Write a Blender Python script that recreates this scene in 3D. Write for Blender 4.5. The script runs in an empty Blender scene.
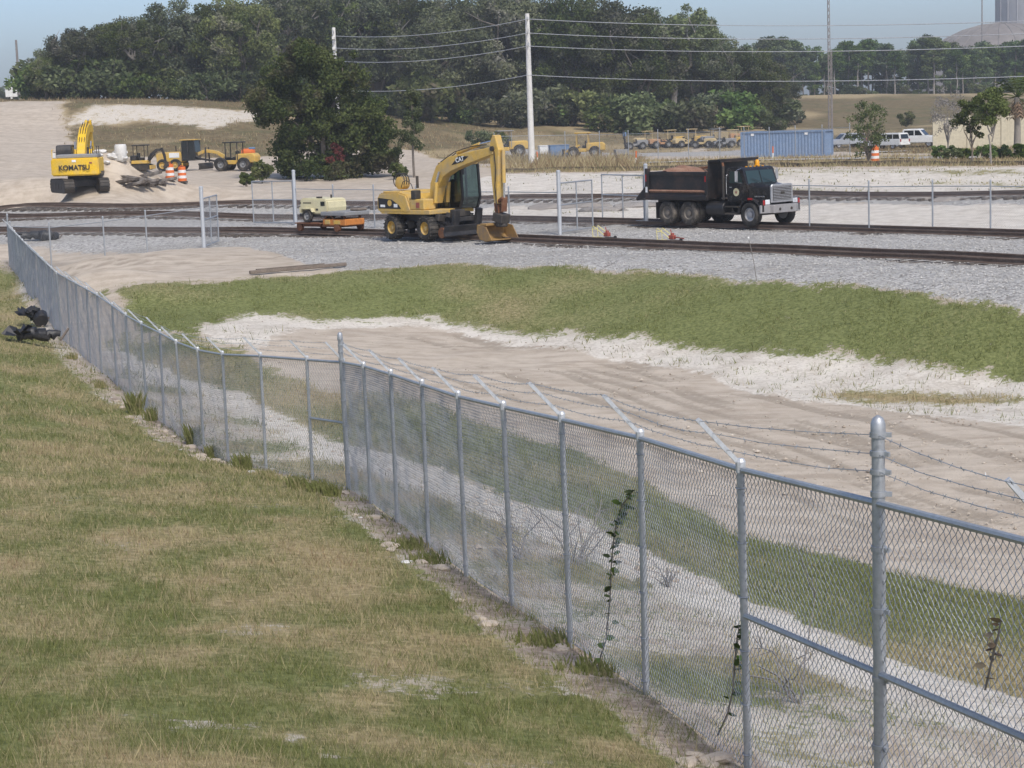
import bpy, bmesh, math, random
import numpy as np
from mathutils import Vector, Matrix, Euler

# ------------------------------------------------------------------ camera, sky, sun, exposure
SC = bpy.context.scene
COL = SC.collection
R = math.radians
CAM_H, FPX, PITCH, ROLL = 5.3, 2000.0, 0.1371, 0.034
_f = Vector((0, math.cos(PITCH), -math.sin(PITCH)))
_u0 = Vector((0, math.sin(PITCH), math.cos(PITCH)))
_r0 = Vector((1, 0, 0))
_r = _r0 * math.cos(ROLL) - _u0 * math.sin(ROLL)
_u = _u0 * math.cos(ROLL) + _r0 * math.sin(ROLL)
cam_d = bpy.data.cameras.new('camera')
cam = bpy.data.objects.new('camera', cam_d)
COL.objects.link(cam)
cam_d.sensor_width = 36.0
cam_d.lens = FPX / 1024 * 36.0
cam_d.clip_start = 0.1
cam_d.clip_end = 9000
_m = Matrix.Identity(4)
for i in range(3):
    _m[i][0], _m[i][1], _m[i][2] = _r[i], _u[i], -_f[i]
_m[2][3] = CAM_H
cam.matrix_world = _m
SC.camera = cam

SUN_AZ, SUN_EL = R(160), R(49)          # azimuth clockwise from +Y (north); the sun stands behind the camera, to the right
world = bpy.data.worlds.new('World')
SC.world = world
world.use_nodes = True
_nt = world.node_tree
_nt.nodes.clear()
_sky = _nt.nodes.new('ShaderNodeTexSky')
_sky.sky_type = 'NISHITA'
_sky.sun_disc = False
_sky.sun_elevation = SUN_EL
_sky.sun_rotation = SUN_AZ
_sky.air_density = 0.65
_sky.dust_density = 1.9
_sky.ozone_density = 2.5
_bg = _nt.nodes.new('ShaderNodeBackground')
_bg.inputs['Strength'].default_value = 0.14
_wo = _nt.nodes.new('ShaderNodeOutputWorld')
_nt.links.new(_sky.outputs[0], _bg.inputs[0])
_nt.links.new(_bg.outputs[0], _wo.inputs[0])

sun_d = bpy.data.lights.new('sun', 'SUN')
sun_d.energy = 2.15
sun_d.angle = R(9)
sun_d.color = (1.0, 0.95, 0.87)
sun = bpy.data.objects.new('sun', sun_d)
COL.objects.link(sun)
_sd = Vector((math.sin(SUN_AZ) * math.cos(SUN_EL), math.cos(SUN_AZ) * math.cos(SUN_EL), math.sin(SUN_EL)))
sun.rotation_euler = _sd.to_track_quat('Z', 'Y').to_euler()
sun.location = (30, -40, 60)

SC.view_settings.view_transform = 'Standard'
SC.view_settings.look = 'None'
SC.view_settings.exposure = 0.5
SC.view_settings.gamma = 1.0
SC.view_settings.use_curve_mapping = False
SC.render.engine = 'CYCLES'
SC.cycles.use_denoising = True
SC.cycles.max_bounces = 6
SC.cycles.diffuse_bounces = 3
SC.cycles.transparent_max_bounces = 16
SC.cycles.caustics_reflective = False
SC.cycles.caustics_refractive = False

RNG = np.random.default_rng(7)
random.seed(7)

# ------------------------------------------------------------------ helpers
def ray(px, py):
    d = _f * FPX + _r * (px - 512.0) + _u * (384.0 - py)
    return d

def ptz(px, py, z):
    d = ray(px, py)
    t = (z - CAM_H) / d.z
    return Vector((d.x * t, d.y * t, z))

def ptd(px, py, y):
    d = ray(px, py)
    t = y / d.y
    return Vector((d.x * t, y, CAM_H + d.z * t))

class Noise:
    def __init__(s, seed):
        r = np.random.default_rng(seed)
        s.t = r.random((256, 256)).astype(np.float64)
    def __call__(s, x, y):
        x = np.asarray(x, float); y = np.asarray(y, float)
        xi = np.floor(x).astype(int); yi = np.floor(y).astype(int)
        fx = x - xi; fy = y - yi
        fx = fx * fx * (3 - 2 * fx); fy = fy * fy * (3 - 2 * fy)
        t = s.t; a = xi & 255; b = (xi + 1) & 255; c = yi & 255; d = (yi + 1) & 255
        return (t[a, c] * (1 - fx) + t[b, c] * fx) * (1 - fy) + (t[a, d] * (1 - fx) + t[b, d] * fx) * fy
    def fbm(s, x, y, o=4):
        v = 0; a = .5; n = 0
        for i in range(o):
            v = v + a * s(x * 2 ** i + 17 * i, y * 2 ** i - 9 * i); n += a; a *= .5
        return v / n
N1, N2, N3 = Noise(1), Noise(2), Noise(3)

def tag(o, label=None, cat=None, group=None, kind=None):
    if label: o['label'] = label
    if cat: o['category'] = cat
    if group: o['group'] = group
    if kind: o['kind'] = kind
    return o

def thing(name, label, cat, loc=(0, 0, 0), rz=0.0, group=None, scale=1.0):
    o = bpy.data.objects.new(name, None)
    o.empty_display_size = .3
    COL.objects.link(o)
    o.location = loc
    o.rotation_euler = (0, 0, rz)
    o.scale = (scale,) * 3
    return tag(o, label, cat, group)

def link_mesh(name, me, mat, parent=None, smooth=False):
    if mat is not None and len(me.materials) == 0:
        me.materials.append(mat)
    o = bpy.data.objects.new(name, me)
    COL.objects.link(o)
    if parent: o.parent = parent
    return o

def np_mesh(name, verts, faces, smooth=False, attrs=None):
    """verts (n,3), faces (m,k) numpy"""
    me = bpy.data.meshes.new(name)
    verts = np.asarray(verts, np.float32); faces = np.asarray(faces, np.int32)
    m, k = faces.shape
    me.vertices.add(len(verts)); me.vertices.foreach_set('co', verts.ravel())
    me.loops.add(m * k); me.loops.foreach_set('vertex_index', faces.ravel())
    me.polygons.add(m)
    me.polygons.foreach_set('loop_start', np.arange(0, m * k, k, dtype=np.int32))
    me.polygons.foreach_set('loop_total', np.full(m, k, np.int32))
    me.polygons.foreach_set('use_smooth', np.full(m, smooth, bool))
    for an, (dom, arr) in (attrs or {}).items():
        a = me.attributes.new(an, 'FLOAT', dom)
        a.data.foreach_set('value', np.asarray(arr, np.float32).ravel())
    me.update(calc_edges=True)
    return me

def rotm(rx, ry, rz): return Euler((rx, ry, rz)).to_matrix()

class MB:
    def __init__(s): s.v = []; s.f = []
    def add(s, vs, fs):
        b = len(s.v); s.v += [tuple(v) for v in vs]; s.f += [tuple(i + b for i in f) for f in fs]; return s
    def box(s, c, d, rx=0, ry=0, rz=0, top=(1, 1)):
        m = rotm(rx, ry, rz); c = Vector(c); vs = []
        for z in (-.5, .5):
            k = top if z > 0 else (1, 1)
            for x, y in ((-.5, -.5), (.5, -.5), (.5, .5), (-.5, .5)):
                vs.append(c + m @ Vector((x * d[0] * k[0], y * d[1] * k[1], z * d[2])))
        return s.add(vs, [(3, 2, 1, 0), (4, 5, 6, 7), (0, 1, 5, 4), (1, 2, 6, 5), (2, 3, 7, 6), (3, 0, 4, 7)])
    def span(s, a, b): return s.box([(a[i] + b[i]) / 2 for i in range(3)], [abs(b[i] - a[i]) for i in range(3)])
    def bar(s, p, q, w, h=None, up=(0, 0, 1)):
        p = Vector(p); q = Vector(q); h = h or w; d = (q - p).normalized()
        a = d.cross(Vector(up))
        if a.length < 1e-3: a = d.cross(Vector((1, 0, 0)))
        a.normalize(); b = a.cross(d)
        vs = []
        for e in (p, q):
            for i, j in ((-1, -1), (1, -1), (1, 1), (-1, 1)): vs.append(e + a * i * w / 2 + b * j * h / 2)
        return s.add(vs, [(0, 1, 2, 3), (7, 6, 5, 4), (4, 5, 1, 0), (5, 6, 2, 1), (6, 7, 3, 2), (7, 4, 0, 3)])
    def cyl(s, p, q, r, r2=None, n=12, cap=True):
        p = Vector(p); q = Vector(q); r2 = r if r2 is None else r2; d = (q - p).normalized()
        a = d.cross(Vector((0, 0, 1)))
        if a.length < 1e-3: a = Vector((1, 0, 0))
        a.normalize(); b = d.cross(a)
        vs = []
        for e, rr in ((p, r), (q, r2)):
            for i in range(n):
                t = 2 * math.pi * i / n; vs.append(e + (a * math.cos(t) + b * math.sin(t)) * rr)
        fs = [(i, (i + 1) % n, n + (i + 1) % n, n + i) for i in range(n)]
        if cap: fs += [tuple(reversed(range(n))), tuple(range(n, 2 * n))]
        return s.add(vs, fs)
    def tube(s, pts, r, n=6, cap=True):
        pts = [Vector(p) for p in pts]; rs = r if isinstance(r, (list, tuple)) else [r] * len(pts)
        vs = []; prev = None
        for i, p in enumerate(pts):
            d = (pts[min(i + 1, len(pts) - 1)] - pts[max(i - 1, 0)])
            if d.length < 1e-6: d = Vector((0, 0, 1))
            d.normalize()
            if prev is None:
                a = d.cross(Vector((0, 0, 1)))
                if a.length < 1e-2: a = d.cross(Vector((1, 0, 0)))
            else: a = prev - d * prev.dot(d)
            a.normalize(); prev = a; b = d.cross(a)
            for k in range(n):
                t = 2 * math.pi * k / n; vs.append(p + (a * math.cos(t) + b * math.sin(t)) * rs[i])
        fs = []
        for i in range(len(pts) - 1):
            for k in range(n):
                fs.append((i * n + k, i * n + (k + 1) % n, (i + 1) * n + (k + 1) % n, (i + 1) * n + k))
        if cap: fs += [tuple(reversed(range(n))), tuple(range((len(pts) - 1) * n, len(pts) * n))]
        return s.add(vs, fs)
    def prism(s, poly, y0, y1, inset=0.0):
        """poly of (x,z), extruded along y"""
        n = len(poly); cx = sum(p[0] for p in poly) / n; cz = sum(p[1] for p in poly) / n
        vs = [(x, y0, z) for x, z in poly] + [(x, y1, z) for x, z in poly]
        fs = [(i, (i + 1) % n, n + (i + 1) % n, n + i) for i in range(n)] + [tuple(reversed(range(n))), tuple(range(n, 2 * n))]
        return s.add(vs, fs)
    def prismx(s, poly, x0, x1):
        n = len(poly)
        vs = [(x0, y, z) for y, z in poly] + [(x1, y, z) for y, z in poly]
        fs = [(i, (i + 1) % n, n + (i + 1) % n, n + i) for i in range(n)] + [tuple(reversed(range(n))), tuple(range(n, 2 * n))]
        return s.add(vs, fs)
    def prismz(s, poly, z0, z1):
        n = len(poly)
        vs = [(x, y, z0) for x, y in poly] + [(x, y, z1) for x, y in poly]
        fs = [(i, (i + 1) % n, n + (i + 1) % n, n + i) for i in range(n)] + [tuple(reversed(range(n))), tuple(range(n, 2 * n))]
        return s.add(vs, fs)
    def lathe(s, prof, c=(0, 0, 0), axis='z', n=16, cap=True):
        vs = []; c = Vector(c)
        for r, h in prof:
            for i in range(n):
                t = 2 * math.pi * i / n; a, b = r * math.cos(t), r * math.sin(t)
                vs.append(c + Vector({'z': (a, b, h), 'y': (a, h, b), 'x': (h, a, b)}[axis]))
        fs = []
        for j in range(len(prof) - 1):
            for i in range(n):
                fs.append((j * n + i, j * n + (i + 1) % n, (j + 1) * n + (i + 1) % n, (j + 1) * n + i))
        if cap: fs += [tuple(reversed(range(n))), tuple(range((len(prof) - 1) * n, len(prof) * n))]
        return s.add(vs, fs)
    def mesh(s, name, bevel=0, smooth=False, segs=1):
        me = bpy.data.meshes.new(name)
        bm = bmesh.new()
        vv = [bm.verts.new(v) for v in s.v]
        for f in s.f:
            try: bm.faces.new([vv[i] for i in f])
            except ValueError: pass
        bmesh.ops.recalc_face_normals(bm, faces=bm.faces)
        if bevel:
            bm.edges.ensure_lookup_table()
            es = [e for e in bm.edges if len(e.link_faces) == 2 and e.calc_face_angle(0) > .5]
            bmesh.ops.bevel(bm, geom=es, offset=bevel, segments=segs, affect='EDGES', clamp_overlap=True)
        if smooth:
            for f in bm.faces: f.smooth = True
            for e in bm.edges:
                if len(e.link_faces) == 2 and e.calc_face_angle(0) > .7: e.smooth = False
        bm.to_mesh(me); bm.free()
        return me
    def build(s, name, mat, parent=None, bevel=0, smooth=False, segs=1):
        return link_mesh(name, s.mesh(name, bevel, smooth, segs), mat, parent)

def copy_tree(o, parent=None):
    c = o.copy(); COL.objects.link(c); c.parent = parent
    for ch in o.children: copy_tree(ch, c)
    return c

ORD = ['first', 'second', 'third', 'fourth', 'fifth', 'sixth', 'seventh', 'eighth', 'ninth', 'tenth', 'eleventh', 'twelfth',
       'thirteenth', 'fourteenth', 'fifteenth', 'sixteenth', 'seventeenth', 'eighteenth', 'nineteenth', 'twentieth'] + \
      ['twenty-' + w for w in ('first', 'second', 'third', 'fourth', 'fifth', 'sixth', 'seventh', 'eighth', 'ninth')] + ['thirtieth'] + \
      ['thirty-' + w for w in ('first', 'second', 'third', 'fourth', 'fifth', 'sixth', 'seventh', 'eighth', 'ninth')] + ['fortieth'] + ['forty-' + w for w in ('first', 'second', 'third', 'fourth', 'fifth', 'sixth', 'seventh', 'eighth', 'ninth')]

# ------------------------------------------------------------------ materials
class NT:
    """thin wrapper for building node trees"""
    def __init__(s, mat):
        mat.use_nodes = True; s.t = mat.node_tree; s.t.nodes.clear()
        s.out = s.t.nodes.new('ShaderNodeOutputMaterial')
    def n(s, typ, **kw):
        nd = s.t.nodes.new(typ)
        for k, v in kw.items(): setattr(nd, k, v)
        return nd
    def put(s, nd, i, v):
        if v is None: return
        if hasattr(v, 'node'): s.t.links.new(v, nd.inputs[i])
        else:
            if isinstance(v, (tuple, list)) and len(v) == 3 and nd.inputs[i].type == 'RGBA': v = (*v, 1)
            nd.inputs[i].default_value = v
    def noise(s, scale, detail=4, vec=None, rough=.6):
        nd = s.n('ShaderNodeTexNoise'); s.put(nd, 'Scale', scale); s.put(nd, 'Detail', detail); s.put(nd, 'Roughness', rough); s.put(nd, 'Vector', vec)
        return nd.outputs['Fac']
    def math(s, op, a, b=None, c=None):
        nd = s.n('ShaderNodeMath', operation=op); s.put(nd, 0, a)
        if b is not None: s.put(nd, 1, b)
        if c is not None: s.put(nd, 2, c)
        return nd.outputs[0]
    def ramp(s, v, lo, hi, a=0.0, b=1.0):
        nd = s.n('ShaderNodeMapRange', interpolation_type='SMOOTHSTEP'); s.put(nd, 0, v); s.put(nd, 1, lo); s.put(nd, 2, hi); s.put(nd, 3, a); s.put(nd, 4, b)
        return nd.outputs[0]
    def mix(s, f, a, b, blend='MIX'):
        nd = s.n('ShaderNodeMix', data_type='RGBA', blend_type=blend); s.put(nd, 0, f); s.put(nd, 6, a); s.put(nd, 7, b)
        return nd.outputs[2]
    def attr(s, name): return s.n('ShaderNodeAttribute', attribute_name=name).outputs['Fac']
    def obj(s): return s.n('ShaderNodeTexCoord').outputs['Object']
    def pos(s): return s.n('ShaderNodeNewGeometry').outputs['Position']
    def mapping(s, vec, scale=(1, 1, 1), rot=(0, 0, 0)):
        nd = s.n('ShaderNodeMapping'); s.put(nd, 0, vec); nd.inputs['Rotation'].default_value = rot; nd.inputs['Scale'].default_value = scale
        return nd.outputs[0]
    def bump(s, h, strength=.3, dist=.05):
        nd = s.n('ShaderNodeBump'); s.put(nd, 'Strength', strength); s.put(nd, 'Distance', dist); s.put(nd, 'Height', h)
        return nd.outputs[0]
    def bsdf(s, col, rough=.7, metal=0.0, normal=None, spec=None, **kw):
        b = s.n('ShaderNodeBsdfPrincipled'); s.put(b, 'Base Color', col); s.put(b, 'Roughness', rough); s.put(b, 'Metallic', metal)
        if normal is not None: s.put(b, 'Normal', normal)
        if spec is not None: s.put(b, 'Specular IOR Level', spec)
        for k, v in kw.items(): s.put(b, k, v)
        s.t.links.new(b.outputs[0], s.out.inputs[0])
        return b

def paint(name, col, rough=.5, metal=0.0, dirt=(.30, .25, .19), amt=.35, scale=2.0, spec=.4, bump=0.0):
    """weathered paint / metal: base colour with a dusty, noise-shaped cover"""
    m = bpy.data.materials.new(name); t = NT(m); v = t.obj()
    n = t.noise(scale, 6, v); n2 = t.noise(scale * 7, 4, v)
    k = t.math('MULTIPLY', t.ramp(t.math('ADD', t.math('MULTIPLY', n, .7), t.math('MULTIPLY', n2, .3)), .42, .68), amt)
    var = t.mix(t.ramp(n2, .3, .7), tuple(c * .86 for c in col), tuple(min(1, c * 1.08) for c in col))
    nor = t.bump(n2, bump, .02) if bump else None
    t.bsdf(t.mix(k, var, dirt), t.math('ADD', t.math('MULTIPLY', k, .4), rough), metal, nor, spec)
    return m

def flat(name, col, rough=.6, metal=0.0, spec=.4):
    m = bpy.data.materials.new(name); t = NT(m); v = t.obj()
    n = t.noise(9, 4, v)
    t.bsdf(t.mix(t.ramp(n, .25, .75), tuple(c * .82 for c in col), tuple(min(1, c * 1.1) for c in col)), rough, metal, None, spec)
    return m

def glass_mat(name, col=(.02, .03, .03), rough=.08):
    m = bpy.data.materials.new(name); t = NT(m)
    t.bsdf(col, rough, 0, None, .6)
    return m

def leaf_mat(name, dark, light, moss=None, trans=.25, vary=True):
    m = bpy.data.materials.new(name); t = NT(m)
    a = t.attr('tint'); n = t.noise(.35, 3, t.obj())
    rnd = t.n('ShaderNodeObjectInfo').outputs['Random']
    c = t.mix(t.ramp(a, 0, 1), dark, light)
    if moss: c = t.mix(t.ramp(n, .5, .68), c, moss)
    hs = t.n('ShaderNodeHueSaturation'); t.put(hs, 'Color', c)
    t.put(hs, 'Value', t.ramp(rnd, 0, 1, .75, 1.5)); t.put(hs, 'Hue', t.math('ADD', t.math('MULTIPLY', t.math('FRACT', t.math('MULTIPLY', rnd, 7.31)), .035), .478)); t.put(hs, 'Saturation', t.ramp(t.math('FRACT', t.math('MULTIPLY', rnd, 3.77)), 0, 1, .7, 1.1))
    c = hs.outputs[0] if vary else c
    d = t.n('ShaderNodeBsdfDiffuse'); t.put(d, 0, c)
    tr = t.n('ShaderNodeBsdfTranslucent'); t.put(tr, 0, c)
    mx = t.n('ShaderNodeMixShader'); t.put(mx, 0, trans); t.t.links.new(d.outputs[0], mx.inputs[1]); t.t.links.new(tr.outputs[0], mx.inputs[2])
    t.t.links.new(mx.outputs[0], t.out.inputs[0])
    return m

M = {}
M['galv'] = paint('galvanized_steel', (.42, .44, .46), .45, .55, (.30, .30, .30), .3, 5, .5)
M['galv_bright'] = paint('new_galvanized_steel', (.52, .54, .56), .42, .3, (.40, .40, .40), .25, 5, .5)
M['wire'] = flat('galvanized_wire', (.36, .385, .41), .45, .5)
M['far_wire'] = flat('fine_wire', (.40, .42, .44), .5, .4)
M['cat_yellow'] = paint('yellow_machine_paint', (.60, .385, .085), .55, 0, (.36, .29, .19), .8, 1.9)
M['kom_yellow'] = paint('bright_yellow_machine_paint', (.75, .47, .015), .45, 0, (.42, .33, .18), .5, 1.8)
M['yellow'] = paint('worn_yellow_paint', (.60, .38, .07), .55, 0, (.36, .29, .19), .8, 1.7)
M['black'] = paint('black_machine_paint', (.018, .018, .02), .45, 0, (.13, .11, .09), .35, 1.5)
M['truck_black'] = paint('black_truck_paint', (.010, .010, .012), .22, 0, (.14, .11, .08), .22, 1.2, .5)
M['bed_black'] = paint('scuffed_black_bed_paint', (.013, .012, .012), .38, 0, (.16, .09, .06), .3, 1.1, .45)
M['dark_steel'] = paint('dark_greasy_steel', (.05, .045, .04), .6, .3, (.16, .13, .10), .4, 3)
M['rust'] = paint('rusty_steel', (.15, .065, .035), .8, 0, (.26, .15, .09), .6, 3, .2)
M['rust_bed'] = paint('rusty_bed_lining', (.22, .12, .08), .85, 0, (.36, .24, .17), .6, 2, .2)
M['tyre'] = paint('dusty_rubber', (.028, .027, .026), .85, 0, (.17, .15, .125), .6, 3, .2)
M['dusty_tyre'] = paint('very_dusty_rubber', (.05, .046, .042), .9, 0, (.24, .205, .165), .8, 3, .2)
M['chrome'] = flat('dull_chrome', (.66, .66, .67), .25, .9)
M['alu'] = flat('brushed_aluminium', (.42, .42, .43), .4, .6)
M['bumper'] = paint('silver_bumper', (.38, .37, .37), .4, .4, (.28, .24, .21), .5, 2)
M['glass'] = glass_mat('tinted_glass', (.025, .045, .045), .06)
M['glass_black'] = glass_mat('dark_glass', (.012, .016, .018), .06)
M['white'] = paint('white_paint', (.74, .74, .72), .45, 0, (.45, .40, .33), .2, 2)
M['cream'] = paint('cream_enamel', (.62, .57, .36), .5, 0, (.40, .33, .22), .35, 2)
M['orange'] = paint('orange_plastic', (.68, .15, .03), .6, 0, (.40, .22, .12), .3, 3)
M['orange_steel'] = paint('orange_rusty_steel', (.55, .20, .04), .6, 0, (.16, .075, .04), .75, 3)
M['red'] = paint('faded_red_paint', (.30, .065, .045), .6, 0, (.25, .18, .14), .5, 4)
M['lamp_red'] = flat('red_lens', (.35, .02, .02), .3)
M['lamp_amber'] = flat('amber_lens', (.75, .33, .01), .3)
M['lamp_clear'] = flat('clear_lens', (.7, .72, .74), .15)
M['blue_box'] = paint('blue_container_paint', (.17, .25, .38), .6, 0, (.22, .25, .30), .35, .8)
M['conc'] = paint('pale_concrete', (.66, .65, .62), .85, 0, (.48, .46, .42), .4, 3, .2)
M['wall'] = paint('cream_stucco', (.52, .47, .35), .9, 0, (.45, .39, .28), .4, .6, .2)
M['timber'] = paint('weathered_timber', (.17, .14, .115), .9, 0, (.26, .22, .18), .5, 3, .1, .3)
M['pole_wood'] = paint('grey_wood_pole', (.22, .20, .19), .9, 0, (.30, .28, .27), .5, 2, .1)
M['sleeper'] = paint('creosote_timber', (.105, .088, .075), .9, 0, (.26, .24, .22), .7, 2, .1)
M['rail'] = paint('rusted_rail', (.13, .092, .072), .75, .2, (.22, .18, .15), .6, 2, .3)
M['bark'] = paint('grey_brown_bark', (.17, .145, .12), .95, 0, (.26, .24, .21), .6, 1.5, .1, .4)
M['bark_pale'] = paint('pale_bark', (.29, .265, .235), .95, 0, (.18, .16, .14), .5, 1.5, .1, .4)
M['twig'] = paint('grey_twigs', (.22, .20, .18), .95, 0, (.30, .28, .25), .5, 1.5, .1)
M['plastic_black'] = paint('black_plastic_sheet', (.018, .018, .02), .45, 0, (.10, .09, .085), .3, 4, .4, .3)
M['letter_black'] = flat('black_lettering', (.02, .02, .022), .6)
M['letter_white'] = flat('white_lettering', (.78, .78, .76), .6)
M['blue'] = paint('faded_blue_paint', (.12, .21, .36), .6, 0, (.3, .3, .3), .3, 2)
M['grey'] = paint('grey_machine_paint', (.23, .235, .24), .6, 0, (.3, .27, .23), .4, 2)
M['silver'] = paint('silver_car_paint', (.46, .48, .51), .3, .3, (.4, .38, .35), .15, 2)
M['rim_dusty'] = paint('dusty_rim', (.17, .155, .135), .8, 0, (.27, .22, .17), .7, 4, .2)
M['roof_dark'] = flat('dark_felt', (.08, .08, .085), .8)
# ------------------------------------------------------------------ terrain: height field through surveyed points
FENCE_A = [(3.05, 5.6, 1.75), (2.72, 7.0, 1.5), (2.42, 8.75, 1.29), (1.935, 10.5, 1.17), (1.43, 12.36, 1.03), (.93, 14.6, .88), (.43, 16.84, .68), (-.07, 19.08, .47),
           (-.57, 21.3, .27), (-1.07, 23.6, .1), (-1.57, 25.8, -.05), (-2.07, 28.05, -.22), (-2.57, 30.3, -.43)]
FENCE_B = [(-2.57, 30.3, -.43), (-3.26, 31.7, -.54), (-4.2, 33.3, -.65), (-5.15, 35.5, -.86), (-5.89, 37.5, -1.0), (-6.63, 39.6, -1.07), (-7.36, 41.7, -1.08),
           (-8.1, 43.8, -1.1), (-8.86, 46, -1.11), (-9.6, 48.2, -1.07), (-10.4, 50.4, -1.0)]
def _extend(a, knots, step):
    pts = [Vector(a)] + [Vector(k) for k in knots]; out = []
    tot = 0
    for p, q in zip(pts, pts[1:]):
        n = max(1, round((q - p).length / step))
        for i in range(1, n + 1): out.append(tuple(p.lerp(q, i / n)))
    return out
FENCE_B += _extend(FENCE_B[-1], [(-13.3, 59, -1.05), (-17.2, 72, -1.05), (-22.3, 89.6, -1.05)], 2.25)

TRACK1 = [ptz(x, y, 0) for x, y in ((-260, 229), (0, 231), (120, 231), (240, 231), (330, 233), (430, 236.5), (510, 240), (600, 244), (720, 249.5), (860, 255.5), (1024, 263), (1250, 274))]
TRACK2 = [ptz(x, y, 0) for x, y in ((-260, 217), (0, 218.5), (240, 218), (400, 218.5), (520, 220.5), (640, 223.5), (765, 227.5), (900, 232), (1024, 236), (1250, 243))]
TRACK3 = [ptz(x, y, .5) for x, y in ((-260, 211), (0, 207), (240, 203.5), (500, 198), (760, 194), (1024, 194.5), (1250, 196))]

_c = []
def cz(z, *pts):
    for x, y in pts: _c.append(tuple(ptz(x, y, z)))
def cd(*pts):
    for x, y, d in pts: _c.append(tuple(ptd(x, y, d)))
def cw(*pts): _c.extend(pts)
cw(*FENCE_A, *FENCE_B)
# lawn
cw((0, 0, 3.7), (-10, 0, 3.7), (6, 0, 3.4), (-3, 4, 3.1), (-12, 6, 2.9), (1, 5, 2.6), (-20, 10, 2.6), (5, 5, 2.0), (9, 3, 2.2))
cw((-1.2, 10.4, 1.75), (0.6, 10.2, 1.55), (-4, 11, 1.85), (-8, 14, 1.7), (-3.2, 15.5, 1.15), (-1, 14.5, 1.12), (-5, 20, .75), (-2.4, 20, .55), (-8, 22, .8),
   (-4.6, 26, .2), (-9.5, 30, .4), (-6.5, 32, -.15), (-12, 38, .1), (-8.6, 38.5, -.5), (-14, 46, 0), (-11.2, 46, -.55), (-17, 55, -.1), (-13.6, 55, -.6),
   (-20, 68, -.1), (-17.4, 68, -.65), (-24, 80, 0), (-21.3, 82, -.5), (-30, 70, .4), (-30, 40, 1), (-25, 25, 1.6), (-24, 86, -.1), (-30, 90, 0))
# strip, inner slope, basin floor, far bank
cz(.55, (1024, 745), (880, 715)); cz(.35, (742, 640)); cz(.15, (660, 600)); cz(-.1, (566, 555)); cz(-.5, (460, 500)); cz(-.8, (390, 480))
cz(.1, (1024, 700)); cz(.0, (880, 656)); cz(-.15, (742, 598)); cz(-.35, (660, 558)); cz(-.6, (566, 513)); cz(-.95, (460, 476)); cz(-1.15, (390, 455))
cz(-1.3, (305, 430)); cz(-1.45, (165, 378), (101, 357))
cz(-1.7, (1024, 600), (880, 573), (742, 538), (660, 496), (566, 450), (460, 414)); cz(-1.6, (390, 392)); cz(-1.5, (320, 372)); cz(-1.25, (250, 352))
cz(-1.85, (1024, 430), (860, 420), (700, 400), (560, 380), (1024, 500), (860, 480), (700, 440), (560, 410), (1100, 430), (1100, 520), (1180, 480))
cz(-.95, (204, 330)); cz(-1.0, (240, 319)); cz(-1.1, (300, 317)); cz(-1.2, (350, 317)); cz(-1.3, (400, 318)); cz(-1.5, (470, 325)); cz(-1.65, (560, 337)); cz(-1.8, (700, 354), (860, 367), (1024, 377), (1150, 388))
cz(-.15, (118, 288), (180, 283), (215, 280), (250, 276), (300, 271), (345, 267), (385, 265), (425, 263), (470, 262), (560, 265), (640, 269), (700, 273), (780, 279), (860, 284), (940, 290), (1024, 296), (1150, 306))
cz(-1.55, (400, 345)); cz(-1.2, (300, 330)); cz(-.75, (150, 318)); cz(-.6, (120, 305)); cz(-1.15, (170, 345)); cz(0, (150, 250), (200, 250), (250, 251), (300, 251), (350, 252)); cz(-.6, (90, 300))
cw((12, 20, -1.2), (16, 14, -.8), (14, 30, -1.8), (22, 35, -1.8), (30, 20, -1))
# dirt apron and track bed
cz(-.03, (100, 265), (200, 262), (300, 258), (60, 262), (420, 252), (600, 257), (800, 268), (1000, 282)); cz(-.1, (60, 280), (160, 275))
for tr in (TRACK1, TRACK2): cw(*[(p.x, p.y, -.06) for p in tr])
cz(-.06, (200, 224), (400, 228), (560, 232), (700, 238), (860, 243), (1000, 250))
cw(*[(p.x, p.y, .44) for p in TRACK3])
cz(.0, (1024, 216), (900, 214), (760, 212), (500, 211), (380, 211))
# beyond the third track, right and centre
cz(.55, (1024, 188), (900, 188), (760, 189), (640, 192), (500, 193), (380, 196))
cz(1.15, (1100, 167), (1024, 167), (940, 167), (860, 168), (780, 169)); cz(.95, (700, 171), (640, 172), (530, 173), (450, 176))
cz(.85, (1024, 160), (900, 160), (780, 161), (660, 164), (560, 166), (470, 168)); cz(.7, (1024, 155), (900, 156)); cz(.3, (780, 157), (660, 158), (560, 161), (480, 162))
cz(0, (1024, 149), (915, 148), (840, 149), (760, 150), (660, 148), (560, 153)); cz(1.0, (900, 127), (1000, 126), (800, 129), (1100, 126))
cd((900, 96, 430), (1000, 96, 430), (800, 98, 430), (1100, 94, 430), (760, 104, 400))
cd((740, 126, 268), (650, 126, 262), (560, 128, 255), (500, 130, 250), (740, 116, 310), (620, 117, 310), (500, 118, 310))
cd((450, 150, 200), (450, 130, 240), (450, 118, 300), (400, 150, 190), (400, 122, 245))
cz(.6, (330, 190), (330, 180), (420, 182), (250, 186)); cz(.75, (300, 170), (380, 168), (430, 168))
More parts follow.
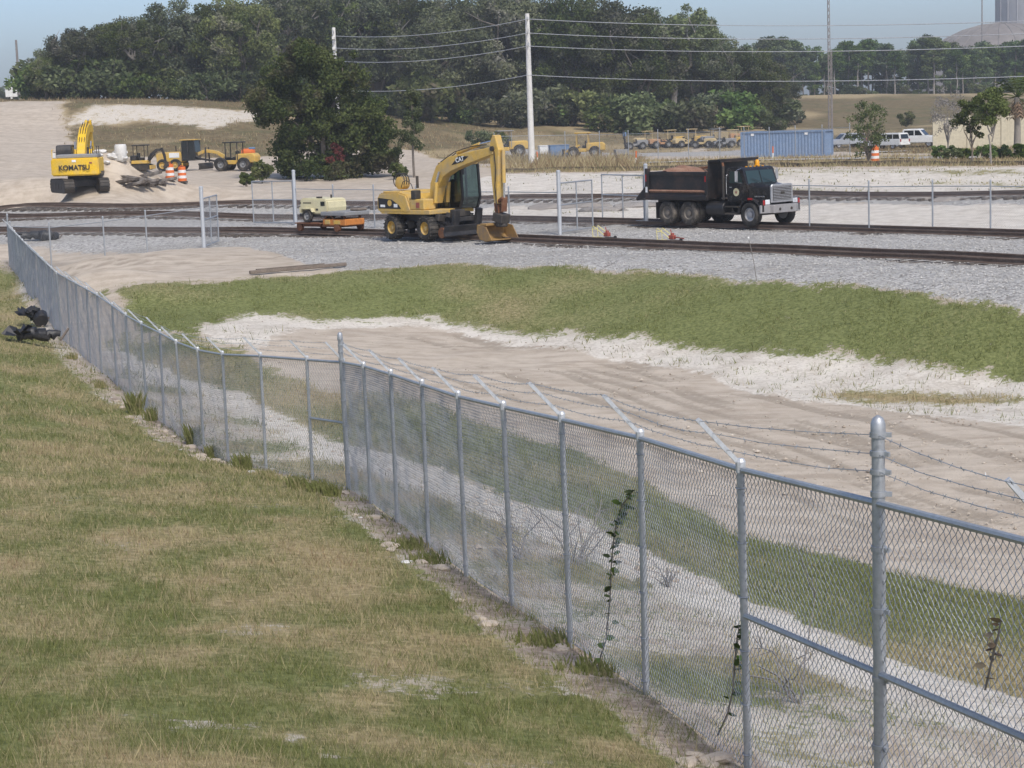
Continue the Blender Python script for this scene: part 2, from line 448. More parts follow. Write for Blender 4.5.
# left: flats, spoil hill, ramp
cz(1.1, (20, 190), (78, 190), (180, 184)); cz(.95, (130, 187)); cz(.9, (230, 186)); cz(.5, (60, 200), (150, 198))
cd((20, 178, 155), (80, 172, 165), (150, 174, 155), (220, 172, 160), (270, 168, 165))
cd((20, 160, 172), (20, 104, 226), (-60, 162, 172), (-60, 106, 226), (54, 162, 174), (52, 101, 230), (20, 101, 250), (-60, 102, 250))
cd((80, 150, 190), (130, 150, 192), (200, 152, 190), (250, 150, 190), (80, 127, 214), (150, 127, 214), (200, 128, 212), (250, 130, 212))
cd((85, 107, 222), (150, 106, 224), (210, 108, 224), (265, 113, 226), (300, 118, 228), (340, 122, 230))
cd((85, 100, 234), (150, 99, 236), (210, 101, 236), (265, 105, 238), (330, 110, 240), (150, 98, 270), (260, 100, 290), (380, 112, 280))
cw((-60, 330, 8), (0, 360, 6), (60, 360, 6), (-200, 300, 7), (200, 430, 5), (-300, 600, 3), (0, 600, 4.0), (300, 600, 4), (-900, 1200, -4), (0, 1200, -2), (900, 1200, -2),
   (-2500, 3500, -20), (0, 3500, -20), (2500, 3500, -20), (-120, 120, 1), (-100, 60, 1.5), (100, 60, 0), (120, 120, 1), (140, 200, .5), (-140, 200, 6), (70, 30, -1))
_c = np.array(_c, float)
def _warp(x, y):
    q = np.maximum(np.asarray(y, float) + 8.0, 1.0)
    return np.asarray(x, float) / q, np.log(q) * 1.15
_ca, _cb = _warp(_c[:, 0], _c[:, 1])
_D = np.hypot(_ca[:, None] - _ca[None], _cb[:, None] - _cb[None])
_n = len(_c)
_A = np.zeros((_n + 1, _n + 1))
_EPS = .002
_A[:_n, :_n] = -np.sqrt(_D ** 2 + _EPS ** 2) - np.eye(_n) * .006; _A[:_n, _n] = 1; _A[_n, :_n] = 1
_w = np.linalg.solve(_A, np.append(_c[:, 2], 0))
def hrbf(x, y):
    x = np.atleast_1d(np.asarray(x, float)); y = np.atleast_1d(np.asarray(y, float))
    sh = x.shape; x = x.ravel(); y = y.ravel()
    a, b = _warp(x, y); out = np.empty(len(x))
    for i in range(0, len(x), 40000):
        sl = slice(i, i + 40000)
        d = np.sqrt((a[sl, None] - _ca[None]) ** 2 + (b[sl, None] - _cb[None]) ** 2 + _EPS ** 2)
        out[sl] = -(d @ _w[:_n]) + _w[_n]
    return out.reshape(sh)
_ST = .008
_ga = np.arange(-1.7, 1.7001, _ST); _gb = np.arange(0, 9.5, _ST)
_gq = np.exp(_gb / 1.15)
_G = hrbf(_ga[None] * _gq[:, None], np.repeat((_gq - 8.0)[:, None], len(_ga), 1))
def _blur(a, n, ax):
    for _ in range(n):
        p = np.pad(a, [(1, 1) if i == ax else (0, 0) for i in range(2)], 'edge')
        a = (p[:-2] + 2 * p[1:-1] + p[2:]) / 4 if ax == 0 else (p[:, :-2] + 2 * p[:, 1:-1] + p[:, 2:]) / 4
    return a
_G = _blur(_blur(_G, 3, 0), 6, 1)
def hbase(x, y):
    x = np.atleast_1d(np.asarray(x, float)); y = np.atleast_1d(np.asarray(y, float))
    a, b = _warp(x, y)
    i = np.clip((a - _ga[0]) / _ST, 0, len(_ga) - 1.001); j = np.clip(b / _ST, 0, len(_gb) - 1.001)
    i0 = i.astype(int); j0 = j.astype(int); fi = i - i0; fj = j - j0
    return (_G[j0, i0] * (1 - fi) + _G[j0, i0 + 1] * fi) * (1 - fj) + (_G[j0 + 1, i0] * (1 - fi) + _G[j0 + 1, i0 + 1] * fi) * fj
def hmicro(x, y):
    d = np.clip(np.asarray(y, float) / 60, .35, 3)
    return ((N1.fbm(x * .55, y * .55, 3) - .5) * .10 + (N2.fbm(x * 2.3, y * 2.3, 3) - .5) * .045) * np.clip(d, .7, 1.6)
def H(x, y):
    x = np.asarray(x, float); y = np.asarray(y, float)
    return hbase(x, y) + hmicro(np.atleast_1d(x), np.atleast_1d(y))
def h1(x, y): return float(H(x, y)[0])
_ys = np.geomspace(6, 900, 900)
def hit(px, py):
    """where the line of sight through a point of the survey photograph meets the ground"""
    d = ray(px, py); t = _ys / d.y
    z = CAM_H + d.z * t - H(d.x * t, _ys)
    k = np.argmax(z < 0) if (z < 0).any() else len(_ys) - 1
    return (float(d.x * t[k]), float(_ys[k]))
def ground(px, py):
    x, y = hit(px, py); return Vector((x, y, h1(x, y)))

def inpoly(x, y, poly):
    r = np.zeros(x.shape, bool); n = len(poly)
    for i in range(n):
        x1, y1 = poly[i]; x2, y2 = poly[(i + 1) % n]
        c = ((y1 > y) != (y2 > y)) & (x < (x2 - x1) * (y - y1) / (y2 - y1 + 1e-12) + x1)
        r ^= c
    return r
def W(*pts): return [hit(*p) for p in pts]
def off(line, d):
    out = []
    for i, p in enumerate(line):
        a = line[max(i - 1, 0)]; b = line[min(i + 1, len(line) - 1)]
        tx, ty = b[0] - a[0], b[1] - a[1]; l = math.hypot(tx, ty)
        out.append((p[0] - ty / l * d, p[1] + tx / l * d))
    return out
_FL = [p[:2] for p in FENCE_A] + [p[:2] for p in FENCE_B[1:]]
Z_LAWN = [(3.3, -8)] + off(_FL, .52) + [(-26, 92), (-60, 92), (-90, -8)]
Z_LAWNEDGE = [(3.6, -8)] + off(_FL, -.25) + [(-26, 92), (-60, 92), (-90, -8)]
Z_GRAVEL = [(p.x, p.y) for p in (ptz(-200, 238, 0), ptz(60, 238, 0), ptz(165, 241, 0), ptz(235, 247, 0), ptz(290, 258, 0), ptz(345, 264, 0), ptz(470, 261, -.1), ptz(560, 264, -.1), ptz(700, 272, -.1), ptz(860, 283, -.1), ptz(1024, 295, -.1), ptz(1250, 313, -.1),
            ptz(1250, 238, 0), ptz(1024, 231.5, 0), ptz(765, 223.5, 0), ptz(640, 220, 0), ptz(520, 217, 0), ptz(400, 216, 0), ptz(240, 215.5, 0), ptz(-200, 215, 0))]
Z_BANK = W((104, 291), (150, 284), (230, 283), (250, 277), (345, 269), (470, 263), (560, 266), (700, 274), (860, 285), (1023, 297)) + [(20, 51.5), (22, 47)] + \
         W((1023, 374), (860, 363), (700, 350), (560, 333), (430, 317), (400, 314), (250, 314), (222, 317), (200, 322), (191, 330), (198, 338), (165, 335), (120, 305))
Z_INNER = W((162, 340), (200, 343), (225, 352), (262, 368), (340, 392), (390, 391), (460, 413), (495, 425), (566, 448), (660, 494), (742, 535), (880, 570), (1023, 596)) + [(13, 26), (14, 19)] + \
          W((1023, 698), (880, 655), (742, 597), (660, 557), (566, 512), (495, 487), (460, 475), (390, 453), (305, 425), (230, 395), (165, 368), (110, 346), (120, 330))
Z_STRIP = W((110, 349), (165, 371), (230, 398), (305, 428), (390, 454), (460, 476), (566, 513), (660, 558), (742, 598), (880, 656), (1023, 699)) + [(9, 14), (6, 13)] + \
          W((1023, 742), (880, 700), (742, 632), (660, 592), (566, 545), (460, 505), (390, 480), (305, 448), (200, 398), (120, 365))
Z_SHELF = [(3.05, 5.6)] + _FL[1:22] + W((110, 347), (165, 369), (305, 427), (390, 453), (460, 475), (566, 512), (660, 557), (742, 597), (880, 655), (1023, 698)) + [(9, 12), (8, 5)]
Z_WHITE = W((190, 331), (200, 322), (222, 316), (250, 314), (400, 314), (430, 317), (560, 333), (700, 350), (860, 363), (1023, 374)) + [(20, 47), (19, 42)] + \
          W((1023, 425), (900, 412), (780, 398), (700, 375), (560, 350), (470, 335), (400, 326), (300, 326), (262, 336), (262, 355), (215, 346))
Z_WHITE2 = [(p.x, p.y) for p in (ptz(500, 219, 0), ptz(640, 219, 0), ptz(765, 222.5, 0), ptz(1024, 230.5, 0), ptz(1250, 237, 0), ptz(1250, 198, .3), ptz(1024, 199, .3), ptz(760, 199, .3), ptz(500, 203, .3), ptz(440, 206, .3))]
Z_WHITE3 = W((1023, 193), (760, 192), (640, 195), (500, 196), (430, 197), (440, 183), (530, 174), (640, 173), (780, 170), (860, 169), (1023, 168)) + [(60, 110), (60, 95)]
Z_WHITE4 = [(p.x, p.y) for p in (ptd(76, 126, 214), ptd(80, 105, 224), ptd(150, 105, 225), ptd(215, 107, 225), ptd(275, 113, 226), ptd(275, 121, 221), ptd(205, 134, 210), ptd(180, 126, 215), ptd(140, 121, 217), ptd(100, 125, 214))]
Z_T3 = [(p.x + 1, p.y + 2.2) for p in TRACK3] + [(p.x - 1, p.y - 2.8) for p in reversed(TRACK3)]
Z_HILL = [(p.x, p.y) for p in (ptd(62, 103, 230), ptd(66, 150, 190), ptd(100, 158, 182), ptd(190, 160, 182), ptd(270, 158, 182), ptd(300, 150, 190), ptd(385, 150, 196))] + [(5, 190), (20, 260), (60, 330), (-10, 360), (-200, 400), (-80, 236)]
Z_FIELD = W((470, 164), (560, 162), (660, 156), (700, 140)) + [(22, 205)] + W((830, 152), (1023, 153)) + [(130, 160), (400, 420), (600, 1500), (-100, 1500), (5, 330), (-8, 190)]
Z_VERGE = W((740, 168), (780, 167), (1023, 166)) + [(60, 112), (70, 140)] + W((1023, 156), (780, 158), (660, 160), (560, 163), (480, 167), (560, 172), (660, 171))
Z_YARD = W((560, 158), (640, 157), (760, 155), (740, 148)) + [(24, 215), (2, 225), (-2, 200)]
Z_PATCH = W((830, 397), (900, 392), (1023, 394)) + W((1023, 401), (900, 404), (840, 402))

BARE = [(*hit(px, py), r * .62) for px, py, r in ((255, 553, .22), (350, 556, .16), (195, 727, .30), (165, 735, .2), (295, 742, .26), (285, 735, .2), (330, 756, .3), (250, 690, .18), (60, 520, .35), (215, 620, .3), (120, 560, .3), (300, 600, .2), (440, 700, .22), (30, 640, .25))]
RUTS = []
for line in (((440, 323), (620, 352), (800, 397), (1023, 452)), ((425, 336), (600, 374), (760, 422), (900, 472), (1023, 508)), ((395, 346), (560, 402), (700, 450), (860, 505), (1023, 545)), ((480, 332), (700, 387), (860, 432), (1023, 474)), ((330, 335), (470, 352), (640, 400), (1023, 520)), ((80, 262), (160, 262), (260, 256), (330, 250)), ((60, 272), (160, 268), (230, 268))):
    P_ = np.array(W(*line)); 
    for dd in (-.9, .9): RUTS.append(np.array(off([tuple(p) for p in P_], dd)))
def rutmask(x, y):
    m = np.zeros(x.shape); wx = x + (N1.fbm(x * .25, y * .25, 2) - .5) * .9; wy = y + (N2.fbm(x * .25, y * .25, 2) - .5) * .9
    for P_ in RUTS:
        for a, b in zip(P_, P_[1:]):
            d = b - a; t = np.clip(((wx - a[0]) * d[0] + (wy - a[1]) * d[1]) / (d @ d), 0, 1)
            m = np.maximum(m, 1 - np.clip(np.hypot(wx - a[0] - d[0] * t, wy - a[1] - d[1] * t) / .30, 0, 1))
    return m * sst(N3.fbm(x * .35, y * .35, 3), .3, .55)
def sst(a, lo, hi):
    t = np.clip((a - lo) / (hi - lo), 0, 1); return t * t * (3 - 2 * t)
def zones(x, y):
    """ground cover at world points: grass, dryness, white sand, gravel, soil"""
    j = np.clip(y / 45, .35, 2.2)
    jx = x + (N1.fbm(x / j * .9, y / j * .9, 4) - .5) * 1.7 * j; jy = y + (N2.fbm(x / j * .9 + 40, y / j * .9, 4) - .5) * 1.7 * j
    P = lambda z: inpoly(jx, jy, z)
    n = x.shape
    g = np.zeros(n); dry = np.full(n, .5); w = np.zeros(n); v = np.zeros(n); s = np.zeros(n); zid = np.zeros(n, int)
    big = N3.fbm(x * .22, y * .22, 4); med = N1.fbm(x * .9 + 5, y * .9, 3)
    # basin floor and surroundings
    near = inpoly(x, y, [(3.3, -8)] + _FL + [(-20, 92), (60, 92), (60, -8)])
    basin = P(Z_WHITE) | P(Z_INNER) | P(Z_STRIP)
    w[P(Z_WHITE)] = .85
    g[P(Z_WHITE)] = .22; dry[P(Z_WHITE)] = .25
    k = P(Z_BANK); g[k] = .93; dry[k] = np.clip(.10 + (big[k] - .5) * 1.0 + (N1.fbm(x * .5, y * .9, 3)[k] - .5) * .9, 0, .8); w[k] = .3; zid[k] = 2
    k = P(Z_INNER); g[k] = .84; dry[k] = np.clip(.32 + (big[k] - .5) * 1.2, 0, .8); w[k] = .4
    sl = sst(N2.fbm(x * .45 + y * .16, y * .75 - x * .1, 3), .36, .62)
    k = P(Z_SHELF); g[k] = (.36 + .42 * sl)[k]; dry[k] = np.clip(.42 + (med[k] - .5) * 1.2, 0, 1); w[k] = .5
    k = P(Z_STRIP); g[k] = .10; w[k] = 1.0
    k = P(Z_PATCH); g[k] = .8; dry[k] = .75
    k = P(Z_GRAVEL); v[k] = 1; g[k] = 0; w[k] = 0; zid[k] = 3
    k = P(Z_WHITE2); w[k] = .95; v[k] = 0; g[k] = .08; dry[k] = .3; zid[k] = 4
    k = P(Z_WHITE3); w[k] = 1.0; g[k] = np.where(x > 8, .12 + .5 * sst(N1.fbm(x * .9 + y * .5, y * .25, 3), .45, .65), .15)[k]; dry[k] = .45; v[k] = 0; zid[k] = 4
    k = P(Z_T3); v[k] = 1; g[k] = 0; w[k] = 0
    k = P(Z_HILL); g[k] = .85; dry[k] = np.clip(1.24 + (big[k] - .5) * .9, .8, 1.4); zid[k] = 5
    k = P(Z_WHITE4); g[k] = .38; w[k] = 1.0; dry[k] = .9
    k = P(Z_FIELD); g[k] = .95; dry[k] = np.clip(1.13 + (N1.fbm(x * .035, y * .06, 4)[k] - .5) * 1.3 + (big[k] - .5) * .5, .45, 1.35); zid[k] = 6
    k = P(Z_VERGE); g[k] = .8; dry[k] = .95; zid[k] = 6
    k = P(Z_YARD); g[k] = .1; v[k] = .7; zid[k] = 6
    k = P(Z_LAWNEDGE) & ~P(Z_LAWN); s[k] = .75; g[k] = .3; dry[k] = .25; w[k] = sst(med, .34, .6)[k]; zid[k] = 1
    k = P(Z_LAWN); g[k] = .97 - .35 * sst(med + (big - .5) * .4, .62, .74)[k]; s[k] = 0; v[k] = 0
    dry[k] = np.clip(.45 + (N3.fbm(x * .5, y * .5, 4)[k] - .5) * .7 + (N2.fbm(x * 1.9, y * 1.5, 3)[k] - .5) * 1.1, 0.1, 1.0); w[k] = .6; zid[k] = 1
    for bx, by_, br in BARE:
        e = np.clip(1.15 - np.hypot((x - bx), (y - by_) * .75) / br, 0, 1); g = np.where(k, g - .6 * e, g)
    far = (y > 300) & (g < .5); g[far] = .95; dry[far] = .7; zid[far] = 6
    zid[(zid == 0) & basin] = 7
    return g, dry, w, v, s, zid

def terrain_mat():
    m = bpy.data.materials.new('ground_cover'); t = NT(m); P = t.pos()
    g, dry, w, v, s = [t.attr(a) for a in ('grass', 'dry', 'white', 'gravel', 'soil')]
    nf = t.noise(9, 5, P); nm = t.noise(1.3, 5, P); nl = t.noise(.25, 4, P); nx = t.noise(38, 3, P)
    mp = t.mapping(P, (.12, 2.2, 1), (0, 0, R(33))); rut = t.noise(1.0, 4, mp)
    mp2 = t.mapping(P, (.3, 7, 1), (0, 0, R(30))); rut2 = t.noise(1.0, 3, mp2)
    tan = t.mix(t.ramp(t.math('ADD', t.math('MULTIPLY', nm, .6), t.math('MULTIPLY', rut, .4)), .36, .64), (.40, .335, .262), (.54, .468, .378))
    tan = t.mix(t.math('MULTIPLY', t.math('MULTIPLY', t.ramp(rut2, .56, .68), t.ramp(nl, .42, .6)), .5), tan, (.30, .25, .195))
    tan = t.mix(t.math('MULTIPLY', t.ramp(nx, .56, .72), .35), tan, (.30, .25, .195))
    tan = t.mix(t.math('MULTIPLY', t.ramp(nf, .5, .75), .35), tan, (.52, .44, .355))
    tan = t.mix(t.math('MULTIPLY', t.ramp(t.math('ADD', t.attr('rut'), t.math('MULTIPLY', t.math('SUBTRACT', nf, .5), .8)), .25, .75), .6), tan, (.28, .235, .18))
    wht = t.mix(t.ramp(t.math('ADD', t.math('MULTIPLY', nf, .5), t.math('MULTIPLY', nm, .5)), .34, .62), (.46, .41, .34), (.68, .63, .55))
    soil = t.mix(t.ramp(t.math('ADD', t.math('MULTIPLY', nf, .5), t.math('MULTIPLY', nm, .5)), .38, .62), (.26, .20, .155), (.53, .45, .365))
    vo = t.n('ShaderNodeTexVoronoi'); t.put(vo, 'Vector', P); t.put(vo, 'Scale', 11.0)
    sep = t.n('ShaderNodeSeparateColor'); t.put(sep, 0, vo.outputs['Color'])
    grv = t.mix(t.ramp(sep.outputs[0], .0, 1.0), (.22, .21, .195), (.56, .54, .505))
    grv = t.mix(t.math('MULTIPLY', t.ramp(nm, .4, .65), .55), grv, (.43, .415, .385))
    grv = t.mix(t.math('MULTIPLY', t.ramp(nl, .45, .7), .30), grv, (.31, .29, .26))
    st = t.noise(1.0, 4, t.mapping(P, (.05, .45, 1), (0, 0, R(48))))
    grv = t.mix(t.math('MULTIPLY', t.ramp(st, .45, .62), .5), grv, (.30, .285, .26))
    grv = t.mix(t.math('MULTIPLY', t.ramp(t.math('ADD', t.math('MULTIPLY', st, .4), t.math('MULTIPLY', nm, .6)), .56, .68), .5), grv, (.46, .41, .34))
    grn = t.mix(t.ramp(nf, .3, .7), (.105, .122, .042), (.215, .23, .088))
    strw = t.mix(t.ramp(nf, .3, .7), (.245, .185, .10), (.43, .345, .205))
    brn = t.mix(t.ramp(nm, .3, .7), (.125, .095, .05), (.215, .17, .095))
    brn = t.mix(t.math('MULTIPLY', t.ramp(nl, .48, .66), .6), brn, (.10, .105, .045))
    dd = t.math('ADD', dry, t.math('MULTIPLY', t.math('SUBTRACT', t.math('ADD', t.math('MULTIPLY', nf, .5), t.math('MULTIPLY', nx, .5)), .5), 1.1))
    gr = t.mix(t.ramp(dd, .15, .85), grn, strw)
    gr = t.mix(t.ramp(dry, .95, 1.15), gr, brn)
    def mask(a, k, lo=.38, hi=.62):
        e = t.math('ADD', a, t.math('MULTIPLY', t.math('SUBTRACT', t.math('ADD', t.math('MULTIPLY', nm, .5), t.math('MULTIPLY', nf, .5)), .5), k))
        return t.ramp(e, lo, hi)
    c = t.mix(mask(w, 1.2), tan, wht)
    c = t.mix(mask(s, 1.6), c, soil)
    c = t.mix(mask(v, 1.0), c, grv)
    gm = mask(g, 2.2)
    c = t.mix(gm, c, gr)
    hgt = t.math('ADD', t.math('MULTIPLY', nf, .5), t.math('ADD', t.math('MULTIPLY', nx, .25), t.math('ADD', t.math('MULTIPLY', rut, .22), t.math('MULTIPLY', rut2, .22))))
    hgt = t.math('ADD', hgt, t.math('MULTIPLY', t.math('MULTIPLY', v, vo.outputs['Distance']), -.7))
    t.bsdf(c, .95, 0, t.bump(hgt, .75, .1), .12)
    return m
M['ground'] = terrain_mat()

def build_terrain():
    q = np.geomspace(2.5, 260, 820) ; q = np.concatenate([q, np.geomspace(263, 1500, 40)])
    Y = q - 5.0
    u = np.concatenate([np.linspace(-1.5, -.4, 16)[:-1], np.linspace(-.4, -.285, 12)[:-1], np.linspace(-.285, .285, 236), np.linspace(.285, .4, 12)[1:], np.linspace(.4, 1.5, 16)[1:]])
    nr, nc = len(Y), len(u)
    yy = np.repeat(Y[:, None], nc, 1); xx = u[None] * (yy + 5.0 + 1.5)
    x = xx.ravel(); y = yy.ravel(); z = H(x, y)
    g, dry, w, v, s, zid = zones(x, y)
    acc = [g, dry, w, v, s]
    for ax, ay in ((.28, .1), (-.28, -.1), (.08, -.32), (-.08, .32)):
        k = np.clip(y / 40, .3, 3); o = zones(x + ax * k, y + ay * k * 1.6)
        acc = [a + b for a, b in zip(acc, o[:5])]
    g, dry, w, v, s = [a / 5 for a in acc]
    rt = rutmask(x, y); z = z - .05 * rt
    idx = np.arange(nr * nc).reshape(nr, nc)
    F = np.stack([idx[:-1, :-1], idx[:-1, 1:], idx[1:, 1:], idx[1:, :-1]], -1).reshape(-1, 4)
    fz = zid[F[:, 0]]
    V = np.stack([x, y, z], 1)
    names = {0: 'sandy_ground', 1: 'lawn', 2: 'grass_bank', 3: 'gravel_bed', 4: 'white_sand', 5: 'spoil_hill', 6: 'field', 7: 'basin_slope'}
    for k, nm in names.items():
        f = F[fz == k]
        if not len(f): continue
        used, inv = np.unique(f, return_inverse=True)
        me = np_mesh(nm, V[used], inv.reshape(f.shape), True, {a: ('POINT', arr[used]) for a, arr in (('grass', g), ('dry', dry), ('white', w), ('gravel', v), ('soil', s), ('rut', rt))})
        o = link_mesh(nm, me, M['ground']); tag(o, kind='structure')
build_terrain()
# ------------------------------------------------------------------ chain-link fences
FH = 2.0
MESH_W = .0354
def chain_mesh(name, path, z_of, height, w=MESH_W, r=.0021, drop=.02):
    """woven wire: zigzag pickets along a ground polyline; path = [(x,y,zbase)]"""
    P = np.array(path, float); seg = np.hypot(*(P[1:, :2] - P[:-1, :2]).T); cum = np.append(0, np.cumsum(seg))
    nc = int(cum[-1] / w); nk = int((height - drop) / w)
    i = np.arange(nc)[:, None]; k = np.arange(nk + 1)[None]
    s = (i + ((i + k) % 2)) * w; s = np.clip(s, 0, cum[-1])
    side = np.where((k % 2) == 0, .003, -.003) * np.ones_like(s)
    x = np.interp(s, cum, P[:, 0]); y = np.interp(s, cum, P[:, 1]); zb = np.interp(s, cum, P[:, 2])
    e = .05
    tx = np.interp(np.clip(s + e, 0, cum[-1]), cum, P[:, 0]) - np.interp(np.clip(s - e, 0, cum[-1]), cum, P[:, 0])
    ty = np.interp(np.clip(s + e, 0, cum[-1]), cum, P[:, 1]) - np.interp(np.clip(s - e, 0, cum[-1]), cum, P[:, 1])
    L = np.hypot(tx, ty); nx, ny = -ty / L, tx / L; tx, ty = tx / L, ty / L
    wob = (N1.fbm(s * 1.2, k * .12 + 0 * s, 2) - .5) * .05
    x = x + nx * (side + wob); y = y + ny * (side + wob); z = zb + drop + k * w
    C = np.stack([x, y, z * np.ones_like(x)], -1)                     # nc, nk+1, 3
    Nn = np.stack([nx, ny, 0 * nx], -1); T = np.stack([tx, ty, 0 * tx], -1); Z = np.zeros_like(C); Z[..., 2] = 1
    a = C + Nn * r * 1.1; b = C - Nn * r * .6 + T * r; c = C - Nn * r * .6 - T * r
    V = np.stack([a, b, c], 2).reshape(-1, 3)
    base = (np.arange(nc)[:, None] * (nk + 1) + np.arange(nk)[None]).ravel() * 3
    F = []
    for q in range(3):
        p = (q + 1) % 3
        F.append(np.stack([base + q, base + p, base + 3 + p, base + 3 + q], 1))
    return np_mesh(name, V, np.concatenate(F), False)

def post_mesh(r, h, cap=True, n=10):
    b = MB(); b.cyl((0, 0, -.15), (0, 0, h), r, n=n, cap=False)
    if cap: b.lathe([(r * 1.12, h - .05), (r * 1.12, h), (r * .8, h + .03), (r * .2, h + .045)], n=n)
    return b.mesh('post', 0, True)

def barb_arm_mesh():
    b = MB()
    b.lathe([(.032, -.05), (.034, .02), (.022, .04)], n=10)
    b.add([(-.02, -.012, .0), (.02, -.012, .0), (.02, .012, .0), (-.02, .012, .0), (-.285, -.008, .30), (-.262, -.008, .315), (-.262, .008, .315), (-.285, .008, .30)],
          [(0, 1, 5, 4), (1, 2, 6, 5), (2, 3, 7, 6), (3, 0, 4, 7), (4, 5, 6, 7), (3, 2, 1, 0)])
    b.add([(-.02, .012, .0), (.0, .03, .02), (-.24, .02, .30), (-.262, .008, .315)], [(0, 1, 2, 3)])
    return b.mesh('barb_arm')
_POST, _TERM, _ARM = post_mesh(.0255, FH, False), post_mesh(.036, FH + .40), barb_arm_mesh()
def band_mesh(r):
    b = MB(); b.lathe([(r, -.014), (r + .008, -.014), (r + .008, .014), (r, .014)], n=12, cap=False); b.box((r + .018, 0, 0), (.035, .018, .024)); return b.mesh('band', 0, True)
_BAND = band_mesh(.036)

_t = MB()
for _z in (.12, .45, .8, 1.15, 1.5, 1.85): _t.lathe([(.029, _z - .004), (.034, _z), (.029, _z + .004)], n=10, cap=False); _t.box((.0, .036, _z), (.05, .012, .008))
_TIES = _t.mesh('tie_wires')
def barbed(name, pts, r, parent, spacing=.13, seed=0):
    rr = random.Random(seed); b = MB(); path = []
    for p, q in zip(pts, pts[1:]):
        p = Vector(p); q = Vector(q); L = (q - p).length; n = max(2, int(L / .5)); sag = .012 * L * rr.uniform(.6, 1.3)
        for i in range(n):
            t = i / n; c = p.lerp(q, t); c.z -= sag * 4 * t * (1 - t) + rr.uniform(-.006, .006); path.append(c)
    path.append(Vector(pts[-1]))
    b.tube(path, r, 4)
    for p, q in zip(path, path[1:]):
        L = (q - p).length
        for i in range(max(1, int(L / spacing))):
            c = p.lerp(q, (i + .5) / max(1, int(L / spacing)))
            for k in range(2):
                d = Vector((rr.uniform(-1, 1), rr.uniform(-1, 1), rr.uniform(-1, 1))).normalized() * .016
                b.bar(c - d, c + d, r * 1.2)
    return b.build(name, M['wire'], parent)

def rail(name, pts, r, parent, z=0.0, mat='galv', n=8):
    b = MB(); b.tube([(p[0], p[1], p[2] + z) for p in pts], r, n); return b.build(name, M[mat], parent, 0, True)

def near_fence(name, label, line, terminals, brace, arm_sign=1):
    root = thing(name, label, 'fence', (0, 0, 0))
    root.location = (line[0][0], line[0][1], line[0][2]); inv = Vector(root.location)
    loc = lambda p, dz=0.0: Vector((p[0], p[1], p[2] + dz)) - inv
    L = [tuple(loc(p)) for p in line]
    # densify for the woven mesh
    m = link_mesh('woven_mesh', chain_mesh('woven_mesh', L, None, FH - .02, .031 if len(L) < 15 else .0354, .0023), M['wire'], root); m['kind'] = 'stuff'
    rail('top_rail', L, .021, root, FH - .03)
    arms = []
    for i, p in enumerate(L):
        a = L[max(i - 1, 0)]; c = L[min(i + 1, len(L) - 1)]
        ang = math.atan2(c[1] - a[1], c[0] - a[0]) - math.pi / 2
        term = i in terminals
        o = link_mesh('terminal_post' if term else 'post', _TERM if term else _POST, M['galv'], root)
        lean = RNG.normal(0, .008, 2)
        o.location = p; o.rotation_euler = (lean[0], lean[1], ang)
        if term:
            for z in (.25, .62, 1.0, 1.38, 1.72, FH + .02, FH + .14, FH + .24, FH + .34):
                bd = link_mesh('band', _BAND, M['galv'], o); bd.location = (0, 0, z); bd.rotation_euler = (0, 0, RNG.uniform(-.6, .6) - 1.2)
            arms.append([Vector(p) + Vector((0, 0, FH + z)) for z in (.14, .24, .34)])
        else:
            ar = link_mesh('barb_arm', _ARM, M['galv_bright'], o); ar.location = (0, 0, FH); ar.rotation_euler = (0, 0, RNG.normal(0, .05))
            ti = link_mesh('tie_wires', _TIES, M['wire'], o); ti['kind'] = 'stuff'
            n = Vector((-math.cos(ang), -math.sin(ang), 0))
            arms.append([Vector(p) + n * .27 * t + Vector((0, 0, FH + .31 * t)) for t in (.35, .68, .98)])
    for k in range(3): barbed('barbed_wire', [a[k] for a in arms], .0022, root, seed=k)
    for i in brace:
        rail('brace_rail', [L[i], L[i + 1]], .020, root, 1.03)
    wire = [(p[0], p[1], p[2] + .03) for p in L]
    b = MB(); b.tube(wire, .003, 4); b.build('tension_wire', M['wire'], root)
    return root
near_fence('chain_link_fence', 'galvanized chain-link fence with barbed wire running along the lawn in the foreground', FENCE_A, {3, 12}, (2, 3))
near_fence('chain_link_fence', 'galvanized chain-link fence curving away left from the corner post towards the tracks', FENCE_B, {len(FENCE_B) - 1}, (0,))

# ---- thinner fences by the tracks: bays share one panel of wire
def panel_mesh(Lg, h, w, r):
    path = [(0, 0, 0), (Lg, 0, 0)]
    return chain_mesh('mesh_panel', path, None, h, w, r, .03)
_FPANEL = panel_mesh(3.0, 1.75, .05, .0024)
_FPOST = post_mesh(.034, 2.0, True, 8)
_GPOST = post_mesh(.085, 2.68, True, 12)
def bay(root, p, q, h=1.8, tops=True):
    p = Vector(p); q = Vector(q); d = q - p
    o = link_mesh('mesh_panel', _FPANEL, M['far_wire'], root); o['kind'] = 'stuff'
    L = d.xy.length
    o.location = p; o.rotation_euler = (0, -math.atan2(d.z, L), math.atan2(d.y, d.x)); o.scale = (L / 3.0, 1, h / 1.8)
    b = MB(); b.cyl(p + Vector((0, 0, h - .02)), q + Vector((0, 0, h - .02)), .022, n=6); b.build('top_rail', M['galv'], root)
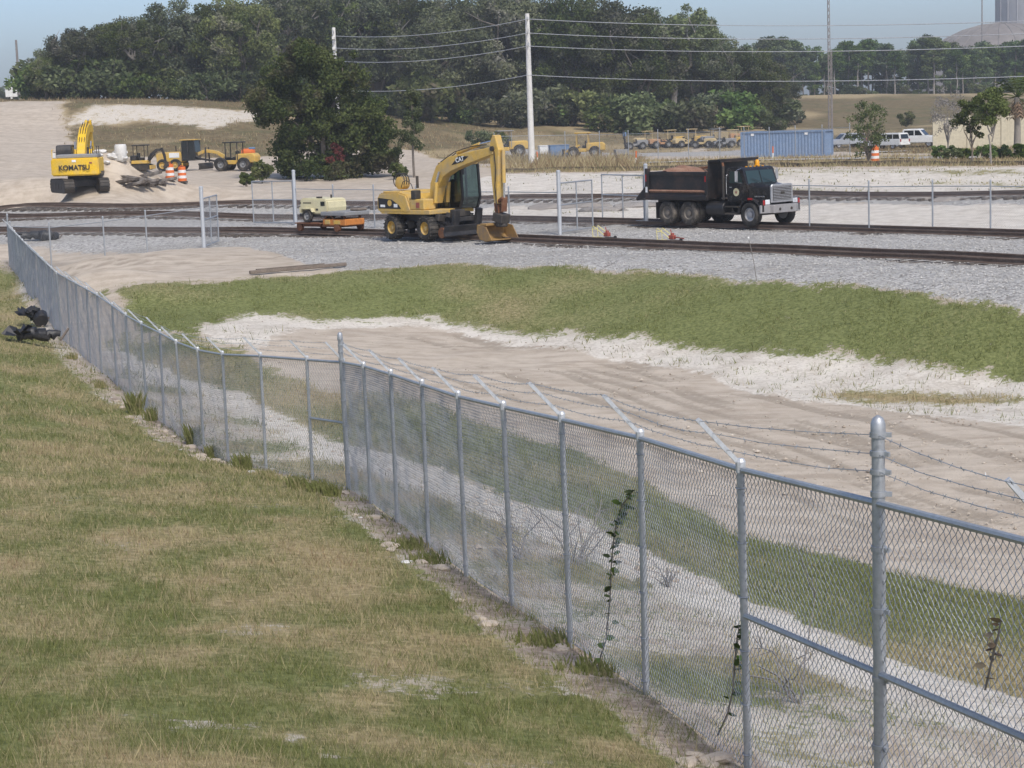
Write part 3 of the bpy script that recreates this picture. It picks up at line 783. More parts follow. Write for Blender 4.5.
def far_fence(label, pts, gate_posts=(), h=1.8, step=3.05, name='chain_link_fence', z0=None, scale=1.0, exact=False):
    root = thing(name, label, 'fence', (0, 0, 0))
    P = [Vector(p) for p in pts]
    line = [P[0]]
    if exact: line = P
    else:
        for p, q in zip(P, P[1:]):
            n = max(1, round((q - p).length / step))
            for i in range(1, n + 1): line.append(p.lerp(q, i / n))
    for p in line: p.z = h1(p.x, p.y) if z0 is None else p.z
    root.location = line[0]; inv = Vector(line[0]); line = [p - inv for p in line]
    for p, q in zip(line, line[1:]): bay(root, p, q, h)
    for i, p in enumerate(line):
        gp = i in gate_posts or i - len(line) in gate_posts
        o = link_mesh('gate_post' if gp else 'post', _GPOST if gp else _FPOST, M['galv_bright'] if gp else M['galv'], root); o.location = p
        if not gp and h != 1.8: o.scale = (1, 1, h / 1.8)
    return root
far_fence('thin chain-link fence with gate post beside the sandy apron on the left', [(-22.2, 89.7, 0), (-20.3, 89, 0), (-17.7, 88, 0), (-15.7, 87.3, 0), (-13.1, 86.5, 0)], (-1,), exact=True)
far_fence('thin chain-link fence behind the air compressor and the wheeled excavator', [(-10.4, 99, 0), (2.24, 84.4, 0)], (0, -1))
far_fence('thin chain-link fence behind the dump truck reaching the right edge', [(6.3, 90, 0), (9.3, 86.6, 0), (12.5, 82.6, 0), (14.5, 80.1, 0), (16.6, 78, 0), (18.3, 75.7, 0), (20.4, 73.4, 0), (22.5, 71, 0)], (0,), exact=True)

def gate_leaf(label, a, b, h=2.05):
    A = Vector((a[0], a[1], h1(*a) + .12)); B = Vector((b[0], b[1], h1(*b) + .12)); d = B - A
    root = thing('swing_gate', label, 'gate', A, 0, 'open gate leaves across the tracks')
    L = d.length; o0 = Vector((0, 0, 0)); up = Vector((0, 0, h))
    for nm, p, q in (('stile', o0, up), ('stile', d, d + up), ('top_rail', up, d + up), ('bottom_rail', o0, d), ('mid_stile', d * .5, d * .5 + up), ('mid_rail', up * .55, d + up * .55)):
        MB().cyl(p, q, .03, n=8).build(nm, M['galv'], root, 0, True)
    o = link_mesh('mesh_panel', _FPANEL, M['far_wire'], root); o['kind'] = 'stuff'
    o.rotation_euler = (0, 0, math.atan2(d.y, d.x)); o.scale = (L / 3.0, 1, h / 1.75)
gate_leaf('open gate leaf hinged on the leftmost gate post near the sand', (-13.1, 86.6), (-12.95, 90.0))
gate_leaf('open gate leaf left of the bright gate post beside the air compressor', (-10.5, 99.1), (-12.75, 101.2))
gate_leaf('open gate leaf hinged on the bright gate post right of the wheeled excavator', (2.3, 84.5), (3.75, 87.0))
gate_leaf('open gate leaf standing just behind the tail of the dump truck', (6.2, 90.1), (4.45, 92.6))

# ------------------------------------------------------------------ railway tracks
def resample(P, step):
    P = np.array([tuple(p) for p in P]); t = np.arange(len(P)); tt = np.linspace(0, len(P) - 1, 400)
    # smooth the surveyed line a little
    q = np.stack([np.interp(tt, t, P[:, k]) for k in range(3)], 1)
    for _ in range(60): q[1:-1] = q[1:-1] * .5 + (q[:-2] + q[2:]) * .25
    s = np.append(0, np.cumsum(np.linalg.norm(np.diff(q, axis=0), axis=1)))
    n = int(s[-1] / step); ss = np.linspace(0, s[-1], n)
    return np.stack([np.interp(ss, s, q[:, k]) for k in range(3)], 1)
RAILS = {}
def track(name, P, label, z):
    root = thing(name, label, 'railway track', (P[0].x, P[0].y, 0)); off0 = np.array([P[0].x, P[0].y, 0])
    q = resample(P, .55); q[:, 2] = hbase(q[:, 0], q[:, 1]) + z
    d = np.gradient(q, axis=0); d /= np.linalg.norm(d, axis=1)[:, None]; nrm = np.stack([-d[:, 1], d[:, 0], 0 * d[:, 0]], 1)
    RAILS[name] = q
    for sgn in (-1, 1):
        c = q + nrm * sgn * .7525 - off0
        prof = [(-.07, 0), (.07, 0), (.07, .02), (.012, .04), (.012, .12), (.036, .13), (.036, .17), (-.036, .17), (-.036, .13), (-.012, .12), (-.012, .04), (-.07, .02)]
        n = len(prof)
        V = np.stack([c + nrm * a + np.array([0, 0, b + .02]) for a, b in prof], 1).reshape(-1, 3)
        i = np.arange(len(c) - 1)[:, None] * n; k = np.arange(n)[None]
        F = np.stack([i + k, i + (k + 1) % n, i + n + (k + 1) % n, i + n + k], -1).reshape(-1, 4)
        link_mesh('rail', np_mesh('rail', V, F), M['rail'], root)
    b = MB()
    for i in range(len(q)):
        a = math.atan2(d[i, 1], d[i, 0]) + RNG.normal(0, .012); c = q[i] - off0
        b.box((c[0], c[1], c[2] - .115 + RNG.uniform(-.012, .012)), (.23, 2.6 + RNG.uniform(-.06, .06), .15), 0, 0, a)
    o = b.build('sleepers', M['sleeper'], root, .012); o['kind'] = 'stuff'
track('railway_track', TRACK1, 'nearest railway track, under the wheeled excavator and the rail cart', .05)
track('railway_track.001', TRACK2, 'middle railway track, under the black dump truck', .05)
track('railway_track.002', TRACK3, 'farthest railway track on a low white embankment', .07)
# ------------------------------------------------------------------ vehicles
def text_mesh(body, size, depth=.004, bold=0.0):
    c = bpy.data.curves.new('lettering', 'FONT'); c.body = body; c.size = size; c.extrude = depth; c.align_x = 'CENTER'; c.align_y = 'CENTER'; c.offset = bold
    o = bpy.data.objects.new('lettering', c); COL.objects.link(o)
    bpy.context.view_layer.update()
    me = bpy.data.meshes.new_from_object(o)
    bpy.data.objects.remove(o); me.materials.clear()
    return me

def wheel(parent, pos, r, w, rim, tyre='tyre', rimm='grey', side=-1, lugs=0, name='wheel', hub=.09):
    """wheel about the y axis; side = -1 outer face looks to -y"""
    root = bpy.data.objects.new(name, None); COL.objects.link(root); root.parent = parent; root.location = pos; root.empty_display_size = .2
    b = MB(); h = w / 2
    b.lathe([(rim, -h * .8), (rim + .03, -h * .95), (r * .88, -h), (r * .97, -h * .8), (r, -h * .45), (r, h * .45), (r * .97, h * .8), (r * .88, h), (rim + .03, h * .95), (rim, h * .8)], axis='y', n=24, cap=False)
    if lugs:
        for i in range(lugs):
            a = 2 * math.pi * i / lugs
            for sg in (-1, 1):
                b.box((math.cos(a) * r * .995, sg * h * .5, math.sin(a) * r * .995), (.05, h * .9, .035), 0, -a, 0)
    b.build('tyre', M[tyre], root, 0, True)
    b = MB(); s = side
    b.lathe([(rim * 1.02, h * .8), (rim * 1.02, -h * .75), (rim * .93, -h * .80), (rim * .86, -h * .35), (rim * .45, -h * .15), (rim * .40, -h * .55), (hub, -h * .6), (hub * .5, -h * .65)], axis='y', n=20)
    if s > 0: b.v = [(x, -y, z) for x, y, z in b.v]
    o = b.build('rim', M[rimm], root, 0, True)
    return root

# ---- black tandem-axle dump truck
def dump_truck():
    g = ptz(768.5, 227, .02)
    t = thing('dump_truck', 'black tandem-axle dump truck with silver grille parked on the middle track', 'dump truck', (0, 0, 0), R(-50))
    TB, BB = M['truck_black'], M['bed_black']
    # frame
    MB().span((-6.05, -.48, .78), (.55, -.40, 1.05)).span((-6.05, .40, .78), (.55, .48, 1.05)).box((-5.9, 0, .9), (.12, .9, .22)).box((-2.2, 0, .9), (.12, .8, .2)).box((.5, 0, .9), (.1, .9, .24)).build('chassis_frame', M['black'], t, .01)
    b = MB(); b.cyl((-3.55, 0, .55), (-3.55, 0, .56), .1); b.v = []; b.f = []
    for x in (-3.5, -4.8):
        b.cyl((x, -.95, .52), (x, .95, .52), .08, n=10); b.lathe([(.05, -.26), (.17, -.15), (.2, 0), (.17, .15), (.05, .26)], (x, 0, .52), 'y', 12)
    b.cyl((0, -1.0, .5), (0, 1.0, .5), .06, n=8)
    b.build('axles', M['dark_steel'], t, 0, True)
    for x in (0.0,):
        for s in (-1, 1): wheel(t, (x, s * 1.02, .51), .51, .30, .28, 'tyre', 'alu', s, 0, 'front_wheel', .12)
    for x in (-3.5, -4.8):
        for s in (-1, 1):
            wheel(t, (x, s * 1.07, .51), .51, .27, .28, 'dusty_tyre', 'rim_dusty', s, 0, 'rear_wheel', .12)
            wheel(t, (x, s * .76, .51), .51, .27, .28, 'dusty_tyre', 'rim_dusty', s, 0, 'rear_wheel', .12)
    # dump bed
    bed = bpy.data.objects.new('dump_bed', None); COL.objects.link(bed); bed.parent = t
    x0, x1, zb, zt, hw = -6.0, -2.30, 1.20, 2.25, 1.20
    MB().span((x0, -hw + .05, zb - .02), (x1, hw - .05, zb + .06)).build('bed_floor', M['rust_bed'], bed)
    for s in (-1, 1):
        b = MB(); b.span((x0, s * hw, zb), (x1, s * (hw - .06), zt)).build('side_wall', BB, bed, .006)
        b = MB(); b.span((x0 + .02, s * (hw - .062), zb + .07), (x1 - .02, s * (hw - .068), zt - .02)).build('side_lining', M['rust_bed'], bed)
        MB().span((x0 - .04, s * (hw + .055), zt - .14), (x1 + .02, s * (hw - .08), zt + .02)).build('top_rail', BB, bed, .015)
        MB().prismx([(s * (hw + .02), zb + .14), (s * (hw + .10), zb + .05), (s * (hw + .10), zb - .12), (s * (hw - .05), zb - .16), (s * (hw - .05), zb + .1)], x0, x1).build('bottom_rail', BB, bed, .01)
        MB().prismx([(s * (hw + .005), zb + .30), (s * (hw + .07), zb + .24), (s * (hw + .005), zb + .17)], x0 + .12, x1 - .05).build('side_rib', M['rust_bed'], bed)
        MB().span((x0 - .02, s * (hw + .09), zb - .1), (x0 + .2, s * (hw - .06), zt + .16)).build('corner_post', BB, bed, .02)
        MB().span((x1 - .14, s * (hw + .08), zb - .1), (x1 + .04, s * (hw - .06), zt + .03)).build('corner_post', BB, bed, .02)
        MB().span((x0 + .03, s * (hw + .092), 1.85), (x0 + .09, s * (hw + .1), 2.15)).build('marker_lamp', M['lamp_red'], bed)
        MB().span((x1 - .1, s * (hw + .082), 1.85), (x1 - .04, s * (hw + .095), 2.1)).build('marker_lamp', M['lamp_red'], bed)
        MB().span((x0 + .03, s * (hw + .092), 1.38), (x0 + .15, s * (hw + .1), 1.62)).build('reflector', M['letter_white'], bed)
    gx_ = np.linspace(x0 + .1, x1 - .3, 14); gy_ = np.linspace(-hw + .09, hw - .09, 9); V = []
    for a in gx_:
        for c in gy_: V.append((a, c, zb + .1 + (zt - zb + .02) * (.35 + .72 * math.exp(-((a + 5.0) / 1.1) ** 2) * (1 - .25 * (c / hw) ** 2)) * (.92 + .16 * float(N1(a * 3, c * 3)))))
    F = [(i * 9 + j, i * 9 + j + 1, (i + 1) * 9 + j + 1, (i + 1) * 9 + j) for i in range(13) for j in range(8)]
    link_mesh('dirt_load', np_mesh('dirt_load', V, np.array(F), True), M['rust_bed'], bed)
    # tailgate hanging outwards and its lip
    MB().prism([(x0 - .03, zt), (x0 - .09, zt), (x0 - .14, zb + .42), (x0 - .72, zb - .10), (x0 - .66, zb - .20), (x0 + .02, zb - .05)], -hw + .02, hw - .02).build('tailgate', BB, bed, .01)
    for y in (-.7, 0, .7): MB().span((x0 - .17, y - .04, zb + .25), (x0 - .085, y + .04, zt - .05)).build('tailgate_rib', BB, bed, .01)
    MB().span((x1, -hw, zb - .05), (x1 + .07, hw, 2.70)).build('headboard', BB, bed, .01)
    MB().prism([(x1, 2.70), (x1 + .02, 2.76), (x1 + .72, 2.80), (x1 + .72, 2.73), (x1 + .07, 2.66)], -hw + .02, hw - .02).build('cab_shield', BB, bed, .01)
    MB().span((x1 + .64, -hw + .04, 2.66), (x1 + .70, hw - .04, 2.735)).build('shield_lip', M['bed_black'], bed)
    # hump of dirt and a rusty chain rack left in the bed
    b = MB(); b.bar((x0 + .3, .9, zt + .0), (x1 - 1.0, .9, zt + .2), .12, .1); b.box((-3.45, .88, zt + .24), (.38, .3, .2), .2, .3, .2); b.build('rusty_bar', M['rust'], bed, .02)
    # hoist, tank, battery box, mudflaps
    MB().cyl((-2.9, 0, .95), (-2.5, 0, 1.9), .11).build('hoist_cylinder', M['dark_steel'], t, 0, True)
    for s in (-1, 1):
        MB().cyl((-2.55, s * .82, .72), (-1.55, s * .82, .72), .30, n=18).build('fuel_tank', M['black'], t, .02, True)
        MB().span((-1.5, s * 1.05, .48), (-.75, s * .62, .56)).span((-1.5, s * 1.05, .78), (-.75, s * .62, .84)).build('step', M['dark_steel'], t, .01)
        MB().span((-5.45, s * 1.2, .25), (-5.42, s * .62, .95)).build('mudflap', M['plastic_black'], t)
    # cab
    cy = .98
    cabp = [(-1.42, 1.0), (-.30, 1.0), (-.30, 1.70), (-.54, 2.36), (-.68, 2.44), (-1.36, 2.44), (-1.46, 2.36)]
    cab = MB().prism(cabp, -cy, cy).build('cab', TB, t, .035, False, 2)
    MB().add([(-.305, -.86, 1.76), (-.305, .86, 1.76), (-.50, .82, 2.30), (-.50, -.82, 2.30)], [(0, 1, 2, 3)]).build('windshield', M['glass'], cab)
    MB().bar((-.30, 0, 1.76), (-.50, 0, 2.30), .035, .03).build('windshield_pillar', TB, cab)
    b = MB(); b.bar((-.26, -.2, 1.82), (-.33, -.62, 1.98), .015); b.bar((-.26, .55, 1.82), (-.33, .1, 1.98), .015); b.build('wiper', M['black'], cab)
    for s in (-1, 1):
        MB().add([(-.50, s * (cy + .006), 1.80), (-1.24, s * (cy + .006), 1.80), (-1.24, s * (cy + .006), 2.28), (-.68, s * (cy + .006), 2.28)], [(0, 1, 2, 3)]).build('side_window', M['glass'], cab)
        d = MB().prism([(-.44, 1.08), (-1.28, 1.08), (-1.28, 1.74), (-.44, 1.74)], s * (cy + .001), s * (cy + .018)).build('door', TB, cab, .008)
        MB().span((-1.22, s * (cy + .02), 1.60), (-1.08, s * (cy + .05), 1.64)).build('handle', M['chrome'], d)
        MB().cyl((-.86, s * (cy + .02), 1.42), (-.86, s * (cy + .026), 1.42), .165, n=24).build('emblem', M['cream'], d, 0, True)
        b = MB()
        for k in range(5):
            a0 = math.pi / 2 + k * 2 * math.pi / 5
            b.add([(-.86, s * (cy + .030), 1.42), (-.86 + .035 * math.cos(a0 - .63), s * (cy + .030), 1.42 + .035 * math.sin(a0 - .63)), (-.86 + .095 * math.cos(a0), s * (cy + .030), 1.42 + .095 * math.sin(a0)), (-.86 + .035 * math.cos(a0 + .63), s * (cy + .030), 1.42 + .035 * math.sin(a0 + .63))], [(0, 1, 2, 3)])
        b.build('star', M['red'], d)
        MB().cyl((-1.58, s * 1.0, 1.1), (-1.58, s * 1.0, 2.5), .06, n=10).build('exhaust_stack', M['dark_steel'], t, 0, True)
        MB().cyl((-1.58, s * 1.0, 2.48), (-1.62, s * 1.0, 2.64), .055, n=10).build('exhaust_tip', M['rust'], t, 0, True)
        b = MB(); b.box((-.62, s * 1.24, 2.08), (.05, .17, .44)); mr = b.build('mirror', M['alu'], t, .02)
        b = MB(); b.tube([(-.55, s * .98, 1.78), (-.6, s * 1.22, 1.84), (-.6, s * 1.24, 2.34), (-.6, s * .98, 2.4)], .014, 6); b.build('mirror_bracket', M['chrome'], mr)
        b = MB(); b.tube([(-1.36, s * 1.0, 1.3), (-1.36, s * 1.06, 1.35), (-1.36, s * 1.06, 2.1), (-1.36, s * 1.0, 2.15)], .016, 6); b.build('grab_handle', M['chrome'], t)
    b = MB()
    for y in (-.5, -.25, 0, .25, .5): b.box((-.74, y, 2.455), (.09, .07, .045))
    b.build('roof_lamps', M['lamp_amber'], cab, .01)
    MB().lathe([(.12, 2.46), (.12, 2.50), (.10, 2.51), (.095, 2.66), (.05, 2.71), (.01, 2.72)], (-1.0, .45, 0), 'z', 14).build('beacon', M['lamp_amber'], t, 0, True)
    b = MB(); b.cyl((-1.0, .45, 2.43), (-1.0, .45, 2.47), .14); b.build('beacon_base', M['black'], t)
    # hood and fenders
    hood = MB()
    A = [(-.32, .86, 1.02), (-.32, .86, 1.66), (-.32, .70, 1.80)]
    B = [(.72, .62, 1.0), (.72, .62, 1.58), (.72, .52, 1.66)]
    ring = lambda Q: [(x, -y, z) for x, y, z in Q] + [(x, y, z) for x, y, z in reversed(Q)]
    V = ring(A) + ring(B); n = 6
    hood.add(V, [(i, (i + 1) % n, n + (i + 1) % n, n + i) for i in range(n)] + [tuple(reversed(range(n))), tuple(range(n, 2 * n))])
    hood.build('hood', TB, t, .03, False, 2)
    for s in (-1, 1):
        b = MB(); ys = (s * .62, s * 1.16)
        prof = []
        for k in range(9):
            a = math.pi * (.0 + k / 8); prof.append((.66 * math.cos(a), .56 + .62 * math.sin(a)))
        inner = [(.58 * math.cos(math.pi * k / 8), .56 + .56 * math.sin(math.pi * k / 8)) for k in range(9)]
        b.prism(prof + inner[::-1], *ys)
        b.span((.52, s * .60, .62), (.74, s * 1.14, 1.16))
        b.build('fender', TB, t, .015)
        MB().span((.735, s * .70, .92), (.755, s * .98, 1.12)).build('headlamp', M['lamp_clear'], t, .01)
        MB().span((.735, s * 1.0, .90), (.76, s * 1.12, 1.10)).build('turn_lamp', M['lamp_red'], t, .01)
        MB().span((-.05, s * 1.165, 1.12), (.2, s * 1.185, 1.2)).build('marker_lamp', M['lamp_red'], t)
        MB().span((.05, s * .87, 1.22), (.55, s * .80, 1.27)).build('hood_vent', M['chrome'], t)
    # grille
    gr = MB(); gx = .74
    gr.prismx([(-.66, .98), (.66, .98), (.66, 1.66), (.58, 1.74), (-.58, 1.74), (-.66, 1.66)], gx - .03, gx + .05)
    go = gr.build('grille_surround', M['alu'], t, .015)
    MB().span((gx + .045, -.56, 1.07), (gx + .056, .56, 1.65)).build('grille_mesh', M['dark_steel'], go)
    for k in range(9): MB().span((gx + .05, -.55, 1.09 + k * .064), (gx + .075, .55, 1.118 + k * .064)).build('grille_bar', M['alu'], go)
    MB().span((gx + .078, -.12, 1.33), (gx + .09, .12, 1.43)).build('badge', M['dark_steel'], go, .02)
    # bumper
    MB().add([(.80, -.78, .56), (.98, -.70, .56), (.98, .70, .56), (.80, .78, .56), (.70, 1.22, .56), (.60, 1.20, .56), (.60, -1.20, .56), (.70, -1.22, .56)] +
             [(.80, -.78, .90), (.98, -.70, .90), (.98, .70, .90), (.80, .78, .90), (.70, 1.22, .90), (.60, 1.20, .90), (.60, -1.20, .90), (.70, -1.22, .90)],
             [(i, (i + 1) % 8, 8 + (i + 1) % 8, 8 + i) for i in range(8)] + [tuple(reversed(range(8))), tuple(range(8, 16))]).build('bumper', M['bumper'], t, .02)
    for s in (-1, 1): MB().cyl((.97, s * .35, .72), (1.0, s * .35, .72), .06).build('tow_eye', M['dark_steel'], t)
    t.location = (g.x, g.y, h1(g.x, g.y) + .16)
    return t
dump_truck()

# ---- yellow wheeled excavator on rail gear
def boom_plate(pts, half):
    """side outline through centre points with half-heights"""
    up, lo = [], []
    for i, (p, hh) in enumerate(zip(pts, half)):
        a = Vector(pts[max(i - 1, 0)]); b = Vector(pts[min(i + 1, len(pts) - 1)]); d = (b - a).normalized(); n = Vector((-d.y, d.x))
        up.append((p[0] + n.x * hh, p[1] + n.y * hh)); lo.append((p[0] - n.x * hh, p[1] - n.y * hh))
    return up + lo[::-1]
def wheeled_excavator():
    g = ptz(431.5, 238, .05)
    t = thing('wheeled_excavator', 'yellow wheeled excavator with raised boom standing on the nearest track', 'excavator', (g.x, g.y, h1(g.x, g.y) + .1), R(-49))
    Yl, Bk = M['cat_yellow'], M['black']
    MB().span((-1.7, -.45, .62), (1.7, .45, 1.0)).span((-.75, -.7, .72), (.75, .7, 1.08)).build('undercarriage', Bk, t, .02)
    b = MB()
    for x in (-1.1, 1.1): b.cyl((x, -1.0, .48), (x, 1.0, .48), .13, n=10)
    b.build('axles', M['dark_steel'], t, 0, True)
    for x in (-1.1, 1.1):
        for s in (-1, 1): wheel(t, (x, s * 1.05, .49), .49, .46, .27, 'tyre', 'yellow', s, 20, 'wheel', .1)
    # rear outrigger and rail gear
    for s in (-1, 1):
        MB().prism([(-1.55, .75), (-1.9, .95), (-2.12, .90), (-2.15, .15), (-1.95, .1), (-1.80, .62)], s * .55 - .14, s * .55 + .14).build('outrigger', Bk, t, .02)
        MB().cyl((-1.75, s * .85 - .06, .30), (-1.75, s * .85 + .06, .30), .22, n=18).build('rail_wheel', M['rust'], t, .01, True)
        MB().cyl((1.78, s * .85 - .06, .30), (1.78, s * .85 + .06, .30), .22, n=18).build('rail_wheel', M['rust'], t, .01, True)
        MB().bar((1.1, s * .6, .9), (1.85, s * .82, .35), .2, .16).build('rail_arm', Bk, t, .02)
        MB().bar((-1.2, s * .6, .9), (-1.8, s * .82, .35), .2, .16).build('rail_arm', Bk, t, .02)
    MB().prism([(-2.05, 1.0), (-2.6, 1.22), (-2.55, .98), (-2.1, .85)], -.35, .35).build('coupling_bracket', M['dark_steel'], t, .02)
    # front blade with its arms
    MB().prism([(2.30, .16), (2.42, .2), (2.36, .36), (2.44, .60), (2.36, .62), (2.24, .36)], -1.2, 1.2).build('dozer_blade', Bk, t, .01)
    MB().span((1.5, -.7, .5), (2.3, -.5, .7)).span((1.5, .5, .5), (2.3, .7, .7)).span((1.6, -.55, .74), (2.25, .55, .92)).build('blade_arms', Bk, t, .02)
    MB().box((2.0, -.2, 1.08), (.4, .5, .3)).box((1.7, .35, 1.02), (.5, .4, .22)).build('tool_box', M['dark_steel'], t, .03)
    for x, y, z, r_ in ((1.55, -.75, .9, .16), (1.9, -.55, 1.0, .12), (-1.5, -.6, .85, .15), (.3, -.75, .6, .14), (-.4, -.75, .62, .16)): MB().box((x, y, z), (r_ * 2.2, r_ * 1.6, r_ * 1.8), .1, .2, x).build('valve_block', M['dark_steel'], t, .02)
    for k in range(5):
        yy = -.85 + .12 * k; MB().tube([(1.0, yy, .95), (1.4, yy - .08, .62 + .05 * k), (1.9, yy, .75), (2.25, yy + .05, .55)], .02, 5).build('hose', Bk, t)
    MB().bar((2.3, -.6, .55), (2.42, -.6, 1.25), .3, .2).build('rail_clamp', Bk, t, .03); MB().bar((2.3, .6, .55), (2.42, .6, 1.25), .3, .2).build('rail_clamp', Bk, t, .03)
    # turntable
    MB().cyl((0, 0, .95), (0, 0, 1.07), .62, n=24).build('slew_ring', M['dark_steel'], t, 0, True)
    up = bpy.data.objects.new('upper_body', None); COL.objects.link(up); up.parent = t; up.location = (0, 0, 1.05); up.rotation_euler = (0, 0, R(2))
    MB().span((-1.75, -1.22, .0), (1.35, 1.22, .18)).build('deck', Yl, up, .02)
    # engine house + counterweight, near side carries the dark decal
    hp = [(-1.9, .06), (-1.98, .2), (-1.96, .68), (-1.80, .86), (-.6, .90), (-.1, .80), (.18, .18), (.1, .06)]
    house = MB().prism(hp, -1.24, 1.24).build('engine_house', Yl, up, .06, False, 2)
    MB().prism([(-1.86, .22), (-1.86, .66), (-1.0, .60), (-.55, .38), (-.40, .22)], -1.252, -1.246).build('decal', M['letter_black'], house)
    b = MB().cyl((-1.12, -1.253, .45), (-1.12, -1.262, .45), .13, n=20); b.build('emblem', M['yellow'], house)
    b = MB(); b.span((-1.72, -1.262, .28), (-1.42, -1.254, .38)).span((-.85, -1.262, .28), (-.62, -1.254, .42)); b.build('sticker', M['letter_white'], house)
    MB().span((-1.72, -1.1, .86), (-.6, .9, .93)).build('hood_panel', Yl, house, .02)
    MB().span((.1, -1.2, .18), (1.0, -.55, .62)).build('tank_box', Yl, up, .04)
    MB().span((.2, -1.22, .62), (.5, -.9, .98)).build('filter_box', M['dark_steel'], up, .03)
    MB().box((.62, -1.215, .38), (.2, .02, .22)).build('warning_sticker', M['red'], up)
    b = MB(); b.tube([(-1.0, .2, 1.0), (-1.0, .2, 1.5)], .06, 10); b.build('exhaust', M['dark_steel'], up, 0, True)
    # hose reel on the rear hood
    hr = MB()
    for k in range(3):
        hr.tube([(-1.35 + .36 * math.cos(a), -.5 + k * .13, 1.34 + .30 * math.sin(a)) for a in np.linspace(0, 2 * math.pi, 15)], .022, 5)
    hr.build('hose_reel', M['black'], up, 0, True)
    MB().lathe([(.2, -.2), (.27, -.18), (.27, .18), (.2, .2)], (-1.3, -.35, 1.24), 'y', 14).build('hose_drum', Yl, up, 0, True)
    hs = MB(); hs.tube([(-1.0, -.7, 1.05), (-.85, -.72, 1.3), (-.6, -.72, 1.36), (-.35, -.7, 1.22), (-.25, -.7, 1.02)], .018, 5); hs.build('hose', Bk, up)
    # cab on the far side
    cb = [(.32, .18), (1.62, .18), (1.80, .62), (1.72, 1.95), (.42, 2.0), (.30, 1.7)]
    cab = bpy.data.objects.new('cab', None); COL.objects.link(cab); cab.parent = up
    for y in (.22, 1.18):
        for k in range(len(cb)):
            p, q = cb[k], cb[(k + 1) % len(cb)]
            MB().bar((p[0], y, p[1]), (q[0], y, q[1]), .09, .08).build('cab_frame', Bk, cab)
        MB().bar((.98, y, .2), (.95, y, 1.95), .07).build('cab_pillar', Bk, cab)
        MB().prism([(x * .985 + .012, z) for x, z in cb], y - .006, y + .006).build('side_glass', M['glass_clear'], cab)
    for k in ((1, 2), (2, 3)):
        p, q = cb[k[0]], cb[k[1]]
        MB().add([(p[0], .26, p[1]), (p[0], 1.14, p[1]), (q[0], 1.14, q[1]), (q[0], .26, q[1])], [(0, 1, 2, 3)]).build('front_glass', M['glass_clear'], cab)
    MB().span((.32, .2, 1.94), (1.74, 1.2, 2.06)).build('cab_roof', Yl, cab, .04)
    MB().span((.36, .24, .2), (1.55, 1.16, .32)).build('cab_floor', Bk, cab)
    MB().span((.40, .24, .3), (.46, 1.16, 1.0)).build('rear_panel', Bk, cab)
    MB().span((.62, .45, .32), (1.02, .95, .72)).span((.55, .45, .7), (.70, .95, 1.35)).build('seat', M['dark_steel'], cab, .05)
    b = MB(); b.box((1.95, .12, 1.72), (.05, .18, .30)); mr = b.build('mirror', Bk, cab, .02)
    MB().tube([(1.72, .22, 1.95), (1.92, .12, 1.95), (1.95, .12, 1.8)], .014, 5).build('mirror_arm', Bk, mr)
    # boom assembly in the plane y=-.1
    by = -.28
    bp = [(.70, .45), (.86, 1.15), (1.22, 1.72), (1.85, 2.02), (2.9, 2.25), (4.45, 2.55)]
    bo = MB().prism(boom_plate(bp, [.18, .25, .30, .29, .23, .15]), by - .22, by + .22).build('boom', Yl, up, .02)
    MB().prism([(2.0, 1.98), (2.42, 2.34), (3.05, 2.33), (2.68, 2.11)], by - .232, by - .226).build('decal', M['letter_black'], bo)
    lt = link_mesh('lettering', text_mesh('CAT', .26, .003, .006), M['letter_white'], bo); lt.location = (2.52, by - .236, 2.20); lt.rotation_euler = (R(90), R(-10), 0)
    for s in (-1, 1):
        y = by + s * .34
        MB().cyl((1.05, y, .45), (1.16, y, 1.28), .085, n=12).build('boom_cylinder', Yl, up, 0, True)
        MB().cyl((1.16, y, 1.28), (1.36, y, 1.72), .05, n=10).build('boom_rod', M['chrome'], up, 0, True)
    MB().cyl((2.15, by, 2.46), (3.5, by, 2.80), .08, n=12).build('stick_cylinder', Yl, up, 0, True)
    MB().cyl((3.5, by, 2.80), (4.47, by, 2.95), .045, n=10).build('stick_rod', M['chrome'], up, 0, True)
    hs = MB(); hs.tube([(1.3, by - .2, 2.1), (2.1, by - .15, 2.5), (3.1, by - .12, 2.72), (4.0, by - .1, 2.78)], .02, 5); hs.tube([(1.3, by + .1, 2.12), (2.1, by + .1, 2.55), (3.1, by + .1, 2.72)], .02, 5); hs.build('hose', Bk, bo)
    MB().cyl((4.02, by - .26, 2.80), (4.02, by + .26, 2.80), .1, n=12).build('boom_pin', M['dark_steel'], up, 0, True)
    st = MB().prism([(3.86, 3.05), (4.0, 3.34), (4.16, 3.32), (4.34, 2.75), (4.24, 1.4), (4.16, .62), (3.98, .62), (3.88, 1.5), (3.80, 2.5)], by - .17, by + .17).build('stick', Yl, up, .02)
    MB().cyl((4.44, by, 2.75), (4.42, by, 1.45), .08, n=12).build('bucket_cylinder', Yl, up, 0, True)
    MB().cyl((4.42, by, 1.45), (4.40, by, .85), .045, n=10).build('bucket_rod', M['chrome'], up, 0, True)
    hs = MB(); hs.tube([(4.1, by - .19, 2.7), (4.2, by - .22, 2.0), (4.1, by - .2, 1.3), (4.2, by - .22, .5), (4.1, by - .1, 0)], .02, 5); hs.build('hose', Bk, st)
    MB().bar((4.08, by, .68), (4.42, by, .86), .3, .1).bar((4.42, by, .86), (4.36, by, .3), .26, .1).bar((4.02, by, .66), (4.1, by, .1), .34, .14).build('linkage', M['rust'], up, .015)
    MB().box((4.2, by, .06), (.55, .5, .36), 0, .2, 0).cyl((4.2, by, -.3), (4.2, by, .0), .24, n=14).build('tilt_rotator', M['dark_steel'], up, .03)
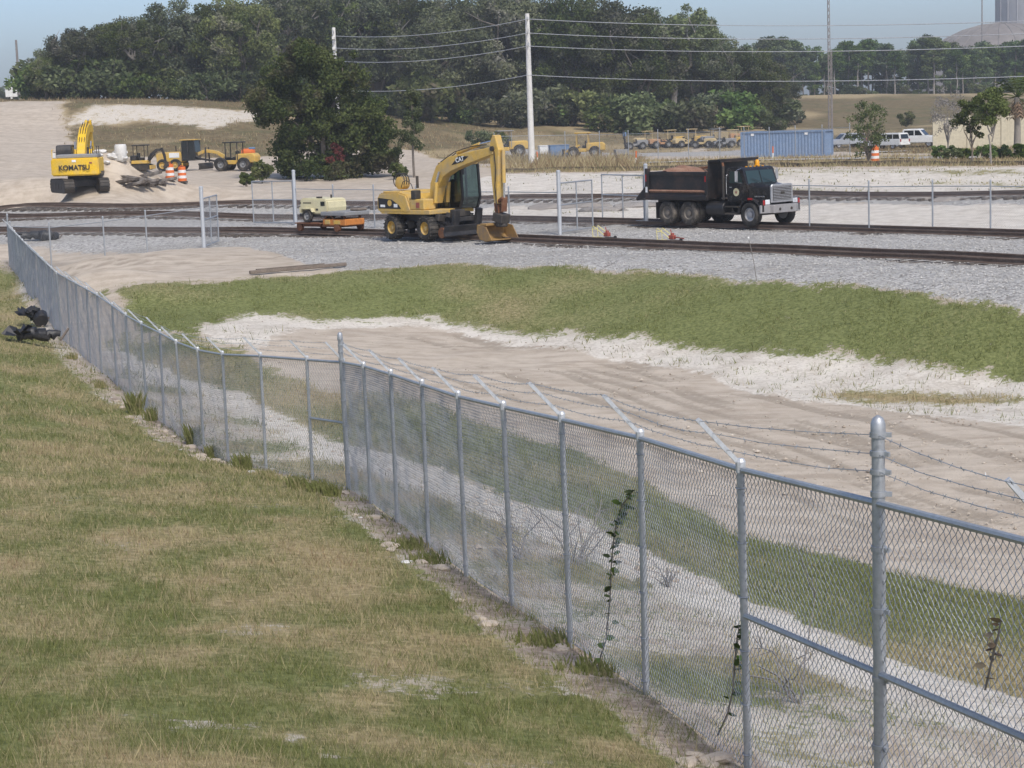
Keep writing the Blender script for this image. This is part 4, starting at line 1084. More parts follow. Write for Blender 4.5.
    # wide grading bucket
    bk = boom_plate([(3.9, -.42), (3.86, -.72), (4.02, -.98), (4.34, -1.06), (4.72, -1.02)], [.03, .03, .03, .03, .015])
    bo2 = MB().prism(bk, by - .72, by + .72).build('bucket', M['bucket_mat'], up, .008)
    for s in (-1, 1): MB().prism([(3.9, -.42), (3.86, -.72), (4.02, -.98), (4.34, -1.06), (4.72, -1.02), (4.4, -.5)], by + s * .72 - .02, by + s * .72 + .02).build('bucket_side', M['bucket_mat'], bo2)
    MB().span((3.9, by - .6, -.48), (4.3, by + .6, -.38)).build('bucket_top', M['bucket_mat'], bo2, .02)
    for o in list(up.children):
        if o.name.split('.')[0] in ('boom_pin', 'stick', 'bucket_cylinder', 'bucket_rod', 'linkage', 'tilt_rotator', 'bucket'): o.location = (.42, 0, -.18 if o.name.split('.')[0] not in ('bucket',) else .08) if o.name.split('.')[0] != 'bucket' else (.08, 0, .05)
    return t
M['bucket_mat'] = paint('worn_bucket_steel', (.33, .20, .065), .75, .1, (.17, .13, .10), .9, 2.2)
def clear_glass():
    m = bpy.data.materials.new('cab_glass'); t = NT(m)
    g = t.n('ShaderNodeBsdfGlossy'); t.put(g, 0, (.8, .85, .85, 1)); t.put(g, 'Roughness', .05)
    tr = t.n('ShaderNodeBsdfTransparent'); t.put(tr, 0, (.38, .48, .45, 1))
    mx = t.n('ShaderNodeMixShader'); t.put(mx, 0, .12); t.t.links.new(tr.outputs[0], mx.inputs[1]); t.t.links.new(g.outputs[0], mx.inputs[2])
    t.t.links.new(mx.outputs[0], t.out.inputs[0]); return m
M['glass_clear'] = clear_glass()
wheeled_excavator()

# ---- rail push cart carrying a cream air compressor
def rail_cart():
    g = ptz(333, 233.5, .0); z = .14
    t = thing('rail_cart', 'rusty orange rail cart with a grey deck on the nearest track', 'rail cart', (g.x, g.y, z), R(-44), None, .9)
    MB().span((-1.9, -.72, .22), (1.5, -.60, .36)).span((-1.9, .60, .22), (1.5, .72, .36)).span((-1.9, -.72, .22), (-1.75, .72, .36)).span((1.35, -.72, .22), (1.5, .72, .36)).span((-.1, -.72, .22), (.05, .72, .36)).build('cart_frame', M['rust'], t, .01)
    MB().span((-1.85, -.9, .36), (.1, .9, .42)).build('deck', M['rust'], t, .01)
    for x in (-1.6, 1.2):
        for s in (-1, 1): MB().lathe([(.1, -.07), (.2, -.06), (.2, .04), (.23, .05), (.23, .07), (.1, .07)], (x, s * .75, .2), 'y', 18).build('rail_wheel', M['rust'], t, 0, True)
    MB().span((.15, -.78, .30), (1.85, .5, .62)).build('engine_pan', M['orange_steel'], t, .04)
    MB().span((.35, -.82, .36), (.75, -.78, .58)).span((1.0, -.82, .36), (1.5, -.78, .56)).build('side_cover', M['yellow'], t, .02)
    MB().span((.1, -.86, .78), (1.95, .75, .98)).build('grey_deck', M['grey'], t, .03)
    for p, q, w in (((.25, -.7, .6), (.6, -.75, .95), .07), ((.95, -.7, .6), (.5, -.78, .98), .06), ((1.6, -.6, .6), (1.6, -.6, .8), .1), ((1.6, .4, .6), (1.6, .4, .8), .1), ((.3, .4, .6), (.3, .4, .8), .1)): MB().bar(p, q, w).build('rusty_brace', M['rust'], t)
    MB().span((1.2, .1, .98), (1.85, .7, 1.1)).build('canvas_cover', M['timber'], t, .04)
    # compressor
    c = thing('air_compressor', 'cream towable air compressor riding on the rusty rail cart', 'compressor', (0, 0, 0), R(-40), None, .86)
    o = Vector((-.62, .05, .385)); o.rotate(Euler((0, 0, R(-44)))); c.location = t.location + o
    bp = [(-1.05, .42), (.95, .42), (1.02, .75), (.98, 1.12), (.85, 1.22), (-.85, 1.26), (-1.02, 1.16)]
    body = MB().prism(bp, -.72, .72).build('canopy', M['cream'], c, .06, False, 2)
    MB().span((-1.05, -.735, .48), (.1, -.725, .80)).build('lower_panel', M['cream'], body, .004)
    MB().span((.52, -.735, .86), (.82, -.725, 1.08)).build('control_window', M['glass_black'], body)
    MB().span((.15, -.735, .62), (.32, -.725, .72)).build('vent', M['letter_black'], body)
    b = MB()
    for k in range(7): b.span((-.75 + k * .085, -.733, .98), (-.69 + k * .085, -.726, 1.04))
    b.span((-.98, -.733, .96), (-.93, -.726, 1.06)); b.build('lettering', M['letter_black'], body)
    MB().span((.0, -.5, 1.24), (.25, -.3, 1.32)).cyl((.4, .2, 1.2), (.4, .2, 1.4), .05).build('roof_fitting', M['dark_steel'], body)
    MB().span((-1.15, -.66, .28), (1.1, .66, .44)).build('chassis', M['black'], c, .02)
    for s in (-1, 1):
        wheel(c, (-.35, s * .83, .33), .33, .22, .19, 'tyre', 'grey', s, 0, 'wheel', .06)
        MB().prism([(-.78, .55), (-.7, .74), (0.0, .74), (.1, .55), (.05, .55), (-.03, .70), (-.68, .70), (-.73, .55)], s * .72, s * .95).build('mudguard', M['cream'], c)
    MB().bar((1.05, -.3, .36), (1.6, 0, .32), .08).bar((1.05, .3, .36), (1.6, 0, .32), .08).build('drawbar', M['black'], c)
    MB().cyl((1.35, 0, .0), (1.35, 0, .5), .035).build('jockey_leg', M['dark_steel'], c)
rail_cart()

# ---- small rail tools with yellow hoop handles
def rail_tool(px, py, label, long):
    g = ptz(px, py, 0)
    t = thing('rail_drill', label, 'rail tool', (g.x, g.y, .12), R(-48), 'red and yellow rail tools on the nearest track', .6)
    MB().tube([(-1.0, 0, .1), (-1.05, 0, .75), (-.95, 0, .82), (-.35, 0, .48), (0, 0, .25)], .022, 6).tube([(-1.0, 0, .1), (-.2, 0, .12)], .02, 6).tube([(-1.0, .45, .1), (-1.05, .45, .75), (-.95, .45, .82), (-.35, .45, .48), (0, .4, .25)], .022, 6).tube([(-1.03, 0, .6), (-1.03, .45, .6)], .02, 6).build('hoop_handle', M['tool_yellow'], t, 0, True)
    MB().box((.1, .2, .28), (.42, .3, .26)).box((.12, .2, .46), (.2, .2, .16)).bar((.05, .2, .5), (-.05, .2, .78), .07).build('motor', M['red'], t, .03)
    MB().span((-.3, -.05, .02), (.9 if long else .5, .05, .10)).span((-.3, .4, .02), (.5, .48, .1)).build('base_frame', M['dark_steel'], t)
    if long: MB().bar((.2, .2, .3), (1.1, .2, .22), .07).build('shaft', M['red'], t)
    MB().cyl((.85, .16, .1), (.85, .24, .1), .12, n=14).build('guide_wheel', M['dark_steel'], t, 0, True)
M['tool_yellow'] = flat('pale_yellow_paint', (.75, .66, .22), .5)
rail_tool(604, 242, 'rail tool with pale yellow hoop handle, nearer the wheeled excavator', False)
rail_tool(669, 245, 'rail tool with red motor and long red shaft in front of the dump truck', True)
# ------------------------------------------------------------------ tracked excavator seen from behind
def crawler(parent, y, L=3.6, w=.5, h=.75, mat='dark_steel'):
    p = []
    for k in range(9): a = math.pi / 2 + math.pi * k / 8; p.append((-L / 2 + h / 2 + h / 2 * math.cos(a), h / 2 + h / 2 * math.sin(a)))
    for k in range(9): a = -math.pi / 2 + math.pi * k / 8; p.append((L / 2 - h / 2 + h / 2 * math.cos(a), h / 2 + h / 2 * math.sin(a)))
    b = MB().prism(p, y - w / 2, y + w / 2)
    P = np.array(p + [p[0]]); s = np.append(0, np.cumsum(np.hypot(*np.diff(P, axis=0).T))); n = int(s[-1] / .2)
    for i in range(n):
        q = s[-1] * i / n; x = np.interp(q, s, P[:, 0]); z = np.interp(q, s, P[:, 1]); x2 = np.interp((q + .02) % s[-1], s, P[:, 0]); z2 = np.interp((q + .02) % s[-1], s, P[:, 1])
        b.box((x, y, z), (.15, w + .06, .05), 0, -math.atan2(z2 - z, x2 - x), 0)
    o = b.build('crawler_track', M[mat], parent)
    b = MB()
    for x in np.linspace(-L / 2 + h / 2, L / 2 - h / 2, 5): b.cyl((x, y - w / 2 - .02, h / 2), (x, y + w / 2 + .02, h / 2), h * .28, n=12)
    b.build('rollers', M['dark_steel'], o)
def tracked_excavator():
    g = ground(80.5, 195.5)
    t = thing('tracked_excavator', 'bright yellow tracked excavator seen from behind on the sand at left', 'excavator', g, R(94))
    un = bpy.data.objects.new('undercarriage', None); COL.objects.link(un); un.parent = t; un.rotation_euler = (0, 0, R(22))
    crawler(un, -1.08, 3.7, .55, .8); crawler(un, 1.08, 3.7, .55, .8)
    MB().span((-.9, -.9, .35), (.9, .9, .75)).cyl((0, 0, .7), (0, 0, .98), .7, n=20).build('car_body', M['black'], un, .03)
    Y = M['kom_yellow']
    # counterweight curved at the back
    poly = []
    for k in range(9):
        a = math.pi * (.5 + .0) + (k / 8 - .5) * math.pi * .62
        poly.append((-1.05 - 1.05 * math.sin(a) * .95 + .28, 1.48 * math.cos(a) / math.cos(math.pi * (.5 - .31)) * 1.0))
    poly = [(-.6, 1.42)] + [(-1.55 - .38 * math.cos((k / 8 - .5) * 2.6), 1.42 - 2.84 * k / 8) for k in range(9)] + [(-.6, -1.42)]
    cw = MB().prismz(poly, 1.02, 2.08).build('counterweight', Y, t, .08, False, 2)
    lt = link_mesh('lettering', text_mesh('KOMATSU', .42, .004, .012), M['letter_black'], cw); lt.location = (-1.955, 0, 1.50); lt.rotation_euler = (R(90), 0, R(-90)); lt.scale = (.95, 1, 1)
    MB().span((-1.94, -.12, 1.84), (-1.95, .12, 1.98)).build('sticker', M['letter_white'], cw)
    MB().span((-1.80, -1.05, 1.72), (-1.81, -.8, 1.82)).build('sticker', M['red'], cw)
    MB().span((-.75, -1.38, 1.0), (1.6, 1.38, 1.2)).build('deck', M['black'], t, .02)
    MB().span((-1.5, -1.36, 2.06), (.2, 1.1, 2.3)).build('engine_hood', M['grey'], t, .05)
    MB().span((-.7, -1.38, 1.2), (1.2, -.5, 2.05)).build('side_house', Y, t, .04)
    MB().span((-.7, .5, 1.2), (.2, 1.38, 2.05)).build('side_house', Y, t, .04)
    b = MB()
    for y in (-1.32, -.95): b.tube([(-1.4, y, 2.1), (-1.4, y, 2.75), (-.4, y, 2.75), (-.4, y, 2.1)], .022, 6)
    b.build('handrail', M['black'], t)
    b = MB(); b.tube([(-1.35, 1.36, 2.05), (-1.35, 1.36, 2.6), (-.8, 1.36, 2.6)], .025, 6); b.build('handrail', M['kom_yellow'], t)
    cab = MB().prism([(.25, 1.15), (1.75, 1.15), (1.85, 1.9), (1.6, 2.85), (.4, 2.85), (.25, 2.6)], .42, 1.36).build('cab', M['black'], t, .05)
    MB().add([(.24, .55, 1.95), (.24, 1.25, 1.95), (.30, 1.25, 2.65), (.30, .55, 2.65)], [(0, 1, 2, 3)]).build('rear_window', M['glass'], cab)
    for y in (.41, 1.372): MB().add([(.5, y, 1.9), (1.6, y, 1.9), (1.45, y, 2.7), (.5, y, 2.7)], [(0, 1, 2, 3)]).build('side_window', M['glass'], cab)
    b = MB(); b.box((1.75, 1.72, 2.2), (.05, .2, .3)); mr = b.build('mirror', M['letter_white'], t, .03); MB().tube([(1.7, 1.36, 2.4), (1.75, 1.72, 2.4)], .015, 5).build('mirror_arm', M['black'], mr)
    MB().cyl((-.6, -.7, 2.25), (-.6, -.7, 2.7), .07).build('exhaust', M['dark_steel'], t, 0, True)
    bp = [(.9, 1.5), (1.4, 2.35), (2.2, 3.1), (3.1, 3.6), (4.2, 3.85), (5.6, 3.75)]
    bo = MB().prism(boom_plate(bp, [.24, .30, .34, .32, .27, .2]), -.28, .22).build('boom', Y, t, .02)
    for y in (-.52, .42):
        MB().cyl((1.3, y, 1.5), (1.85, y, 2.5), .11, n=12).build('boom_cylinder', Y, t, 0, True)
        MB().cyl((1.85, y, 2.5), (2.3, y, 3.0), .06, n=10).build('boom_rod', M['chrome'], t, 0, True)
    MB().cyl((2.5, -.05, 3.55), (4.2, -.05, 4.25), .1, n=12).build('stick_cylinder', Y, t, 0, True)
    MB().cyl((4.2, -.05, 4.25), (5.3, -.05, 4.3), .06, n=10).build('stick_rod', M['chrome'], t, 0, True)
    st = MB().prism([(5.15, 4.3), (5.45, 4.35), (5.75, 3.7), (6.0, 2.0), (5.8, 1.9), (5.35, 3.3)], -.22, .12).build('stick', Y, t, .02)
    MB().prism([(5.5, 2.1), (6.1, 2.0), (6.3, 1.5), (6.2, 1.0), (5.6, .9), (5.3, 1.2), (5.8, 1.4)], -.7, .6).build('bucket', M['dark_steel'], t, .02)
    hs = MB()
    for y in (-.2, -.05, .1): hs.tube([(1.1, y, 2.3), (1.8, y, 3.2), (2.8, y, 3.85), (3.9, y, 4.2)], .025, 5)
    hs.build('hose', M['black'], bo)
    return t
tracked_excavator()

# ---- small plant on the left flats
def mini_excavator():
    g = ground(142, 173.5)
    t = thing('mini_excavator', 'small black and yellow excavator with canopy on the sand below the hill', 'excavator', g, R(-8), None, .62)
    crawler(t, -.6, 2.1, .35, .55); crawler(t, .6, 2.1, .35, .55)
    MB().span((-.85, -.7, .6), (.8, .7, .95)).build('deck', M['yellow'], t, .05)
    MB().span((-.95, -.7, .95), (-.35, .7, 1.45)).build('engine_house', M['black'], t, .08)
    MB().span((-.2, -.25, .95), (.25, .3, 1.25)).span((-.3, -.25, 1.2), (-.15, .3, 1.7)).build('seat', M['black'], t, .04)
    b = MB()
    for x, y in ((-.6, -.6), (-.6, .6), (.55, .6), (.55, -.6)): MB().bar((x, y, .95), (x, y, 2.45), .06).build('canopy_post', M['black'], t)
    MB().span((-.75, -.7, 2.42), (.75, .7, 2.52)).build('canopy_roof', M['black'], t, .04)
    MB().prism(boom_plate([(.7, .8), (1.1, 1.5), (1.7, 1.95), (2.3, 2.0)], [.1, .15, .14, .1]), -.12, .12).build('boom', M['black'], t, .01)
    MB().prism(boom_plate([(2.2, 2.15), (2.45, 1.4), (2.55, .7)], [.1, .13, .08]), -.1, .1).build('stick', M['black'], t, .01)
    MB().prism([(2.45, .8), (2.75, .7), (2.8, .3), (2.5, .05), (2.3, .2), (2.5, .45)], -.3, .3).build('bucket', M['dark_steel'], t, .01)
    MB().cyl((.9, 0, .9), (1.5, 0, 1.55), .06).build('boom_cylinder', M['black'], t, 0, True)
    MB().prism([(1.1, .05), (1.25, .08), (1.2, .45), (1.1, .45)], -.8, .8).build('blade', M['yellow'], t)
    # a worker-sized orange marker post beside it
mini_excavator()

def motor_grader():
    g = ground(187, 171)
    t = thing('motor_grader', 'yellow motor grader with dark glass cab parked below the hill', 'grader', g, R(-14), None, .80)
    Y = M['yellow']
    for x in (-2.2, -.8):
        for s in (-1, 1): wheel(t, (x, s * .95, .62), .62, .42, .33, 'tyre', 'yellow', s, 0)
    for s in (-1, 1): wheel(t, (4.0, s * .95, .62), .62, .42, .33, 'tyre', 'yellow', s, 0)
    MB().prism([(-3.0, .9), (-.2, .9), (-.2, 1.75), (-.5, 1.95), (-2.8, 1.9), (-3.05, 1.7)], -.6, .6).build('engine_hood', Y, t, .06)
    MB().span((-1.6, -.62, 1.35), (-.5, -.605, 1.85)).build('side_panel', M['white'], t)
    for s in (-1, 1): MB().span((-2.9, s * .72 - .08, .5), (-.1, s * .72 + .08, .8)).build('tandem_case', Y, t, .03)
    cab = MB().prism([(-.15, 1.0), (1.25, 1.0), (1.35, 1.6), (1.2, 3.05), (-.05, 3.05), (-.2, 1.8)], -.75, .75).build('cab', M['glass_black'], t, .04)
    for x, z in ((-.1, 1), (.55, 1), (1.25, 1)):
        for s in (-1, 1): MB().bar((x, s * .76, z), (x - .02, s * .76, 3.0), .07).build('cab_pillar', M['black'], cab)
    MB().span((-.3, -.85, 3.05), (1.4, .85, 3.15)).build('cab_roof', Y, cab, .04)
    MB().prism(boom_plate([(1.2, 1.6), (2.2, 1.95), (3.4, 1.75), (4.2, 1.25)], [.16, .16, .15, .18]), -.16, .16).build('main_frame', Y, t, .02)
    MB().bar((1.3, 0, 1.2), (3.6, 0, .8), .2).build('draw_bar', M['black'], t, .02)
    MB().prism([(2.0, .1), (2.15, .12), (2.2, .45), (2.1, .75), (2.0, .7), (2.08, .4)], -1.8, 1.8).build('mouldboard', M['dark_steel'], t)
    MB().cyl((2.3, -.4, 2.3), (2.3, -.5, .8), .07).cyl((2.3, .4, 2.3), (2.3, .5, .8), .07).build('lift_cylinder', M['black'], t, 0, True)
    MB().span((3.75, -.9, .5), (4.2, .9, .75)).build('front_axle', M['black'], t, .02)
    MB().cyl((-1.2, .3, 1.9), (-1.2, .3, 2.5), .07).build('exhaust', M['dark_steel'], t, 0, True)
motor_grader()

def wheel_loader(name, label, cat, g, rz, scale, mat='yellow', canopy=True, bucket=True, group=None, roof='black'):
    t = thing(name, label, cat, g, rz, group, scale); Y = M[mat]
    for x in (-1.0, 1.2):
        for s in (-1, 1): wheel(t, (x, s * .8, .6), .6, .4, .3, 'tyre', 'grey', s, 0)
    MB().prism([(-2.0, .7), (-.1, .7), (-.1, 1.5), (-1.8, 1.55), (-2.05, 1.3)], -.55, .55).build('engine_hood', Y, t, .08)
    MB().span((-.1, -.5, .6), (1.6, .5, .95)).build('frame', Y, t, .04)
    MB().span((-.05, -.3, .95), (.35, .3, 1.25)).span((-.1, -.3, 1.2), (.02, .3, 1.75)).build('seat', M['black'], t, .04)
    if canopy:
        for x, y in ((-.3, -.55), (-.3, .55), (.9, .5), (.9, -.5)): MB().bar((x, y, .95), (x, y, 2.5), .07).build('canopy_post', M[roof], t)
        MB().span((-.55, -.7, 2.48), (1.1, .7, 2.58)).build('canopy_roof', M[roof], t, .04)
    if bucket:
        for s in (-1, 1): MB().bar((.6, s * .45, 1.3), (2.3, s * .45, .55), .12, .18).build('lift_arm', Y, t, .02)
        MB().prism([(2.2, .9), (2.35, .95), (2.3, .5), (2.5, .2), (3.0, .12), (3.0, .07), (2.45, .1), (2.2, .4)], -1.0, 1.0).build('bucket', M['dark_steel'], t, .01)
    return t
wheel_loader('wheel_loader', 'yellow tractor loader with open canopy right of the motor grader', 'loader', ground(238, 171), R(160), .9, 'yellow', True, False, None, 'black')
# orange and blue oddment behind the loader
def fuel_trailer():
    g = ground(249, 164); t = thing('fuel_trailer', 'small trailer with orange tank and blue cover beside the tractor loader', 'trailer', g, R(-20), None, .65)
    MB().lathe([(.2, -.9), (.5, -.8), (.52, 0), (.5, .8), (.2, .9)], (0, 0, 1.45), 'x', 16).build('tank', M['orange'], t, 0, True)
    MB().span((-1, -.6, .62), (1.0, .6, .9)).build('bed', M['blue'], t, .03)
    MB().box((.55, 0, 2.0), (.7, .6, .25)).build('cover', M['blue'], t, .05)
    for s in (-1, 1): wheel(t, (0, s * .72, .38), .38, .22, .2, 'tyre', 'white', s)
    MB().bar((1.0, -.3, .6), (1.9, 0, .5), .08).bar((1.0, .3, .6), (1.9, 0, .5), .08).build('drawbar', M['white'], t)
fuel_trailer()

def barrel(px, py, label):
    g = ground(px, py); t = thing('traffic_barrel', label, 'traffic barrel', g, RNG.uniform(0, 3), 'orange and white traffic barrels', .98)
    MB().lathe([(.36, 0), (.36, .09), (.30, .1), (.30, .12)], n=18).build('base_ring', M['tyre'], t, 0, True)
    zs = [.1, .3, .48, .66, .84, 1.05]; rs = [.29, .285, .275, .265, .255, .24]
    for k in range(5):
        MB().lathe([(rs[k], zs[k]), (rs[k] - .004, (zs[k] + zs[k + 1]) / 2), (rs[k + 1] + .008, zs[k + 1])], n=18, cap=(k == 4)).build('band', M['white'] if k in (1, 3) else M['orange'], t, 0, True)
    MB().tube([(-.1, 0, 1.05), (-.08, 0, 1.13), (.08, 0, 1.13), (.1, 0, 1.05)], .02, 6).build('handle', M['orange'], t)
barrel(170.5, 183.5, 'left of two orange and white traffic barrels before the grader')
barrel(182.5, 183, 'right of two orange and white traffic barrels before the grader')
barrel(875, 163.5, 'lone orange traffic barrel beside the young oak by the road')

# heap of old sleepers
rr = random.Random(4)
_SL = MB().box((0, 0, 0), (2.3, .24, .18)).mesh('old_sleeper', .015)
for k in range(16):
    px = 118 + 46 * rr.random(); g = ground(px, 189.5 - rr.random() * 2.5 - (px - 118) * .035)
    o = link_mesh('old_sleeper', _SL, M['sleeper']); o.location = g + Vector((0, 0, .1 + .2 * rr.random() * (1 - abs(px - 142) / 40)))
    o.rotation_euler = (rr.uniform(-.2, .2), rr.uniform(-.22, .22), rr.uniform(-.7, .7)); o.scale = (rr.uniform(.6, 1), 1, 1)
    tag(o, 'dark old railway sleeper in the heap right of the tracked excavator', 'sleeper', 'old sleepers dumped in a heap')

# pale plastic drum and rubble beside the mini excavator
tag(MB().lathe([(.34, 0), (.38, .05), (.38, .9), (.34, 1.0), (.3, 1.02)], n=16).build('drum', M['conc'], None, 0, True), 'pale drum standing left of the small excavator', 'drum').location = ground(121.5, 166)
_RK = []
for k in range(4):
    bm = bmesh.new(); bmesh.ops.create_icosphere(bm, subdivisions=2, radius=.5)
    for v in bm.verts: v.co *= .75 + .5 * random.random(); v.co.z *= .7
    me = bpy.data.meshes.new('rubble'); bm.to_mesh(me); bm.free(); _RK.append(me)
for k in range(13):
    px = 92 + 30 * rr.random(); g = ground(px, 166 - rr.random() * 12)
    o = link_mesh('rubble_block', _RK[k % 4], M['conc']); o.location = g + Vector((0, 0, .1)); s = rr.uniform(.35, .8); o.scale = (s * 1.4, s, s * .8); o.rotation_euler = (0, 0, rr.uniform(0, 6))
    tag(o, 'pale rubble block at the foot of the hill behind the tracked excavator', 'rubble', 'rubble blocks behind the tracked excavator')

M['spoil'] = paint('grey_spoil', (.24, .22, .20), .95, 0, (.36, .32, .28), .6, 1.2, .1, .5)
for px, py, sx, sz, lb in ((556, 208, 2.2, .5, 'low grey heap of spoil beside the gate post right of the excavator'), (588, 207, 1.8, .4, 'low grey heap of spoil behind the open gate leaf'), (606, 211, 1.6, .45, 'small dark heap of spoil between the two open gate leaves'), (640, 206, 2.0, .4, 'low grey heap of spoil behind the tail of the dump truck'),
                           (925, 200, 1.3, .45, 'small dark heap on the white sand right of the truck'), (948, 201, 1.1, .4, 'second small dark heap on the white sand right of the truck')):
    g = ground(px, py); me = _RK[int(px) % 4].copy(); me.materials.clear()
    o = link_mesh('spoil_heap', me, M['spoil']); o.location = g; o.scale = (sx * 1.6, sx * .8, sz * 1.6); o.rotation_euler = (0, 0, R(-25)); tag(o, lb, 'spoil heap', 'spoil heaps on the white sand')

# ------------------------------------------------------------------ equipment yard
far_fence('tall chain-link fence round the equipment yard and the blue container', [tuple(ground(495, 163)), tuple(ground(600, 160.5)), tuple(ground(720, 159)), tuple(ground(850, 157))], (), 2.3, 3.3)
wheel_loader('backhoe_tractor', 'orange-yellow tractor with tall yellow canopy in the yard', 'tractor', ground(586, 158.5), R(172), .95, 'yellow', True, True, None, 'yellow')
wheel_loader('backhoe_tractor', 'yellow tractor with pale canopy half hidden by the excavator stick', 'tractor', ground(508, 158), R(190), 1.0, 'yellow', True, False, None, 'grey')
yard = [(660, 148.5, 20, .72, 'dull_orange', False, True, 'orange loader low behind the yard fence'), (672, 147.5, 200, .78, 'yellow', True, False, 'yellow canopied machine just behind the orange loader in the yard'),
        (684, 148.5, 30, .72, 'pale_yellow', False, True, 'pale yellow loader third from the left in the yard row'), (694, 146.5, 170, .8, 'yellow', True, False, 'yellow canopied machine in the middle of the yard row'),
        (704, 148.5, 160, .72, 'pale_yellow', False, False, 'low pale machine without canopy in the yard row'), (714, 147, 15, .8, 'grey', True, False, 'grey machine with canopy in the yard row'),
        (724, 148.5, 200, .72, 'grey', False, True, 'low grey loader in the yard row'), (735, 147.5, 165, .8, 'yellow', True, True, 'yellow loader nearest the blue container'), (646, 147.5, 15, .75, 'pale_yellow', True, False, 'leftmost pale machine of the yard row'),
        (636, 150, 190, .7, 'grey', False, False, 'grey machine left of the yard row'), (742, 144, 15, .8, 'dull_orange', True, False, 'orange machine half hidden by the blue container')]
M['dull_orange'] = paint('faded_orange_paint', (.42, .22, .10), .7, 0, (.38, .31, .24), .8, 1.6)
M['pale_yellow'] = paint('sun_bleached_yellow', (.55, .42, .20), .6, 0, (.40, .34, .26), .8, 1.6)
for px, py, a, sc, m, can, bk, lb in yard: wheel_loader('yard_machine', lb, 'machine', ground(px, py), R(a), sc, m, can, bk, 'machines parked in the yard', 'pale_yellow' if m != 'grey' else 'grey')
def drill_rig():
    g = ground(622, 159); t = thing('drill_rig', 'dark upright drill mast standing behind the yard fence', 'drill rig', g, R(10))
    crawler(t, -.5, 1.6, .3, .4); crawler(t, .5, 1.6, .3, .4)
    MB().span((-.7, -.5, .4), (.5, .5, .9)).build('body', M['grey'], t, .04)
    for s in (-1, 1): MB().bar((.5, s * .16, .2), (.2, s * .16, 2.7), .09).build('mast_rail', M['black'], t)
    for z in (.7, 1.2, 1.7, 2.2): MB().bar((.45 - z * .1, -.16, z), (.35 - z * .1, .16, z + .3), .05).build('mast_brace', M['black'], t)
    MB().box((.3, 0, 2.3), (.3, .3, .4)).build('drill_head', M['blue'], t, .03)
drill_rig()
def yard_box(px, py, d, label, m, name='storage_box'):
    g = ground(px, py); t = thing(name, label, 'storage box', g, R(8))
    MB().box((0, 0, d[2] / 2 + .1), d).build('body', M[m], t, .03)
    MB().box((0, 0, d[2] + .13), (d[0] + .1, d[1] + .1, .07)).build('lid', M['letter_white'] if m == 'white' else M[m], t, .02)
    for s in (-1, 1): MB().box((s * d[0] * .35, 0, .05), (.2, d[1], .1)).build('skid', M['black'], t)
yard_box(546, 156, (1.4, 1.0, .8), 'small white box behind the white utility pole', 'white')
yard_box(559, 157, (1.9, 1.2, 1.0), 'faded blue storage box right of the small white box', 'blue')

def container():
    g = ground(787, 156.5); L, Wd, Hh = 7.6, 2.44, 2.2
    t = thing('shipping_container', 'blue corrugated shipping container in the yard behind the dump truck', 'container', g, R(-26))
    b = MB()
    def corr(p, q, n, dep):
        p = Vector(p); q = Vector(q); d = (q - p); nrm = Vector((d.y, -d.x, 0)).normalized(); pts = []
        for i in range(n):
            for f, o in ((0, 0), (.3, 0), (.5, dep), (.8, dep)): pts.append(p + d * ((i + f) / n) + nrm * o)
        pts.append(q)
        V = [(v.x, v.y, .14) for v in pts] + [(v.x, v.y, Hh - .1) for v in pts]; n2 = len(pts)
        return MB().add(V, [(i, i + 1, n2 + i + 1, n2 + i) for i in range(n2 - 1)])
    x, y = L / 2 - .08, Wd / 2 - .06
    for a, c, n in (((-x, -y), (x, -y), 26), ((x, -y), (x, y), 7), ((x, y), (-x, y), 26)):
        corr((*a, 0), (*c, 0), n, -.04).build('corrugated_wall', M['blue_box'], t)
    for s in (-1, 1):
        dr = MB().span((-x - .03, s * .02, .16), (-x + .02, s * y, Hh - .12)).build('door', M['blue_box'], t, .01)
        for yy in (.3, .8): MB().cyl((-x - .06, s * yy, .2), (-x - .06, s * yy, Hh - .15), .025, n=8).build('lock_rod', M['galv'], dr)
    b = MB()
    for sx in (-1, 1):
        for sy in (-1, 1): b.box((sx * (L / 2 - .06), sy * (Wd / 2 - .06), Hh / 2), (.13, .13, Hh))
        for z in (.07, Hh - .06): b.box((sx * (L / 2 - .06), 0, z), (.12, Wd - .2, .13))
    for sy in (-1, 1):
        for z in (.07, Hh - .06): b.box((0, sy * (Wd / 2 - .05), z), (L - .2, .10, .13))
    b.build('frame', M['blue_box'], t)
    MB().box((0, 0, Hh - .03), (L - .15, Wd - .15, .03)).build('roof', M['blue_box'], t)
    b = MB()
    for r_ in range(3):
        for c_ in range(4 - (r_ > 0)): b.box((-x - .045, .95 - c_ * .22 - .25 * (r_ > 0), 1.75 - r_ * .36), (.012, .13, .2))
    for c_ in range(3): b.box((-x - .045, -.35 - c_ * .2, 1.85), (.012, .13, .2))
    b.build('painted_marks', M['letter_white'], t)
    b = MB(); b.box((-x + 1.0, -y - .03, 1.95), (.28, .012, .2)); b.box((x - 1.6, -y - .03, 1.95), (.28, .012, .2)); b.build('painted_marks', M['letter_white'], t)
container()

